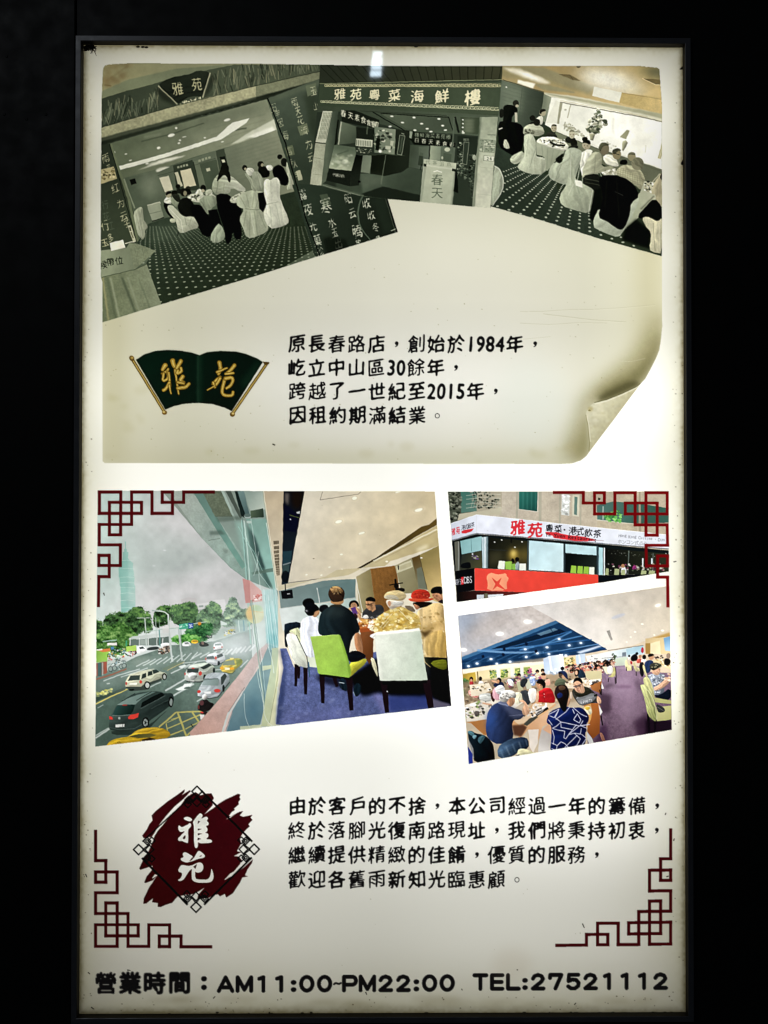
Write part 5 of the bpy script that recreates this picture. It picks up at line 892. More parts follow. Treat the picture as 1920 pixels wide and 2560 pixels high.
part('window', None, shopE); P('1625 220 1800 180 2100 210 2372 250 2372 400 2020 410 1630 370', '4b6f66', g=(1700, 250, 2200, 350, '33594c')); L('1690 230 1690 370', 12, 'a3b0a6'); L('2030 200 2030 420', 14, 'a9ab98'); L('1620 372 2010 415', 8, 'c9c6b2')
part('plant', None, shopE); SC_('1700 340 1780 290 1860 270 1900 340 1880 400 1760 400', 70, 7, 22, ['3f8a3a', '62b04c', '2a6a30', '8acb6a'], 8)
use(shopE); P('1640 140 1665 148 1660 165 1640 168', '3a3a30'); P('2060 78 2080 78 2085 500 2060 495', '968d77'); P('1630 380 2040 420 2050 500 1630 450', 'b0a58c', tex=.06)
part('name_board', 'white name board wrapping the corner with red characters', shopE)
P('112 410 380 318 380 510 122 585', 'c5cbd6', g=(130, 450, 380, 420, 'd9dde6')); P('380 318 1659 455 2372 528 2372 668 1659 612 380 508', 'dcdfe8', g=(400, 400, 2300, 600, 'cfd3da')); L('112 410 380 318 1659 455 2372 528', 5, 'f0f2f6'); L('122 585 380 512 1659 615 2372 675', 9, '5f6670')
TX('雅', 806, 450, 172, 'd3303a', brush=1.5, bold=.34, sig=.03, shear=.14, sx=.95, taper=.8); TX('苑', 985, 478, 168, 'd3303a', brush=1.5, bold=.34, sig=.03, shear=.1, sx=1., taper=.8)
for ch, x, y in (('粵', 1133, 458), ('菜', 1225, 468), ('港', 1375, 484), ('式', 1452, 494), ('飲', 1540, 505), ('茶', 1630, 516)): TX(ch, x, y, 92, '1d1d22', brush=.6, bold=.12, shear=.14, taper=.6)
E(1291, 475, 9, 9, '1d1d22'); P('1092 495 1200 500 1330 530 1480 545 1600 575 1620 585 1520 595 1400 590 1180 560 1170 535 1100 525', 'd8333a', bl=.5); L('1600 580 1700 590', 4, '8a6a6a')
for i, w in enumerate('Ya Yuen Restaurant'): TX(w, 1108 + i * 29.5, 527 + i * 3.4, 58, '1b1b20', rot=6, bold=.02)
for i, w in enumerate('Hong Kong Cuisine · Dim'): TX(w, 1864 + i * 20.5, 537 + i * 2.1, 46 if w != '·' else 60, '74777c', rot=5, sx=.85)
TX('ホンコン式点心', 1865, 598, 48, '7d8085', dx=44, dy=3.5)
TX('雅苑', 140, 495, 82, 'cf2f38', dx=46, dy=-14, brush=1.3, bold=.08, sx=.55, shear=.3); TX('港式飲茶', 240, 452, 58, '22222a', dx=33, dy=-10, brush=1.2, sx=.7, shear=.25); P('222 490 260 475 350 460 330 490 270 512 225 512', 'd0333a')
use(shopE)
P('122 592 380 520 1659 622 2372 690 2372 930 1640 940 360 870 150 905', '131a1b')
P('150 600 200 590 210 900 160 905', '5d5d52'); L('195 600 190 900', 10, '8b8f88'); P('210 590 432 540 432 690 225 730', '7da8a8', g=(230, 600, 420, 660, '93bcbd')); P('225 735 432 690 440 870 210 900', '2b2f28', g=(240, 760, 420, 850, '4a4a30')); L('322 560 326 700', 4, '56787a'); S('205 870 215 830 300 805 320 830 320 880', '0e1113'); P('330 715 345 715 345 750 335 755', 'c9cfd0'); SC_('335 745 400 740 405 790 340 790', 22, 6, 15, ['6a4a8a', 'a3a58a', '3a2f45'], 3)
P('432 550 500 545 495 870 440 870', 'b9cdd2', g=(440, 600, 500, 600, '6d8487')); L('468 550 466 870', 14, 'e0eaec'); L('500 550 498 872', 7, '2c3638')
P('508 555 905 590 905 900 508 870', '1a1b14', g=(520, 600, 860, 850, '33321f')); E(765, 735, 50, 60, 'b08f35', bl=8); E(762, 720, 24, 36, 'e0c66a', bl=4); E(880, 740, 30, 70, '8a7530', bl=8, al=.8); P('508 700 640 700 640 800 508 860', '4a4730', al=.6, bl=6)
for x, y in ((567, 602), (640, 580), (776, 655), (850, 600)): E(x, y, 9, 6, 'eef0e6')
L('740 560 740 610', 12, '0b0d0c'); L('510 680 700 690', 7, '2b2e2a')
chE = lambda s, c: (part('chair', None, shopE), P(s, c))
part('person', None, shopE); S('770 890 780 830 810 800 825 830 830 890', 'a3b0b6'); E(800, 782, 22, 24, '14110f'); use(shopE); S('735 800 750 765 775 790 770 820', '100e0c')
chE('598 862 612 795 676 800 668 885 600 880', 'dfe3d3'); chE('676 805 745 802 742 888 676 885', '8db84a'); chE('745 830 780 825 785 890 745 888', '7fae45'); chE('825 825 892 825 893 898 820 893', 'e3e6d8')
part('blind', 'closed pale blue roller blind', shopE); P('922 585 1280 618 1280 905 920 885', 'bcd9de', g=(940, 620, 1260, 860, 'c9e2e4')); use(shopE); L('912 580 908 900', 12, '3d4a4c'); L('1290 618 1290 915', 16, '2f3a3c'); L('920 888 1280 908', 8, 'd9e6e6')
part('blind', 'half raised pale blue roller blind', shopE); P('1300 622 1625 648 1622 740 1300 716', 'b9d8dc'); use(shopE); P('1300 716 1622 740 1625 935 1300 915', '0f1312', g=(1350, 760, 1600, 900, '232b26'))
for s, c in (('1352 920 1362 845 1415 850 1412 925', '8fb93f'), ('1420 925 1430 850 1482 853 1480 930', '8fb93f'), ('1486 930 1494 855 1545 858 1542 933', '8db53f'), ('1545 935 1548 860 1600 862 1600 938', 'dde2cf')): chE(s, c)
use(shopE); L('1632 640 1636 940', 18, '37464a'); P('1645 655 1690 660 1690 945 1645 940', 'a9cfd3'); L('1703 660 1704 945', 14, 'dfeef0')
P('1712 665 2372 725 2372 930 1712 945', '141512', g=(1750, 700, 2250, 720, '2a2d20')); SC_('1720 680 2350 720 2350 760 1720 740', 40, 3, 6, ['e6e6dc', '9aa08a', '4a5040'], 7, al=.8); L('1960 690 1945 945', 9, '5d6862'); L('2210 720 2205 940', 8, '5d6862'); P('2095 770 2110 770 2108 860 2095 860', 'dfe8ea'); P('2190 770 2205 770 2205 830 2190 830', 'd5dfe2')
SC_('1720 830 2340 830 2340 900 1720 930', 90, 6, 18, ['2a2d2a', 'c9c3b0', '59604a', '9a8a74', 'e2e0d6', '1a1c1a', '7a3a5a'], 9, al=.85); part('person', None, shopE); S('1870 930 1880 870 1910 855 1935 890 1930 940', 'd5d6da'); E(1897, 850, 18, 20, 'a87a56'); part('person', None, shopE); S('1990 890 2000 850 2030 840 2040 880', '8a2f6a')
for s in ('1712 940 1720 872 1750 875 1748 945', '1805 945 1812 878 1860 882 1855 950', '1875 950 1880 890 1920 890 1918 955', '2080 945 2090 895 2140 900 2135 950', '2160 940 2170 898 2230 900 2225 945'): chE(s, 'a3ac7c')
use(shopE)
P('152 905 358 872 360 1100 170 1130', '0d0d12'); TX('銀行', 172, 1018, 66, 'dfdfe6', dx=32, dy=-4, sx=.55, bold=.02); P('218 968 246 960 246 1040 220 1046', 'd8262c'); L('222 985 244 1030', 4, 'f3dcdc'); L('244 980 222 1035', 4, 'f3dcdc')
for i, w in enumerate('DBS'): TX(w, 268 + i * 26, 998 - i * 3, 100, 'e6e6ec', sx=.55, bold=.0)
part('red_board', 'red shop board with an orange cross emblem', shopE)
P('360 872 1640 942 1640 1026 900 1124 360 1102', 'e8463a', g=(380, 900, 1600, 1000, 'e04434'))
S('480 965 500 935 520 925 535 918 590 940 650 935 670 925 690 935 690 955 710 970 712 985 690 1030 700 1105 485 1105 495 1040', 'f29a72', sh=.05, fold=0, tex=0); P('535 968 590 1010 640 970 612 1035 690 1105 590 1062 545 1102 575 1035', 'dd4638')
use(shopE); P('1640 942 1700 946 2372 930 2372 960 1640 1026', '0f1318'); P('172 1125 360 1104 900 1124 660 1170 172 1235', '16110f', g=(200, 1150, 600, 1130, '5a2320')); P('380 1150 455 1145 455 1190 382 1196', 'c3c9ce'); P('495 1148 660 1140 650 1165 500 1188', 'd5d9dc'); P('460 1135 495 1132 495 1188 462 1190', '6a6a52')
clip(None); tone(OUTE, .92, 1.08, .98, .46); grain(OUTE, .012, .3, 91)

# ================================================================ crowded restaurant picture
T(1130, 1500)
OUTF = '60 162 795 62 2255 -145 2278 1345 174 1700'
clip(OUTF)
hallF = part('photo_print', 'colour print of a crowded restaurant with a blue ceiling, at the lower right')
P(OUTF, 'c9b79a')
# ceilings
P('60 150 795 55 1080 212 600 390 100 590', 'a3a6ad', g=(100, 250, 800, 250, 'c3b9b0'), tex=.06, ts=10); P('100 300 500 120 700 200 150 480', 'b09f8e', al=.45, bl=16); P('60 160 300 130 80 400', '8fa6c3', al=.5, bl=14)
for i in range(26): g_ = np.random.default_rng(i); x, y = g_.uniform(90, 800), g_.uniform(110, 480); L([x, y, x + 140, y - 62], 4, 'a39a98', al=.35, bl=1.2)
P('795 55 2260 -150 2275 300 1890 470 1620 520 1080 212', 'd5d0ca', g=(900, 150, 2200, 250, 'c9bda6'), tex=.02); P('1700 -80 2270 -160 2270 60 1800 60', 'bfb5a8', al=.6, bl=24); E(1500, 300, 300, 120, 'dcd8d2', al=.6, bl=30)
P('100 600 600 395 1075 215 1240 305 1520 460 1610 515 1300 570 950 600 500 660 105 720', '1b4068', g=(300, 500, 1300, 400, '183656'))
P('100 590 1075 212 1110 235 700 400 110 620', '3a6a93', al=.95); P('640 430 1000 320 1120 300 1180 330 700 480 340 540 480 480', '0f2238'); P('880 350 1060 290 1100 310 920 370', '6d93a8', al=.7); L('1010 280 1050 340', 6, '14283f')
for s, w, c in (('260 520 560 545 950 545', 22, '6f9bc3'), ('300 528 940 470 1240 330', 14, '4a7fb0'), ('560 500 1250 320', 10, '2f6296'), ('700 520 1350 370', 12, '4f86ba'), ('105 640 500 590 940 540', 16, '12304f'), ('110 660 600 610 1100 520', 8, '3f77ad'), ('850 480 1450 410', 12, '2a5c91'), ('940 560 1520 455', 10, '6f9dc9'), ('600 600 950 560 1300 510', 14, '15365a'), ('1100 540 1590 500', 12, '1b4575')): L(s, w, c, al=.85, bl=.6)
P('110 640 520 600 950 555 940 620 600 660 110 718', '102d4c', al=.8, bl=3)
for i in range(7): L([140 + i * 110, 660 - i * 12, 260 + i * 120, 600 - i * 14], 6, '4f86b8', al=.5, bl=.6)
P('600 640 950 600 950 640 600 660', '8a7f70', al=.6, bl=2); P('1290 540 1530 470 1560 480 1330 560', 'd9e2ee', al=.9, bl=1.5)
for x, y, r in ((785, 225, 42), (495, 350, 40), (120, 517, 34)): E(x, y, r * 1.1, r * .55, 'f8f4ee', bl=1); E(x, y, r * 2, r, 'f3ece2', al=.35, bl=5)
for x, y in ((760, 510), (405, 612), (885, 552), (1215, 472), (1335, 446), (465, 662), (1005, 560), (170, 685), (260, 660), (600, 640), (770, 590), (1110, 405), (985, 490), (1180, 575)): E(x, y, 15, 11, 'ffffff', bl=.7); E(x, y, 34, 22, 'b5d0ee', al=.4, bl=3); 
for x, y in ((770, 470), (540, 520), (1110, 350), (320, 600), (530, 580), (870, 545)): S([x - 16, y - 30, x + 14, y - 30, x + 18, y, x - 10, y + 4], '0e1d33', sh=.1)
T(1300, 1500)
E(1020, 168, 76, 18, 'b9bdc6', rot=-18, al=.8, bl=1); E(1430, 55, 32, 16, 'fffdf2', rot=-15, bl=1); E(1430, 55, 60, 28, 'f3ead2', rot=-15, al=.5, bl=4)
for x, y, a in ((1268, 250, 14), (1478, 316, 16), (1193, 332, 12), (1150, 384, 9), (1107, 435, 9), (1392, 362, 10)): E(x, y, a, a * .55, 'fff8e2', bl=.6)
part('air_vent', 'slatted vent in the white ceiling', hallF); P('896 318 930 308 962 415 942 424', 'a59f96'); for_ = [L([902 + i * 6, 330 + i * 13, 930 + i * 4.4, 322 + i * 13], 5, '5f5a52') for i in range(7)]; use(hallF)
P('1310 410 1555 335 1560 400 1380 430', 'b08c48', bl=1.5); P('1300 400 1560 380 1560 560 1300 560', 'c3aa78', g=(1320, 450, 1540, 480, 'd3bd8b')); P('1350 450 1450 420 1460 560 1350 560', 'd9cba0'); P('1490 395 1560 375 1560 530 1505 525', '6f9dc0', g=(1500, 420, 1550, 510, '9fc0d6')); P('1300 450 1350 445 1350 560 1305 560', '9a7738')
# back wall, windows, pillars
P('680 580 1280 470 1290 560 1100 600 1000 640 700 640', 'e3ded2', g=(700, 600, 1250, 500, 'a9bfc6')); P('1100 510 1280 470 1285 540 1110 570', '8fb3bf', al=.7); L('910 525 1280 470', 5, '5a5a55'); L('850 605 1100 585', 5, '7a7870'); SC_('700 580 800 570 800 620 700 625', 16, 6, 16, ['8a8a85', 'f3f2ee', 'c9c9c5'], 3); P('1060 545 1100 540 1100 580 1060 584', '55606a', al=.8); P('960 610 1110 590 1110 680 990 690', 'b9c9ad'); E(980, 590, 14, 22, '3c4a35'); SC_('960 560 1000 560 1000 660 960 660', 14, 5, 14, ['3d5a38', '5d4a35', '27381f'], 3)
T(1130, 1500)
P('110 720 520 665 950 640 950 800 900 860 120 860', 'e0cf9f', g=(150, 800, 900, 720, 'ead9b0')); P('110 722 520 668 950 636 950 665 400 720 112 760', 'e6dcc6')
P('110 770 240 745 260 900 120 900', 'a5882f', g=(120, 800, 250, 850, 'c9a93c')); P('240 745 390 725 400 880 265 890', 'e0cd9a'); L('262 740 275 890', 10, '6a5528')
for x in (390, 505, 650, 740): P([x, 735 - (x - 390) * .1, x + 70, 728 - (x - 390) * .1, x + 76, 800, x + 6, 820], '8a9b4a'); SC_([x, 735, x + 70, 725, x + 76, 800, x + 6, 820], 26, 6, 16, ['4a6a2c', 'b9c25a', '2f4a24', 'd9cf7a', '6a8a8a'], int(x))
for x in (460, 605, 705): P([x, 722 - (x - 390) * .1, x + 34, 718 - (x - 390) * .1, x + 40, 830, x + 6, 835], 'd9d5cb')
P('110 820 165 830 190 1000 130 1010', '33622f', bl=2); SC_('115 820 180 830 190 980 130 1000', 34, 8, 18, ['2a5a2a', '4f8a44', '1b3a1c'], 5)
part('pillar', 'white square pillar lit by vertical light strips', hallF); P('945 610 1010 580 1150 560 1165 700 1160 760 960 770', 'b5c6d9', g=(960, 650, 1150, 650, 'dfe6ee')); L('1008 580 1035 745', 15, 'ffffff', bl=.8); L('1118 560 1140 705', 13, 'ffffff', bl=.8); use(hallF)
P('1280 570 1380 555 1385 660 1290 670', 'b9c9d9'); L('1318 570 1330 660', 11, 'ffffff', bl=.8); P('1160 600 1280 585 1285 670 1165 690', 'dfc98f'); SC_('1170 610 1270 600 1270 680 1180 690', 30, 6, 16, ['8a9a5a', 'c9a55a', 'e9dcae', '4f5a35'], 3)
# floor
T(1300, 1500)
P('680 860 860 760 985 686 1110 676 1230 690 1300 740 1580 760 1580 1430 1200 1480 700 1560 700 1200', '7d6478', g=(1000, 760, 1250, 1400, '6a5264'), tex=.14, ts=3); P('1000 690 1110 690 1220 820 1270 1000 1000 1060 880 900', 'a58ba0', al=.75, bl=18); P('1000 1050 1200 1000 1280 1150 1180 1300 1050 1300', '957c90', al=.8, bl=16)
P('820 960 945 985 935 1160 840 1190', '43303f', al=.85, bl=4); P('1180 820 1260 860 1290 1000 1200 900', '4f3d4c', al=.6, bl=5); P('1010 700 1100 690 1110 704 1000 716', 'b9a5b3', al=.6, bl=3); P('870 880 960 860 1000 880 880 930', '4a3a45', al=.6, bl=4); P('1170 1270 1310 1180 1575 1200 1575 1430 1260 1470', '3a2438', al=.85, bl=6); P('830 1310 900 1280 920 1500 760 1540', '3f2640', al=.8, bl=5); E(1080, 900, 90, 14, '5a3a55', al=.5, bl=3)
T(1130, 1500); use(hallF)
P('110 850 700 800 1000 770 1300 760 1420 800 1440 1000 1250 1060 700 1080 150 1260', '8d775c', g=(300, 850, 900, 1050, 'a38a6a'), al=.9, bl=3)
SC_('120 860 1000 790 1420 800 1420 1000 900 1080 160 1240', 260, 6, 26, ['4a3c30', 'c9b591', '6a5a48', '2d2620', 'e0d0b0', '7d6248', 'b08a60'], 61, al=.6, bl=.8)
# ---- crowd at the back
T(1130, 1500)
perF = lambda l: part('person', l, hallF); chF = lambda l: part('chair', l, hallF)
crowd = part('crowd', 'far diners at the back of the restaurant', hallF)
SC_('1170 700 1380 650 1640 620 1700 640 1640 780 1540 760 1300 760 1180 740', 260, 8, 22, ['b5573f', 'd98a6a', '2a2020', 'c9a58a', '6a8ab5', 'e6d5c3', '8a3f4a', '3a2a28', 'd9a98a', '5a3f50'], 51, al=.9)
for i in range(26): g_ = np.random.default_rng(100 + i); x, y = g_.uniform(1180, 1660), 0; y = 690 - (x - 1180) * .11 + g_.uniform(-16, 60); E(x, y, 15, 15, '1d1514'); E(x + 3, y + 8, 9, 9, 'b98a66', al=.7)
SC_('560 840 700 790 960 740 960 820 720 900 580 900', 120, 8, 24, ['e6dccb', '8a8f78', '4a4a48', 'c98f7a', '3a5a95', 'd5c9a5', '9a4a6a', '2a2a2c'], 52, al=.85)
for x, y in ((695, 780), (800, 745), (885, 740), (940, 730), (960, 850)): E(x, y, 20, 20, '2a201d'); E(x, y + 14, 13, 10, 'c59a74', al=.8)
use(hallF); SC_('780 720 820 715 830 760 790 770', 14, 8, 16, ['9a3f6a', 'c96a8a'], 3)
SC_('980 740 1090 715 1090 770 990 780', 16, 8, 20, ['c3ccd4', '8a98a5', 'e6ebef'], 4, al=.7)
perF('far diner in red at the left edge'); S('180 870 190 830 220 840 225 890 190 890', 'b02f35'); E(200, 820, 20, 24, '2a1d1a'); E(200, 832, 13, 14, 'c9996f'); perF(None); S('270 880 280 840 320 840 335 870', 'e9e4da'); E(295, 815, 18, 22, '231a18')
perF('diner in a red patterned top at the far left table'); S('165 960 180 930 240 925 270 960 275 1020 200 1010', 'd58a7c'); SC_('180 935 260 930 265 1000 190 1000', 24, 5, 12, ['f0d5cc', 'b9544a'], 4); E(212, 905, 22, 26, 'c59672'); S('190 900 200 880 225 880 232 900', '2a1f1c')
perF('diner in dark blue with glasses at the far left'); S('320 920 340 890 390 890 410 920 370 940', '24366b'); E(350, 875, 20, 20, 'b98a64')
perF('man in dark blue pointing with one arm'); S('425 880 460 850 520 845 550 890 500 905 440 905', '1f2740'); S('405 832 450 838 490 856 480 868 410 846', 'd5a078'); E(488, 832, 24, 28, '1d1816'); E(478, 842, 14, 16, 'b98660')
part('table', None, hallF); P('180 880 380 860 420 930 300 990 200 1000', 'e0d2b5'); SC_('190 900 380 880 410 930 260 960', 30, 5, 14, ['f5efe2', '8a7a5a', '2a2a28', 'c9a56a'], 6)
part('table', 'pale cloth table with glasses at the left', hallF); P('135 1090 300 1040 460 1000 620 980 760 1050 560 1180 340 1240 150 1260', 'e3d9c6'); SC_('140 1090 330 1040 420 1090 360 1180 150 1240', 80, 6, 22, ['f7f4ee', '3a3632', 'b5a58a', '8aa05a', 'c9c3bb', '6a625a'], 7); S('232 1190 235 1150 285 1150 285 1200 250 1215', '4a423f', al=.85)
chF('white chair back near the far left table'); S('280 1000 290 975 400 960 410 1010 400 1060 285 1040', 'd5d6cc'); chF(None); S('395 960 425 955 450 1000 440 1060 410 1045', '4a2522')
chF('pale green chair in the middle distance'); P('665 850 705 845 740 930 690 940', 'b5b58c'); chF(None); P('755 835 815 828 830 920 775 925', 'c3c4a8'); perF(None); S('705 870 720 820 770 810 790 840 745 910 715 900', '2f3436'); perF('bending diner in pale blue'); S('795 800 840 785 870 830 860 890 820 890', '8fa6d0'); SC_('800 800 860 800 860 880 820 880', 12, 6, 14, ['dfe6f2'], 3); perF(None); S('570 830 600 810 640 850 640 900 590 880', 'e6e4dc')
perF('grey haired woman in pale pink'); S('415 1010 425 920 470 900 520 1000 480 1050', 'dba5ae'); S('440 930 470 888 520 880 552 915 540 960 480 985', 'c9c9c4')
perF('smiling man in an orange shirt'); S('950 880 965 830 1010 815 1025 880 990 890', 'e0a58a'); E(948, 790, 26, 32, 'cf9a76'); S('920 780 930 758 965 755 975 785', '2c1d1a')
perF('diner with short hair in an olive shirt, seen from behind'); S('1060 900 1070 840 1110 805 1160 820 1195 855 1170 880', '59624a'); E(1140, 775, 34, 38, '4f4238'); E(1155, 795, 18, 20, 'c0916c'); S('1100 770 1110 745 1160 735 1170 760 1130 765', '241d1a')
perF('man in navy beyond the olive shirted diner'); S('1095 760 1110 740 1160 730 1195 760 1205 830 1180 810 1130 745', '222f50'); E(1145, 710, 20, 20, '1d1a1c')
perF('long haired woman in a dark top'); S('1300 800 1310 730 1350 720 1385 770 1390 840 1360 820', '20303f'); S('1268 760 1275 722 1310 715 1320 740 1305 790 1280 800', '17120f'); E(1290, 755, 14, 24, 'd5a582')
part('table', None, hallF); P('1170 860 1260 820 1440 800 1520 830 1500 900 1200 920', 'dccaae'); SC_('1180 850 1420 810 1500 850 1440 880 1200 890', 40, 6, 18, ['f3efe6', 'b59a72', '4a3a30', 'e3d2b0'], 8)
chF(None); P('1385 740 1440 735 1550 735 1555 830 1420 825 1390 800', 'c3b98a'); chF(None); P('1560 690 1640 690 1640 770 1600 770', 'd9cfae')
part('table', 'far table with folded cloths', hallF); P('1420 850 1550 820 1560 900 1540 970 1450 930', 'b5713a', g=(1430, 880, 1550, 940, '8a5228')); P('1420 830 1540 815 1550 840 1430 880', 'e6dcc6'); SC_('1430 840 1510 830 1510 870 1440 880', 18, 7, 20, ['1d1a18', 'f3f0ea', '4a3f38'], 6); L('1530 930 1540 980', 10, '1a1414')
# ---- red shirt man, party shirt, near diners
chF('dark chair left of the red shirt'); S('700 945 780 925 815 1010 810 1080 760 1090 725 1000', '3c4044'); use(hallF); S('640 960 720 950 730 1050 660 1100', 'd9d5b5'); S('780 930 860 910 880 960 860 1060 810 1070', 'e6dfd2')
perF('man in a red shirt leaning over his plate')
S('865 1040 880 965 930 925 1000 905 1040 935 1070 1010 1070 1065 1000 1080 930 1060 890 1070', 'c41f24', g=(900, 950, 1050, 1060, 'a8161c')); S('862 1050 880 950 900 940 900 1050 880 1068', 'dfae86'); S('872 870 890 840 940 835 955 890 930 945 885 920', 'c58f66'); S('872 865 890 825 930 818 968 850 972 900 945 925 935 880 905 868', '17110f'); FACE(905, 885, 38, 18, '3f2418'); L('945 940 960 1060', 4, '8a1218'); E(955, 975, 4, 4, 'e9d5d0'); E(958, 1005, 4, 4, 'e9d5d0')
part('table', 'near table with an orange cloth, bowls and a black tray', hallF)
P('150 1270 340 1240 620 1250 860 1060 1070 1070 1080 1090 800 1290 740 1400 700 1430 640 1300 360 1400 330 1400 200 1280', 'c8894f', g=(250, 1300, 800, 1250, 'dba873')); P('640 1250 860 1075 1075 1070 900 1200 700 1300', 'e0c19a'); P('190 1270 350 1240 360 1400 330 1395', 'b5763c'); P('620 1300 740 1290 780 1320 720 1420 640 1400', '5c3a28', bl=2)
P('800 1290 1000 1150 990 1290 940 1310 900 1440 830 1580 800 1500 790 1340 740 1400 720 1420', 'd29a68', g=(760, 1400, 980, 1250, 'e3b48a')); P('790 1345 900 1340 890 1480 840 1590 805 1520', 'e6dacb')
SC_('760 1100 980 1070 1000 1110 820 1220 720 1200', 80, 6, 24, ['f9f6f0', 'e6dccb', '3a3230', 'c9a57a', 'ffffff', '8a7460', 'dcd0bb'], 9); P('862 1180 990 1108 1002 1130 880 1205', '15100f'); S('860 1170 870 1115 930 1095 975 1110 930 1170 880 1195', 'f0ede8', al=.6, sh=0); L('870 1150 930 1120', 8, '1b1614'); L('880 1175 925 1150', 8, '1b1614'); P('740 1290 800 1230 880 1200 890 1215 780 1305', '4a4a40')
perF('diner in a grey and black slogan shirt and glasses')
S('1255 1000 1240 930 1300 905 1390 895 1450 930 1500 990 1550 1030 1545 1085 1480 1060 1430 1090 1330 1095 1290 1050', '3a3833'); S('1280 1010 1380 990 1470 960 1510 1000 1430 1080 1330 1090 1300 1050', '7d7f80', sh=.2); S('1250 930 1300 905 1395 895 1460 945 1380 1000 1290 1010', '2b2b22', sh=.2); S('1500 985 1550 1030 1545 1080 1500 1065', 'd9a683'); P('1470 985 1505 972 1510 990 1478 1005', '20201c')
for i, w in enumerate('PARTY'): TX(w, 1372 + i * 19, 1057 - i * 4, 44, 'e6e6e6', bold=.03, rot=-8, sx=.8)
for i, w in enumerate('TO'): TX(w, 1337 + i * 14, 1068 - i * 3, 34, 'e6e6e6', rot=-8)
S('1260 900 1262 840 1300 815 1345 840 1370 900 1380 960 1330 970 1285 950', 'c99a78'); S('1255 870 1262 825 1290 802 1335 808 1360 860 1350 870 1310 835 1270 850', '14110f'); L('1258 895 1300 890 1345 870', 7, '1f1d22'); E(1282, 900, 19, 13, 'b5a09c', al=.5); E(1325, 885, 18, 13, 'b5a09c', al=.5); L('1300 940 1325 935', 5, 'a85f52'); FACE(1305, 898, 46, -8, '3f2418', glasses=True); L('1258 895 1285 890', 4, '1f1d22')
part('table', 'right hand table end with an orange cloth', hallF); P('1365 1090 1440 1070 1520 1070 1540 1100 1530 1380 1460 1440 1400 1360 1420 1200', 'b5672c', g=(1400, 1150, 1530, 1350, '8a4a1f')); P('1365 1100 1440 1075 1455 1160 1440 1240 1400 1320 1380 1370 1420 1240', 'd9a055'); P('1520 1075 1560 1160 1535 1200', 'e0dcd8'); S('1365 1120 1400 1095 1450 1110 1450 1190 1400 1190', 'e6dcb8'); S('1370 1115 1410 1100 1440 1120 1400 1150', 'e3b83a'); L('1545 1200 1560 1300', 14, '1d1517'); use(hallF); S('1530 1370 1560 1380 1600 1480 1580 1510 1540 1420', 'a8705a')
perF('grey haired man in a blue polo shirt, seen from behind')
S('350 1390 355 1250 375 1150 420 1090 480 1060 540 1070 620 1110 740 1155 748 1200 700 1245 640 1240 620 1300 640 1420 600 1470 480 1500 400 1460', '2c3f6e', g=(370, 1250, 640, 1200, '1f2436')); P('360 1180 420 1150 460 1250 400 1360 355 1330', '2f55a0', al=.7, bl=7); P('480 1060 560 1075 740 1155 740 1215 640 1240 560 1140', '5d6584', al=.6, bl=4); L('590 1200 740 1190', 4, '8a8fa8', al=.7)
S('470 1060 520 1045 600 1060 620 1100 560 1105 490 1080', '6f7794'); S('560 1000 640 990 655 1040 640 1090 600 1110 560 1060', 'bd8a66'); S('488 1040 490 980 520 940 580 930 640 940 668 980 660 1020 620 1010 590 1020 570 1060 520 1060', 'cfcabf', sh=.5); SC_('500 960 640 950 640 1010 510 1040', 34, 6, 18, ['e9e6dd', '8f8a82', '5d5a55', 'd5d0c5'], 11, al=.7); E(612, 1040, 10, 16, 'a87555')
S('720 1150 760 1070 690 1050 700 1035 750 1035 800 1120 800 1190 740 1200', 'd9a680'); S('420 1080 320 1060 310 1075 400 1095', 'dba884')
T(1130, 1500); S('470 1530 560 1460 640 1430 740 1420 790 1440 800 1540 700 1560 640 1620 480 1650', '44617f', g=(500, 1500, 760, 1470, '1f2c40')); [L([490 + i * 34, 1540 - i * 12, 540 + i * 30, 1640 - i * 16], 12, ['7f9cb5', '2a3f58', '9fb5c8', '34506c'][i % 4], al=.45, bl=1.4) for i in range(9)]
chF('dark green chair at the lower left of the print')
S('155 1370 190 1350 250 1385 320 1395 380 1430 430 1500 440 1600 450 1700 240 1700 200 1560', '14222a', g=(180, 1400, 400, 1600, '0b1216')); S('155 1372 185 1352 240 1382 215 1420', '4f7d88', sh=.2); S('205 1415 235 1395 260 1410 230 1450', '6f9aa5', sh=.2); S('260 1440 310 1400 350 1410 330 1450 285 1500', '3f6570', sh=.3)
P('170 1440 220 1540 230 1640 200 1640 170 1560', 'c3c0bb', al=.7); P('165 1520 215 1600 215 1700 170 1700', '2a3a9a')
use(hallF); S('675 1560 720 1535 800 1555 890 1605 680 1660', 'd6cfa0', sh=.3); P('560 1660 700 1600 690 1640 580 1690', '141a2c')
chF('white draped chair behind the patterned shirt'); P('930 1340 990 1300 1035 1340 1030 1500 1010 1600 890 1620 900 1480', 'd5cfc8', g=(900, 1500, 1020, 1400, 'b5aca5')); chF(None); P('1400 1370 1450 1430 1480 1520 1440 1530 1400 1440', 'c9c9c6'); part('napkin', None, hallF); P('940 1345 1000 1285 1040 1330 1040 1400', 'd9a57e')
perF('woman with a ponytail and a navy shirt with white lines, seen from behind')
S('980 1260 1000 1180 1060 1130 1180 1100 1240 1120 1340 1110 1400 1170 1428 1230 1390 1290 1395 1360 1380 1380 1390 1480 1340 1545 1120 1585 1015 1585 1030 1420 1030 1300 990 1280', '14235a', g=(1030, 1250, 1380, 1400, '0e1a45'))
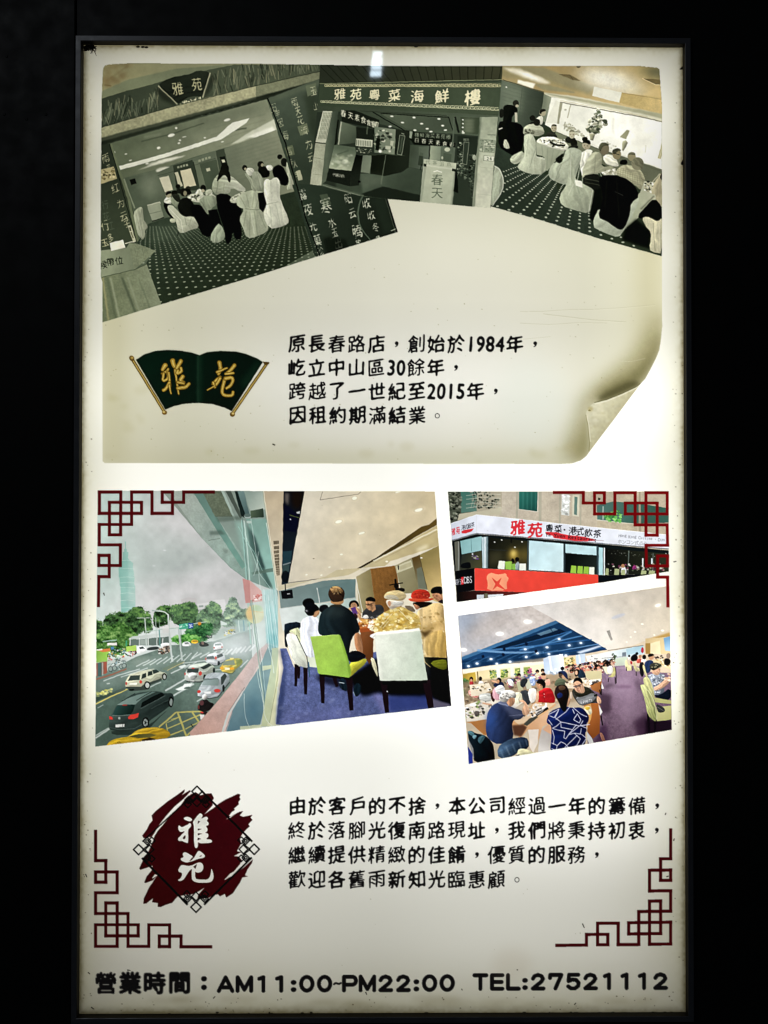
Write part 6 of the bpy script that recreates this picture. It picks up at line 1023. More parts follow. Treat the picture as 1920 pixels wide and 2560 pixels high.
for s in ('1000 1190 1110 1130 1070 1220 1130 1265 1080 1310 1040 1330', '1075 1240 1180 1160 1220 1110', '1130 1265 1320 1305 1430 1290', '1130 1265 1130 1320 1250 1345 1210 1390', '1320 1305 1210 1395 1280 1380 1330 1390 1340 1330', '1250 1345 1290 1290', '1260 1240 1300 1180 1335 1240 1320 1275 1260 1240', '1100 1150 1060 1220 1010 1200', '1040 1330 1100 1350 1170 1360 1160 1430 1180 1440 1210 1395', '1030 1480 1090 1510 1130 1470 1170 1490 1210 1530', '1040 1350 1060 1420 1050 1500', '1270 1380 1330 1440 1300 1500 1230 1550', '1340 1390 1390 1430', '1250 1110 1330 1180 1400 1210', '1030 1540 1080 1560', '1360 1250 1330 1300 1400 1330', '1300 1400 1160 1540', '1390 1440 1350 1500', '1270 1180 1250 1130', '1000 1240 1040 1300', '1090 1510 1080 1570'): L(s, 8, 'c9c9dc', al=.95)
S('1190 1050 1225 1000 1240 930 1225 1060 1200 1110 1180 1090', 'b98a6a'); S('1060 960 1075 900 1120 878 1180 880 1210 930 1215 1000 1190 1080 1185 1150 1165 1165 1130 1130 1105 1050 1075 1010', '2a1d1b', g=(1080, 930, 1200, 1050, '15100f')); S('1100 900 1140 882 1180 900 1170 930 1120 940', '6f5138', al=.7); S('1085 980 1120 955 1150 975 1140 1010 1095 1020', '1e2a5c'); S('1220 960 1240 945 1250 1000 1230 1040', 'e0c9b0')
# ---- right hand side diners and chairs
T(1300, 1500)
chF(None); S('1085 625 1105 620 1130 680 1160 680 1165 735 1100 735', 'c9bf8a'); L('1105 690 1106 735', 7, '2a2220'); L('1160 690 1165 730', 7, '2a2220')
perF('waiter in black bending at the far table'); S('1145 610 1160 575 1200 555 1225 590 1215 630 1160 640', '171518'); E(1212, 555, 15, 14, '17120f'); S('1140 630 1165 640 1165 670 1145 665', 'b5202a'); perF('far diner in coral red'); S('1205 640 1220 610 1255 605 1265 640 1220 660', 'd5594a'); E(1247, 585, 16, 18, 'a87858'); use(hallF); E(1270, 520, 14, 30, 'b52a3a'); perF(None); S('1250 640 1270 610 1310 615 1310 650', 'e6dfd8'); E(1288, 592, 20, 24, '17120f'); perF(None); S('1120 620 1120 590 1145 580 1150 620', 'd9d5cd'); E(1133, 580, 12, 13, '1b1512')
chF(None); S('1168 645 1190 640 1210 700 1245 710 1240 740 1190 740', 'c3bb86'); L('1205 740 1206 785', 8, '2a2220'); chF(None); S('1230 650 1290 640 1285 790 1250 800', '1e1d22')
use(hallF); SC_('1390 590 1480 580 1480 620 1400 630', 24, 5, 14, ['2a2020', 'c9a58a', 'd9c9a5', '5a4a3a'], 14); part('table', None, hallF); P('1390 620 1560 600 1560 720 1460 680 1380 650', 'd5c08f'); SC_('1400 620 1560 610 1560 700 1470 680', 34, 6, 16, ['f3ead2', '8a6a3f', 'b59a62', 'fffaf0'], 15)
perF('man in a dark blue shirt at the right'); S('1290 720 1290 660 1310 630 1350 620 1390 640 1370 690 1345 750 1310 760', '223458'); E(1360, 590, 28, 32, 'b98a66'); S('1325 590 1330 562 1370 552 1392 570 1380 580 1345 590', '1b1512')
perF(None); S('1490 650 1500 600 1560 610 1560 670 1510 680', '1a181a'); E(1540, 580, 22, 30, '8f7a66'); chF(None); S('1265 675 1290 670 1310 760 1330 790 1300 800', 'c9c08a')
perF('man in a camouflage cap and grey patterned shirt')
S('1320 800 1345 770 1430 755 1490 770 1520 830 1490 890 1500 960 1440 1000 1390 985 1350 900', '8f97a3', g=(1340, 800, 1490, 950, '6a7280')); SC_('1330 790 1500 770 1490 960 1400 980', 80, 5, 15, ['c3c9d0', '59616c', '3f464f', 'a9b0b8', 'dfe2e6'], 16, al=.8); S('1360 760 1370 700 1400 690 1455 700 1455 760 1420 785', 'c39878'); FACE(1428, 722, 34, 12, '4a2c1c'); S('1338 700 1350 665 1400 645 1460 660 1475 690 1420 715 1380 735', '33332a'); SC_('1345 670 1460 660 1460 700 1380 720', 16, 6, 14, ['5a5a45', '15150f', '8a8668'], 4); S('1380 910 1440 880 1540 790 1560 800 1560 850 1470 920 1400 945', 'd5a582'); SC_('1500 780 1560 760 1560 840 1500 850', 10, 8, 18, ['e6cdb5', 'c9a080'], 4); S('1390 980 1450 990 1565 900 1570 1045 1420 1020', '131824')
chF('pale green chair under the man in the cap'); S('1272 825 1290 800 1330 790 1380 900 1400 1010 1390 1040 1330 1000', 'b9b77c'); P('1390 1010 1570 1042 1568 1078 1400 1060', 'a9a868')
chF('pale green chair nearest the camera at the right edge'); L('1330 1180 1340 1380', 24, '0d0a10'); L('1400 1250 1400 1380', 26, '0d0a10'); P('1300 1240 1575 1250 1575 1420 1420 1400 1300 1430', '1a0f1a', al=.8, bl=3); S('1245 890 1260 875 1310 880 1360 960 1400 1060 1425 1200 1415 1255 1390 1258 1320 1190 1300 1050', 'b5b87a', g=(1280, 950, 1400, 1200, '9aa060')); P('1415 1110 1570 1095 1570 1240 1420 1258', 'c3c082', g=(1430, 1120, 1560, 1230, 'aaa868')); L('1265 885 1350 960 1400 1080 1420 1240', 8, 'd9d8a5', sm=1, al=.7)
part('bag', 'black handbag on the nearest green chair', hallF); S('1415 1080 1440 1085 1500 1120 1505 1160 1440 1172 1420 1140', '2f302f'); L('1425 1110 1490 1150', 5, '8f8f88', al=.7)
use(hallF); L('990 700 1000 860', 8, '1d1517'); chF(None); S('905 790 950 780 965 700 985 690 992 780 960 805', 'b9b070'); L('920 810 915 850', 7, '1d1517'); L('985 800 990 870', 7, '1d1517'); perF(None); S('900 720 920 680 960 680 965 760 925 770', 'e6e2d8'); E(905, 650, 18, 22, '1b1413'); E(790, 685, 16, 18, '1b1413'); use(hallF); L('840 880 845 985', 10, '1d1517'); P('845 850 870 920 845 920', 'e3e0d8')
clip(None); T(1130, 1500); tone(OUTF, .86, 1.1, .95, .46); grain(OUTF, .012, .3, 101)
T(0, 0, 1)
# ================================================================ ornaments, lettering, emblems, dirt
ST['clip'] = None
def corner(lab, ox, oy, k, w, col, paths):
    T(ox, oy, k); part('corner_ornament', lab)
    for s in paths:
        a = np.array([float(t) for t in s.split()]).reshape(-1, 2)
        for p, q in zip(a[:-1], a[1:]):
            d = (q - p) / max(1e-6, np.hypot(*(q - p))) * w / 2
            e0 = p - d; e1 = q + d
            L([*e0, *e1], w, col)
corner('red knotted line ornament at the upper left corner of the street print', 220, 1210, 4.1475, 32, '46070a',
       ['118 83 340 83 338 527 222 527 222 190 555 190 555 305 118 305 118 83', '116 420 452 420 452 83 664 83 664 305 876 305 876 83 770 83 770 190 992 190 992 83 1300 83', '116 420 116 632 336 632 336 845 113 845 113 740 220 740 220 960 112 960 109 1262'])
corner('red knotted line ornament at the upper right corner of the building print', 1300, 1210, 4.1475, 31, '650508',
       ['1526 90 1306 90 1306 530 1422 530 1422 197 1092 197 1092 311 1526 311 1526 90', '1526 425 1194 425 1194 90 984 90 984 311 773 311 773 90 875 90 875 197 657 197 657 88 356 88', '1526 425 1530 636 1308 636 1310 850 1530 850 1530 745 1427 745 1427 965 1530 965 1534 1264'])
corner('dark red knotted line ornament at the lower left of the sheet', 220, 2060, 5.1844, 41, '2c0406',
       ['98 1587 378 1587 378 1024 231 1024 231 1450 650 1450 650 1305 98 1305 98 1587', '98 1160 519 1160 519 1587 788 1587 788 1308 1058 1308 1058 1590 924 1590 924 1455 1205 1455 1205 1591 1590 1592', '98 1160 98 892 378 892 378 623 98 623 98 755 231 755 231 475 98 475 98 96'])
corner('dark red knotted line ornament at the lower right of the sheet', 1370, 2060, 5.1844, 41, '300306',
       ['1590 1556 1316 1558 1316 1000 1459 998 1459 1420 1046 1425 1046 1280 1590 1273 1590 1556', '1590 1130 1176 1135 1176 1562 910 1564 910 1285 643 1287 643 1566 775 1566 775 1430 498 1433 498 1569 115 1574', '1590 1130 1590 865 1316 868 1316 600 1590 597 1590 730 1459 730 1459 452 1590 450 1590 78'])

# ---- running text
T(0, 0, 1)
INK = '0b0a0b'
SPARSE = '一了不山中公'
DENSE = '繼續緻優質籌歡舊臨顧餘營腳創過精惠秉雨區滿春備務業路跨越經終落現將'
def brush_line(lab, x, y, s, skew=0.):
    part('text_line', lab); cx = x
    for i, ch in enumerate(s):
        yy = y + skew * (cx - x)
        if ch == '，':
            E(cx + 1, yy - 1.5, 4.6, 4.4, INK); S([cx + 5.4, yy - 3, cx + 5.2, yy + 2.5, cx + 1.5, yy + 7, cx - 4, yy + 8.6, cx - 3, yy + 6.8, cx + .5, yy + 3.5], INK, sh=0, tex=0, sm=1)
        elif ch == '。':
            a = np.linspace(0, 2 * np.pi, 29); L(np.stack([cx + 1 + 5.4 * np.cos(a), yy + 1.5 + 5.6 * np.sin(a)], 1).ravel(), 1.6, INK)
        elif ch in '0123456789':
            TX(ch, cx, yy + 1, 54, INK, brush=.55, bold=.30, sig=.026, sx=.82, seed=i + int(y), rot=4)
        else:
            TX(ch, cx, yy, 47.5, INK, brush=1.1, bold=.20 if ch in DENSE else .31, sig=.024 if ch in DENSE else .028, shear=.15, sx=.98, taper=.75, seed=i * 13 + int(y))
        nx = s[i + 1] if i + 1 < len(s) else '年'
        cx += (24.3 if ch in '0123456789' and nx in '0123456789' else 37.2 if (ch in '0123456789') != (nx in '0123456789') else ADV)
ADV = 49.75
brush_line('brush lettered line 原長春路店，創始於1984年', 742, 859.5, '原長春路店，創始於1984年，')
brush_line('brush lettered line 屹立中山區30餘年', 742, 918.5, '屹立中山區30餘年，')
brush_line('brush lettered line 跨越了一世紀至2015年', 743, 977.5, '跨越了一世紀至2015年，')
brush_line('brush lettered line 因租約期滿結業', 744, 1038, '因租約期滿結業。')
ADV = 49.95
brush_line('brush lettered line 由於客戶的不捨', 743, 2014.5, '由於客戶的不捨，本公司經過一年的籌備，')
brush_line('brush lettered line 終於落腳光復南路現址', 742, 2075.5, '終於落腳光復南路現址，我們將秉持初衷，')
brush_line('brush lettered line 繼續提供精緻的佳餚', 742, 2136.5, '繼續提供精緻的佳餚，優質的服務，')
brush_line('brush lettered line 歡迎各舊雨新知光臨惠顧', 742, 2198, '歡迎各舊雨新知光臨惠顧。')

# ---- opening hours and telephone, rounded bold letters
part('text_line', 'rounded bold opening hours 營業時間 AM11:00~PM22:00 at the lower left')
for ch, x in (('營', 264), ('業', 325.5), ('時', 387.5), ('間', 449)): TX(ch, x, 2457.5, 58, INK, bold=.27 if ch == '營' else .37, sig=.036, sx=1.0)
E(510, 2447, 7.4, 6.8, INK); E(510, 2468.5, 7.4, 6.8, INK)
def rnd(ch, x, y):
    h, w, s = 17, 14, 10.2      # half height, half width, stroke
    if x > 1180: h = 17
    def l(*p, **k): L([c for q in p for c in (x + q[0], y + q[1])], s, INK, caps=True, **k)
    if ch == 'A': l((-17, h), (0, -h), (17, h)); l((-10, 8), (10, 8))
    elif ch == 'M': l((-17, h), (-17, -h), (0, h - 3), (17, -h), (17, h))
    elif ch == '1': l((-7, -h + 4), (3.5, -h), (3.5, h))
    elif ch == '0': a = np.linspace(0, 2 * np.pi, 33); l(*[(14.2 * math.cos(t), h * math.sin(t)) for t in a])
    elif ch == ':':
        E(x, y - 3.5, 7.2, 6.2, INK); E(x, y + 14.5, 7.2, 6.2, INK)
    elif ch == '~': L([x - 8.5, y + 1.5, x - 4, y - 2, x + 3.5, y + 1.5, x + 8.5, y - 1.5], 5, INK, caps=True, sm=1)
    elif ch == 'P': l((-15, h), (-15, -h), (6, -h)); a = np.linspace(-math.pi / 2, math.pi / 2, 12); l(*[(5 + 10 * math.cos(t), -h + 10 + 10 * math.sin(t)) for t in a], (-14, -h + 20))
    elif ch == '2': l((-12.5, -h + 9), (-9, -h + 3), (0, -h), (9, -h + 3), (12.5, -h + 10), (8, -h + 17), (-13, h), (14, h))
    elif ch == 'T': l((-15, -h), (15, -h)); l((0, -h), (0, h))
    elif ch == 'E': l((13, -h), (-13, -h), (-13, h), (13, h)); l((-12, 0), (11, 0))
    elif ch == 'L': l((-13, -h), (-13, h), (14, h))
    elif ch == '7': l((-14.5, -h + 8), (-14, -h), (14, -h), (-1, h))
    elif ch == '5': l((12, -h), (-11, -h), (-12, -1), (-3, -5), (7, -4), (13, 3), (12, 11), (4, h), (-6, h), (-13, h - 5))
for ch, x in [c_ for c_ in (('A', 564), ('M', 611), ('1', 655), ('1', 699.5), (':', 734), ('0', 767), ('0', 811.5), ('~', 843.5), ('P', 875), ('M', 918.5), ('2', 964), ('2', 1008), (':', 1041), ('0', 1074), ('0', 1118), ('T', 1201), ('E', 1243), ('L', 1283), (':', 1312.5), ('2', 1345), ('7', 1389.5), ('5', 1433.5), ('2', 1476), ('1', 1519), ('1', 1563), ('1', 1606.5), ('2', 1651))]:
    if ch == 'T': part('text_line', 'rounded bold telephone number TEL:27521112 at the lower right')
    rnd(ch, x, 2460.5 - (x - 564) * .0052 - (2 if x > 1180 else 0))

# ---- green fan emblem on the old paper
T(300, 850)
fan = part('fan_emblem', 'dark green fan shaped emblem with gold rollers')
FAN = '165 205 250 150 370 112 500 103 640 112 740 130 825 157 900 128 1040 112 1200 120 1310 145 1420 190 1482 228 1160 738 1080 700 960 665 820 652 680 660 560 685 470 722'
P(FAN, '04170d', g=(300, 200, 1300, 600, '031009')); clip(FAN); P('800 150 850 150 850 700 800 700', '17301f', al=.5, bl=4); P('800 150 815 150 812 700 800 700', '2d4a35', al=.4, bl=2); P('1440 200 1480 230 1300 520 1260 440', '1f4029', al=.45, bl=8); clip(None)
L('825 157 900 128 1040 112 1200 120 1310 145 1482 228', 4, '6f7a58', al=.5)
def roller(s, lab):
    part('roller', lab, fan); L(s, 32, '3a2c0e'); L(s, 26, '6d5722'); L(s, 9, 'b9a052', al=.9)
roller('124 195 462 748', None); E(122, 190, 30, 25, '5a4418', rot=60); E(124, 184, 16, 14, 'a88f4a', bl=1); E(462, 752, 27, 24, '6a501c'); E(455, 745, 14, 10, 'd8c47c', bl=1)
roller('1525 240 1168 762', None); P('1480 222 1550 230 1545 250 1500 262', '4d3a16'); E(1166, 770, 27, 26, '5f4719'); E(1172, 762, 13, 12, 'cdb873', bl=1)
def gold(s, w, sm=1, w2=None): L(s, w + 10, '4a3508', sm=sm, w2=(w2 or w) + 8, caps=True); L(s, w, '9a7c2c', sm=sm, w2=w2, caps=True); L(s, w * .36, 'c9b262', sm=sm, w2=(w2 or w) * .3, caps=True, al=.9)
part('gold_character', 'gold raised character 雅', fan)
for s, w, w2 in (('470 260 440 310', 42, 30), ('440 350 490 320 500 300', 24, 20), ('450 350 440 430 500 400 490 330', 24, 20), ('505 340 512 420 520 480', 22, 18), ('510 440 480 500 450 520', 26, 30), ('510 470 530 555', 22, 12), ('545 215 560 270 585 290', 48, 30), ('630 220 590 290 570 320', 40, 24), ('570 310 590 430 606 560', 20, 16), ('600 320 590 350 640 330 630 290', 30, 26), ('650 380 620 420 660 440', 36, 30), ('600 440 660 450', 26, 26), ('600 500 680 490 715 455', 34, 30)): gold(s, w, 1, w2)
part('gold_character', 'gold raised character 苑', fan)
for s, w, w2 in (('1030 235 1045 300 1020 350', 40, 30), ('1005 335 1060 310 1110 290', 24, 14), ('1185 265 1150 310 1100 350', 40, 26), ('1095 350 1175 345', 26, 22), ('1040 385 990 420 960 455', 30, 24), ('1040 395 1010 450 975 485', 28, 22), ('965 440 985 490', 24, 20), ('985 475 905 518', 14, 10), ('1090 400 1060 500 1060 560 1110 580 1165 575 1172 540', 32, 26), ('1095 400 1160 385 1175 420 1140 480 1105 500', 32, 24)): gold(s, w, 1, w2)
T(0, 0, 1); grain('310 860 690 860 690 1050 310 1050', .04, .5, 111, ids=(fan, len(PARTS)))

# ---- round red brush emblem
T(310, 1940)
ek = '050605'
emb = part('brush_emblem', 'dark red brush stroke emblem with a black lattice diamond')
RED = '2c0405'
M2 = ('385 515 480 408 590 300 640 230 700 185 750 172 790 200 860 182 905 178 932 228 915 262 922 300 832 398 930 330 985 285 1050 245 1180 185 1207 192 1196 222 1207 240 1188 268 1192 292 1140 340 1150 352 1120 372 1088 412 1104 420 1195 372 1236 364 1200 408 1236 424 1332 402 1312 430 1332 456 1290 500 '
      '1304 522 1270 552 1235 590 1200 640 1215 700 1170 780 1215 790 1140 830 1190 835 1222 872 1205 912 1140 990 1100 1012 1038 1080 1130 1030 1240 950 1338 862 1325 905 1280 970 1255 1030 1285 1040 1230 1052 1200 1110 1165 1160 1130 1215 1060 1262 1045 1225 995 1248 975 1228 930 1232 880 1262 760 1280 770 1230 835 1158 775 1196 700 1228 640 1232 555 1250 500 1315 430 1336 380 1360 348 1356 352 1318 290 1308 300 1268 232 1322 200 1326 205 1272 262 1150 345 1032 300 1082 225 1110 210 1105 235 1040 290 975 296 930 170 974 158 960 190 885 250 790 290 700 325 600')
P('285 410 330 362 450 265 560 190 630 138 624 170 598 200 684 146 692 160 620 235 520 320 440 410 370 500 310 600 285 632 205 645 188 618 240 550 262 500 296 462 290 430', '34050a', g=(300, 420, 600, 180, '30060a'))
P(M2, RED, g=(300, 1200, 1250, 300, '34040a'))
for s in ('300 618 400 480 510 370 450 450 350 570 310 634', '830 402 930 310 945 316 890 352', '1055 452 1110 418 1150 400 1090 440', '1145 985 1215 912 1230 925 1170 975', '1040 1078 1080 1045 1092 1040 1060 1070', '290 1060 320 1020 350 1030 300 1062'): P(s, 'd3d4c8')
g_ = np.random.default_rng(9)
def diamond(cx, cy, r, w=15): L([cx, cy - r, cx + r, cy, cx, cy + r, cx - r, cy, cx, cy - r], w, ek, caps=False); [E(cx + a * r, cy + b * r, w * .45, w * .45, ek) for a, b in ((0, 1), (0, -1), (1, 0), (-1, 0))]
part('lattice_frame', 'black lattice diamond', emb)
L('745 170 190 680', 14, ek, al=.9); L('800 150 1330 680', 20, ek); L('185 850 660 1335', 22, ek); L('1325 845 830 1335', 20, ek)
for cx, cy, ax, ay in ((757, 160, 0, 1), (152, 763, 1, 0), (1350, 760, -1, 0), (747, 1360, 0, -1)):
    diamond(cx, cy, 54); bx, by = -ay, ax
    for t in (-1, 1):
        px, py = cx + ax * 88 + bx * 88 * t, cy + ay * 88 + by * 88 * t
        diamond(px, py, 38, 13); diamond(px, py, 16, 11); diamond(px + ax * 46 + bx * t * 6, py + ay * 46 + by * t * 6, 36, 12)
        L([cx + ax * 40 , cy + ay * 40, cx + ax * 120 + bx * 60 * t, cy + ay * 120 + by * 60 * t], 12, ek)
    diamond(cx + ax * 112, cy + ay * 112, 46, 13)
part('character', 'pale character 雅', emb); WH = 'd9dad0'
def W(s): P(s, WH, sm=2)
W('612 438 640 420 690 428 712 452 690 474 645 462'); W('562 516 575 512 598 536 660 505 682 484 702 508 690 532 664 556 668 700 645 694 600 672 588 676 560 672 562 640 572 636 640 562 588 588 564 560'); P('604 650 640 606 636 656', RED, sm=1)
W('708 482 770 400 788 384 814 398 816 420 774 474 762 520 766 690 766 738 748 752 730 740 724 640 726 500'); W('762 450 800 440 860 416 874 440 856 466 880 480 876 512 846 520 872 548 860 580 836 586 876 596 878 630 846 654 900 656 918 676 898 696 766 702 760 660 764 480')
for s in ('764 545 806 548 764 564', '764 594 812 598 764 616', '764 640 800 650 764 668', '762 500 790 470 768 465'): P(s, RED)
part('character', 'pale character 苑', emb)
W('604 808 630 786 662 802 718 834 704 850 678 880 722 856 752 802 772 770 802 786 842 822 832 848 770 858 702 886 640 900 592 874 588 852 622 842'); P('680 882 700 852 716 856 704 872', RED); P('780 836 806 818 800 834', RED)
W('560 976 580 934 600 920 680 938 760 900 800 896 822 920 822 962 800 1000 742 1002 720 960 690 970 660 1010 612 1084 566 1092 558 1074 580 1070 604 1030 600 1000 572 998'); P('718 940 756 912 742 962 722 950', RED)
W('704 948 724 944 740 962 738 1050 754 1074 850 1076 884 1062 900 1010 906 950 926 1010 930 1050 916 1090 884 1106 780 1110 720 1094 700 1066')
T(0, 0, 1); grain('325 1955 660 1955 660 2290 325 2290', .03, .4, 121, ids=(emb, len(PARTS)))

# ---- dirt on the sheet
ST['id'] = None
g_ = np.random.default_rng(77)
for s in ('214 2185 217 2193', '220 2431 225 2435', '228 2518 235 2523', '318 2425 326 2426', '533 2496 538 2491', '914 2480 917 2487', '1436 2512 1440 2507', '1684 2102 1686 2096', '1666 2192 1672 2190', '1456 2309 1461 2320', '1684 1405 1691 1403', '259 1482 261 1489', '478 1810 482 1818', '1154 2472 1156 2476', '1663 2037 1665 2032', '1292 2424 1295 2425'): L(s, 2.6, '1c1810', w2=1.6)
for i in range(170):
    e = i % 3
    if e == 0: x, y = g_.uniform(206, 232), g_.uniform(130, 2520)
    elif e == 1: x, y = g_.uniform(1682, 1708), g_.uniform(130, 2520)
    else: x, y = g_.uniform(210, 1700), g_.uniform(2490, 2530)
    E(x, y, g_.uniform(.8, 2.2), g_.uniform(.8, 1.8), '4a4028', al=g_.uniform(.25, .8))
for i in range(34):
    x = g_.uniform(205, 1705) if i % 3 else g_.uniform(1620, 1705); E(x, 2532 + g_.uniform(-1, 4), g_.uniform(2, 7), g_.uniform(1.5, 3.5), '15120a', al=.75)
for i in range(26): x, y = g_.uniform(260, 1680), g_.uniform(2495, 2520); E(x, y, g_.uniform(20, 70), g_.uniform(4, 10), '8a7f5a', al=.14, bl=6)
for x, y in ((345, 117), (357, 117.5), (366, 118), (1040, 116), (958, 112)): E(x, y, 5, 2.4, '0d0b06')
for i in range(60): x, y = g_.uniform(215, 1700), g_.uniform(1165, 2420); E(x, y, g_.uniform(.6, 1.3), g_.uniform(.6, 1.3), '6a6248', al=g_.uniform(.2, .6))
S('1697 174 1708 164 1708 172 1706 174', '1a1408', sh=0)
E(1280, 2410, 50, 40, 'b5a085', al=.12, bl=14); S('1700 410 1710 395 1710 415', '15100a', sh=0)
E(960, 1, 1, 1, 'fff')
# ---- how the colours of the photograph become colours of the film
MASK_IN, BOX_D, LAMP_E = .0065, .16, 38.0
_LY = [60, 145, 180, 300, 500, 750, 1000, 1250, 1500, 1750, 2000, 2200, 2350, 2450, 2510, 2600]
_LR = [.55, .63, .77, .95, .88, .90, 1.22, 1.14, 1.24, 1.28, .88, .58, .48, .375, .265, .2]
_LX = [150, 225, 300, 450, 700, 957, 1210, 1460, 1615, 1690, 1770]
_LC = [.4, .66, .86, 1.0, 1.0, .93, 1.0, 1.0, .86, .64, .4]
def PRINT_ALBEDO(c, u, v):
    """the print's own colours: what the photograph shows divided by the light of the box behind it"""
    l = np.interp(v, _LY, _LR) * np.interp(u, _LX, _LC)
    i = IDS[np.clip((v - Y0).astype(int), 0, CH - 1), np.clip((u - X0).astype(int), 0, CW - 1)]
    p = .92 * c / l[..., None] / np.array([1., .998, .94])
    return np.clip(np.where((i > 0)[..., None], p, c), .0015, .92)
# ================================================================ the scene
def mat(name, col, rough=.5, metal=0., spec=.5, noise_amt=0., noise_scale=40., bump=0.):
    m = bpy.data.materials.new(name); m.use_nodes = True; nt = m.node_tree; b = nt.nodes['Principled BSDF']
    b.inputs['Base Color'].default_value = (*col, 1); b.inputs['Roughness'].default_value = rough; b.inputs['Metallic'].default_value = metal
    b.inputs['Specular IOR Level'].default_value = spec
    if noise_amt or bump:
        tc = nt.nodes.new('ShaderNodeTexCoord'); n = nt.nodes.new('ShaderNodeTexNoise'); n.inputs['Scale'].default_value = noise_scale; n.inputs['Detail'].default_value = 6
        nt.links.new(tc.outputs['Object'], n.inputs['Vector'])
        if noise_amt:
            r = nt.nodes.new('ShaderNodeMapRange'); r.inputs['From Min'].default_value = .3; r.inputs['From Max'].default_value = .7
            r.inputs['To Min'].default_value = max(.02, rough - noise_amt); r.inputs['To Max'].default_value = min(1, rough + noise_amt)
            nt.links.new(n.outputs['Fac'], r.inputs['Value']); nt.links.new(r.outputs['Result'], b.inputs['Roughness'])
            mx = nt.nodes.new('ShaderNodeMix'); mx.data_type = 'RGBA'; mx.inputs['A'].default_value = (*[c * .75 for c in col], 1); mx.inputs['B'].default_value = (*[min(1, c * 1.3) for c in col], 1)
            nt.links.new(n.outputs['Fac'], mx.inputs['Factor']); nt.links.new(mx.outputs['Result'], b.inputs['Base Color'])
        if bump:
            bp = nt.nodes.new('ShaderNodeBump'); bp.inputs['Strength'].default_value = bump; bp.inputs['Distance'].default_value = .002
            nt.links.new(n.outputs['Fac'], bp.inputs['Height']); nt.links.new(bp.outputs['Normal'], b.inputs['Normal'])
    return m
M_WALL = mat('black_wall_paint', (.0055, .0055, .005), .6, spec=.15, noise_amt=.1, noise_scale=30, bump=.15)
M_FRAME = mat('dark_frame_paint', (.055, .055, .064), .42, spec=.6, noise_amt=.08, noise_scale=60, bump=.08)
M_BOX = mat('white_enamel', (.78, .76, .68), .8)
M_SIDE = mat('tan_box_side', (.50, .40, .20), .85)  # unseen; tan chosen to warm the light reaching the sheet's edge
M_LIP = mat('brown_rebate_paint', (.016, .011, .005), .6, spec=.3)
M_MASK = mat('brown_shade_mask', (.05, .035, .015), .9)
M_DUST = mat('grey_brown_fluff', (.012, .008, .006), .95); M_LEG = mat('reddish_brown_legs', (.12, .04, .03), .7)

# the printed film: light of the tubes passes through it, coloured by the print
M_FILM = bpy.data.materials.new('backlit_printed_film'); M_FILM.use_nodes = True
nt = M_FILM.node_tree; nt.nodes.clear()
out = nt.nodes.new('ShaderNodeOutputMaterial'); at = nt.nodes.new('ShaderNodeAttribute'); at.attribute_name = 'print'
tr = nt.nodes.new('ShaderNodeBsdfTranslucent'); df = nt.nodes.new('ShaderNodeBsdfDiffuse'); gl = nt.nodes.new('ShaderNodeBsdfGlossy'); gl.inputs['Roughness'].default_value = .03
fr = nt.nodes.new('ShaderNodeFresnel'); fr.inputs['IOR'].default_value = 1.45
m1 = nt.nodes.new('ShaderNodeMixShader'); m1.inputs[0].default_value = .12; m2 = nt.nodes.new('ShaderNodeMixShader')
nt.links.new(at.outputs['Color'], tr.inputs['Color']); nt.links.new(at.outputs['Color'], df.inputs['Color'])
nt.links.new(tr.outputs[0], m1.inputs[1]); nt.links.new(df.outputs[0], m1.inputs[2])
nt.links.new(fr.outputs[0], m2.inputs[0]); nt.links.new(m1.outputs[0], m2.inputs[1]); nt.links.new(gl.outputs[0], m2.inputs[2])
nt.links.new(m2.outputs[0], out.inputs['Surface'])

def empty(name, label, cat, loc=(0, 0, 0)):
    o = bpy.data.objects.new(name, None); COL.objects.link(o); o.location = loc; o['label'] = label; o['category'] = cat; o.empty_display_size = .05; return o
def mesh(name, v, f, m, parent=None, label=None):
    me = bpy.data.meshes.new(name); me.from_pydata([tuple(map(float, q)) for q in v], [], f); me.update(); me.materials.append(m)
    o = bpy.data.objects.new(name, me); COL.objects.link(o)
    if parent: o.parent = parent; o.matrix_parent_inverse = Matrix.Translation(-Vector(parent.location))
    if label: o['label'] = label
    return o
def bev(o, w=.0012, n=2):
    b = o.modifiers.new('bevel', 'BEVEL'); b.width = w; b.segments = n; b.limit_method = 'ANGLE'; return o

HW, HH = SIGN_W / 2, SIGN_H / 2
sign = empty('lightbox_sign', 'tall backlit restaurant sign with photographs and black lettering in a dark frame', 'sign', (0, 0, -HH))

# ---- frame: four mitred bars, 10 mm proud of the sheet
FW, YF, YW = .0085, -.0100, -.0040           # bar width, front face, wall face
def ring(x, z0, z1, y): return [(-x, y, z1), (x, y, z1), (x, y, z0), (-x, y, z0)]
def frame_bars():
    r = [ring(HW, -HH, HH, .010), ring(HW, -HH, HH, YF + .0008), ring(HW + .0008, -HH - .0008, HH + .0008, YF),
         ring(HW + FW - .0008, -HH - FW + .0008, HH + FW - .0008, YF), ring(HW + FW, -HH - FW, HH + FW, YF + .0008), ring(HW + FW, -HH - FW, HH + FW, .010)]
    v = [p for q in r for p in q]; f = []
    for k in range(len(r) - 1):
        for i in range(4):
            j = (i + 1) % 4; f.append((k * 4 + i, (k + 1) * 4 + i, (k + 1) * 4 + j, k * 4 + j))
    return v, f
fr_o = mesh('frame', *frame_bars(), M_FRAME, sign, 'slim dark painted metal frame')
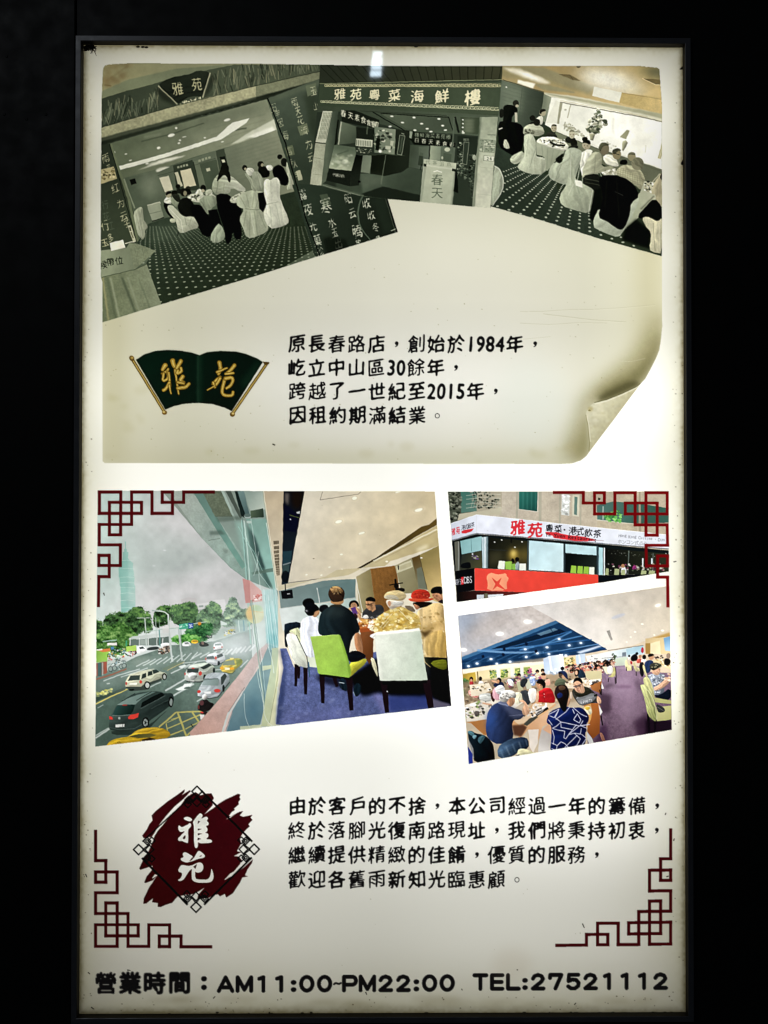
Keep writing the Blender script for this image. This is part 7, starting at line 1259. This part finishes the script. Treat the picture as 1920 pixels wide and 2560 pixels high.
# ---- unseen mask, added to darken the sheet's rim, and the box behind
YM = .013; IN = MASK_IN
v = ring(HW + .02, -HH - .02, HH + .02, YM) + ring(HW - IN, -HH + IN * 1.5, HH - IN * .8, YM)
mesh('edge_shade_mask', v, [(i, (i + 1) % 4, 4 + (i + 1) % 4, 4 + i) for i in range(4)], M_MASK, sign)
v = ring(HW + .02, -HH - .02, HH + .02, .001) + ring(HW + .02, -HH - .02, HH + .02, BOX_D)
mesh('light_box', v, [(i, 4 + i, 4 + (i + 1) % 4, (i + 1) % 4) for i in range(4)] + [(4, 5, 6, 7)], M_BOX, sign)
lb = bpy.data.objects['light_box'].data; lb.materials.append(M_SIDE)
for p in lb.polygons: p.material_index = 1 if p.index < 4 else 0
fr_o.data.materials.append(M_LIP)
for p in fr_o.data.polygons: p.material_index = 1 if p.index < 4 else 0

# ---- the printed sheet, cut along the outlines of what is printed on it
def lin(c): return np.where(c <= .04045, c / 12.92, ((c + .055) / 1.055) ** 2.4)
STEP = 1.3
us = np.arange(188, 1722, STEP); vs = np.arange(104, 2548, STEP)
def samp(a, uu, vv):
    x = uu - X0 - .5; y = vv - Y0 - .5; xi = np.clip(x.astype(int), 0, CW - 2); yi = np.clip(y.astype(int), 0, CH - 2); fx = (x - xi)[..., None]; fy = (y - yi)[..., None]
    return (a[yi, xi] * (1 - fx) + a[yi, xi + 1] * fx) * (1 - fy) + (a[yi + 1, xi] * (1 - fx) + a[yi + 1, xi + 1] * fx) * fy
UU, VV = np.meshgrid(us, vs)
ALB = PRINT_ALBEDO(lin(np.clip(samp(gauss(CAN, .4), UU, VV), 0, 1)), UU, VV)
wx, wz = wall_xz(UU, VV)
nv, nu = UU.shape
fid = IDS[np.clip((vs[:-1] + STEP / 2 - Y0).astype(int), 0, CH - 1)][:, np.clip((us[:-1] + STEP / 2 - X0).astype(int), 0, CW - 1)].ravel()
base = (np.arange(nv - 1)[:, None] * nu + np.arange(nu - 1)[None]).ravel()
quads = np.stack([base, base + nu, base + nu + 1, base + 1], 1)
XYZ = np.stack([wx.ravel(), np.zeros(wx.size), wz.ravel()], 1).astype(np.float32)
RGBA = np.concatenate([ALB.reshape(-1, 3), np.ones((ALB.shape[0] * ALB.shape[1], 1))], 1).astype(np.float32)
def sub_mesh(name, q, parent, label):
    ids, inv = np.unique(q, return_inverse=True); inv = inv.reshape(-1)
    me = bpy.data.meshes.new(name); me.vertices.add(len(ids)); me.vertices.foreach_set('co', XYZ[ids].ravel())
    me.loops.add(len(inv)); me.loops.foreach_set('vertex_index', inv.astype(np.int32))
    me.polygons.add(len(q)); me.polygons.foreach_set('loop_start', np.arange(0, len(inv), 4, dtype=np.int32))
    a = me.color_attributes.new('print', 'FLOAT_COLOR', 'POINT'); a.data.foreach_set('color', RGBA[ids].ravel())
    me.update(calc_edges=True); me.materials.append(M_FILM)
    o = bpy.data.objects.new(name, me); COL.objects.link(o); o.parent = parent
    if parent is sign: o.matrix_parent_inverse = Matrix.Translation(-Vector(sign.location))
    if label: o['label'] = label
    return o
order = np.argsort(fid, kind='stable'); cuts = np.searchsorted(fid[order], np.arange(len(PARTS) + 1))
OBJ = {}
for i, p in enumerate(PARTS):
    idx = order[cuts[i]:cuts[i + 1]]
    if len(idx) < 12:
        if len(idx): fid[idx] = 0
        continue
    par = sign if p['parent'] is None else OBJ.get(p['parent'], sign)
    OBJ[i] = sub_mesh(p['name'], quads[idx], par, p['label'])
    if p['name'] == 'crowd': OBJ[i]['kind'] = 'stuff'
OBJ[0].name = 'white_sheet'

# ---- wall: black panels round the sign
def slab(name, x0, x1, z0, z1, label, holes=False):
    v = [(x, y, z) for y in (YW, .06) for x, z in ((x0, z0), (x1, z0), (x1, z1), (x0, z1))]
    f = [(0, 1, 2, 3), (7, 6, 5, 4), (0, 4, 5, 1), (1, 5, 6, 2), (2, 6, 7, 3), (3, 7, 4, 0)]
    o = mesh(name, v, f, M_WALL); bev(o, .0015); o['label'] = label; o['category'] = 'wall panel'; return o
SEAM = -HW - FW - .0015
slab('wall_panel', -1.6, SEAM - .0015, -1.7, 1.6, 'plain black wall panel along the left side of the lit sign')
ox0, ox1, oz0, oz1 = -HW - FW - .0002, HW + FW + .0002, -HH - FW - .0002, HH + FW + .0002
v = []; f = []
for y in (YW, .06): v += [(SEAM + .0015, y, 1.6), (1.7, y, 1.6), (1.7, y, -1.7), (SEAM + .0015, y, -1.7), (ox0, y, oz1), (ox1, y, oz1), (ox1, y, oz0), (ox0, y, oz0)]
ox_ = [(i, (i + 1) % 4, 4 + (i + 1) % 4, 4 + i) for i in range(4)]
f += ox_ + [tuple(8 + k for k in reversed(q)) for q in ox_] + [(i, 8 + i, 8 + (i + 1) % 4, (i + 1) % 4) for i in range(4)] + [(4 + i, 4 + (i + 1) % 4, 12 + (i + 1) % 4, 12 + i) for i in range(4)]
wp = mesh('wall_panel', v, f, M_WALL); bev(wp, .001); wp['label'] = 'large black wall panel with the opening the lit sign sits in'; wp['category'] = 'wall panel'
# backing behind the seam
bk = mesh('back_wall', [(-1.7, .30, -1.8), (1.8, .30, -1.8), (1.8, .30, 1.7), (-1.7, .30, 1.7)], [(0, 1, 2, 3)], M_WALL); bk['kind'] = 'structure'

# ---- rivet heads on the left panel
def rivet(u, w):
    x, z = wall_xz(u, w, YW); n = 10; v = [(x + .0022 * math.cos(a), YW, z + .0022 * math.sin(a)) for a in np.linspace(0, 2 * math.pi, n + 1)[:-1]] + [(x + .0014 * math.cos(a), YW - .0007, z + .0014 * math.sin(a)) for a in np.linspace(0, 2 * math.pi, n + 1)[:-1]]
    return v, [(i, (i + 1) % n, n + (i + 1) % n, n + i) for i in range(n)] + [tuple(range(n, 2 * n))]
for (u, w), l in zip(((17, 141), (115, 286), (11, 286), (67, 298)), ('topmost of the small black bumps on the left wall panel', 'small black bump on the left wall panel nearest the frame', 'small black bump at the left edge of the wall panel, lower one', 'tiny black bump between two others on the left wall panel')):
    o = mesh('rivet', *rivet(u, w), M_WALL); o['label'] = l; o['category'] = 'rivet'; o['group'] = 'bumps on the left wall panel'

# ---- fluff and a dead insect caught in the upper left corner of the frame
def tube(pl, r0, r1, n=5):
    v = []; f = []
    for i, p in enumerate(pl):
        d = np.array(pl[min(i + 1, len(pl) - 1)]) - np.array(pl[max(i - 1, 0)]); d = d / (np.linalg.norm(d) + 1e-9); a = np.cross(d, [0, 1, .1]); a /= np.linalg.norm(a) + 1e-9; b = np.cross(d, a); r = r0 + (r1 - r0) * i / (len(pl) - 1)
        v += [tuple(np.array(p) + r * (math.cos(t) * a + math.sin(t) * b)) for t in np.linspace(0, 2 * math.pi, n + 1)[:-1]]
    for i in range(len(pl) - 1):
        for k in range(n): f.append((i * n + k, i * n + (k + 1) % n, (i + 1) * n + (k + 1) % n, (i + 1) * n + k))
    return v, f
def P3(u, w, y=-.001): x, z = wall_xz(u, w, y); return (float(x), y, float(z))
clump = empty('insect_in_cobweb', 'dark cobweb clump with reddish legs in the upper left corner of the sign', 'insect', P3(222, 122))
g_ = np.random.default_rng(4); v = []; f = []
for k in range(60):
    u, w = g_.uniform(209, 232), g_.uniform(113, 124); l = g_.uniform(4, 14); a = g_.uniform(0, 6.3)
    q = [P3(u, w, -.0012 - g_.uniform(0, .003)), P3(u + l * .5 * math.cos(a) + g_.uniform(-2, 2), w + l * .35 * math.sin(a), -.002), P3(u + l * math.cos(a), min(w + l * .6 * math.sin(a), 127), -.0015)]
    tv, tf = tube(q, .0010, .0005, 4); f += [tuple(len(v) + i for i in t) for t in tf]; v += tv
mesh('cobweb', v, f, M_DUST, clump)
for k, q in enumerate([((228, 122), (231, 128), (229.5, 135)), ((232, 121), (238, 120), (240, 126), (236, 131)), ((233, 124), (238, 132), (241, 140)), ((231, 125), (235, 127), (239, 124)), ((226, 124), (229, 130), (226, 134))]):
    tv, tf = tube([P3(*p) for p in q], .0008, .0003, 5); mesh('leg', tv, tf, M_LEG if k in (1, 2, 3) else M_DUST, clump)
# ---- black fixing clip at the top edge
o = mesh('screw_head', *tube([P3(958, 107, -.004), P3(961, 107, -.0045), P3(966, 108, -.004)], .0018, .0022, 8), M_DUST, sign)

# ---- slatted lamp of the passage behind the camera; the film's gloss mirrors it near the top edge
M_LAMP = bpy.data.materials.new('lit_lamp_panel'); M_LAMP.use_nodes = True; b = M_LAMP.node_tree.nodes['Principled BSDF']
b.inputs['Base Color'].default_value = (.1, .1, .1, 1); b.inputs['Emission Color'].default_value = (.72, .88, 1, 1); b.inputs['Emission Strength'].default_value = LAMP_E
YL = -4.1
def mirror(u, w):
    x, z = wall_xz(u, w, 0.0); d = np.array([x, 0, z]) - CAMPOS; p = np.array([x, 0, z]) + d * (-YL / CAMPOS[1] * -1 if False else (abs(YL) / abs(CAMPOS[1]))) * np.array([1, -1, 1]); return p
lampo = empty('slatted_lamp', 'slatted ceiling lamp of the passage mirrored near the top edge of the sign', 'lamp', tuple(mirror(942, 150)))
for a, b_, c, d_ in ((932, 956, 129, 137.5), (930.5, 955.5, 144.5, 153.5), (928.5, 954.5, 161, 169.5), (926.5, 953.5, 177, 187)):
    q = [mirror(a, c), mirror(b_, c), mirror(b_ - .8, d_), mirror(a - 1, d_)]
    vv = [tuple(p) for p in q] + [tuple(p - np.array([0, .02, 0])) for p in q]
    mesh('lit_slat', vv, [(0, 1, 2, 3), (7, 6, 5, 4), (0, 4, 5, 1), (1, 5, 6, 2), (2, 6, 7, 3), (3, 7, 4, 0)], M_LAMP, lampo)
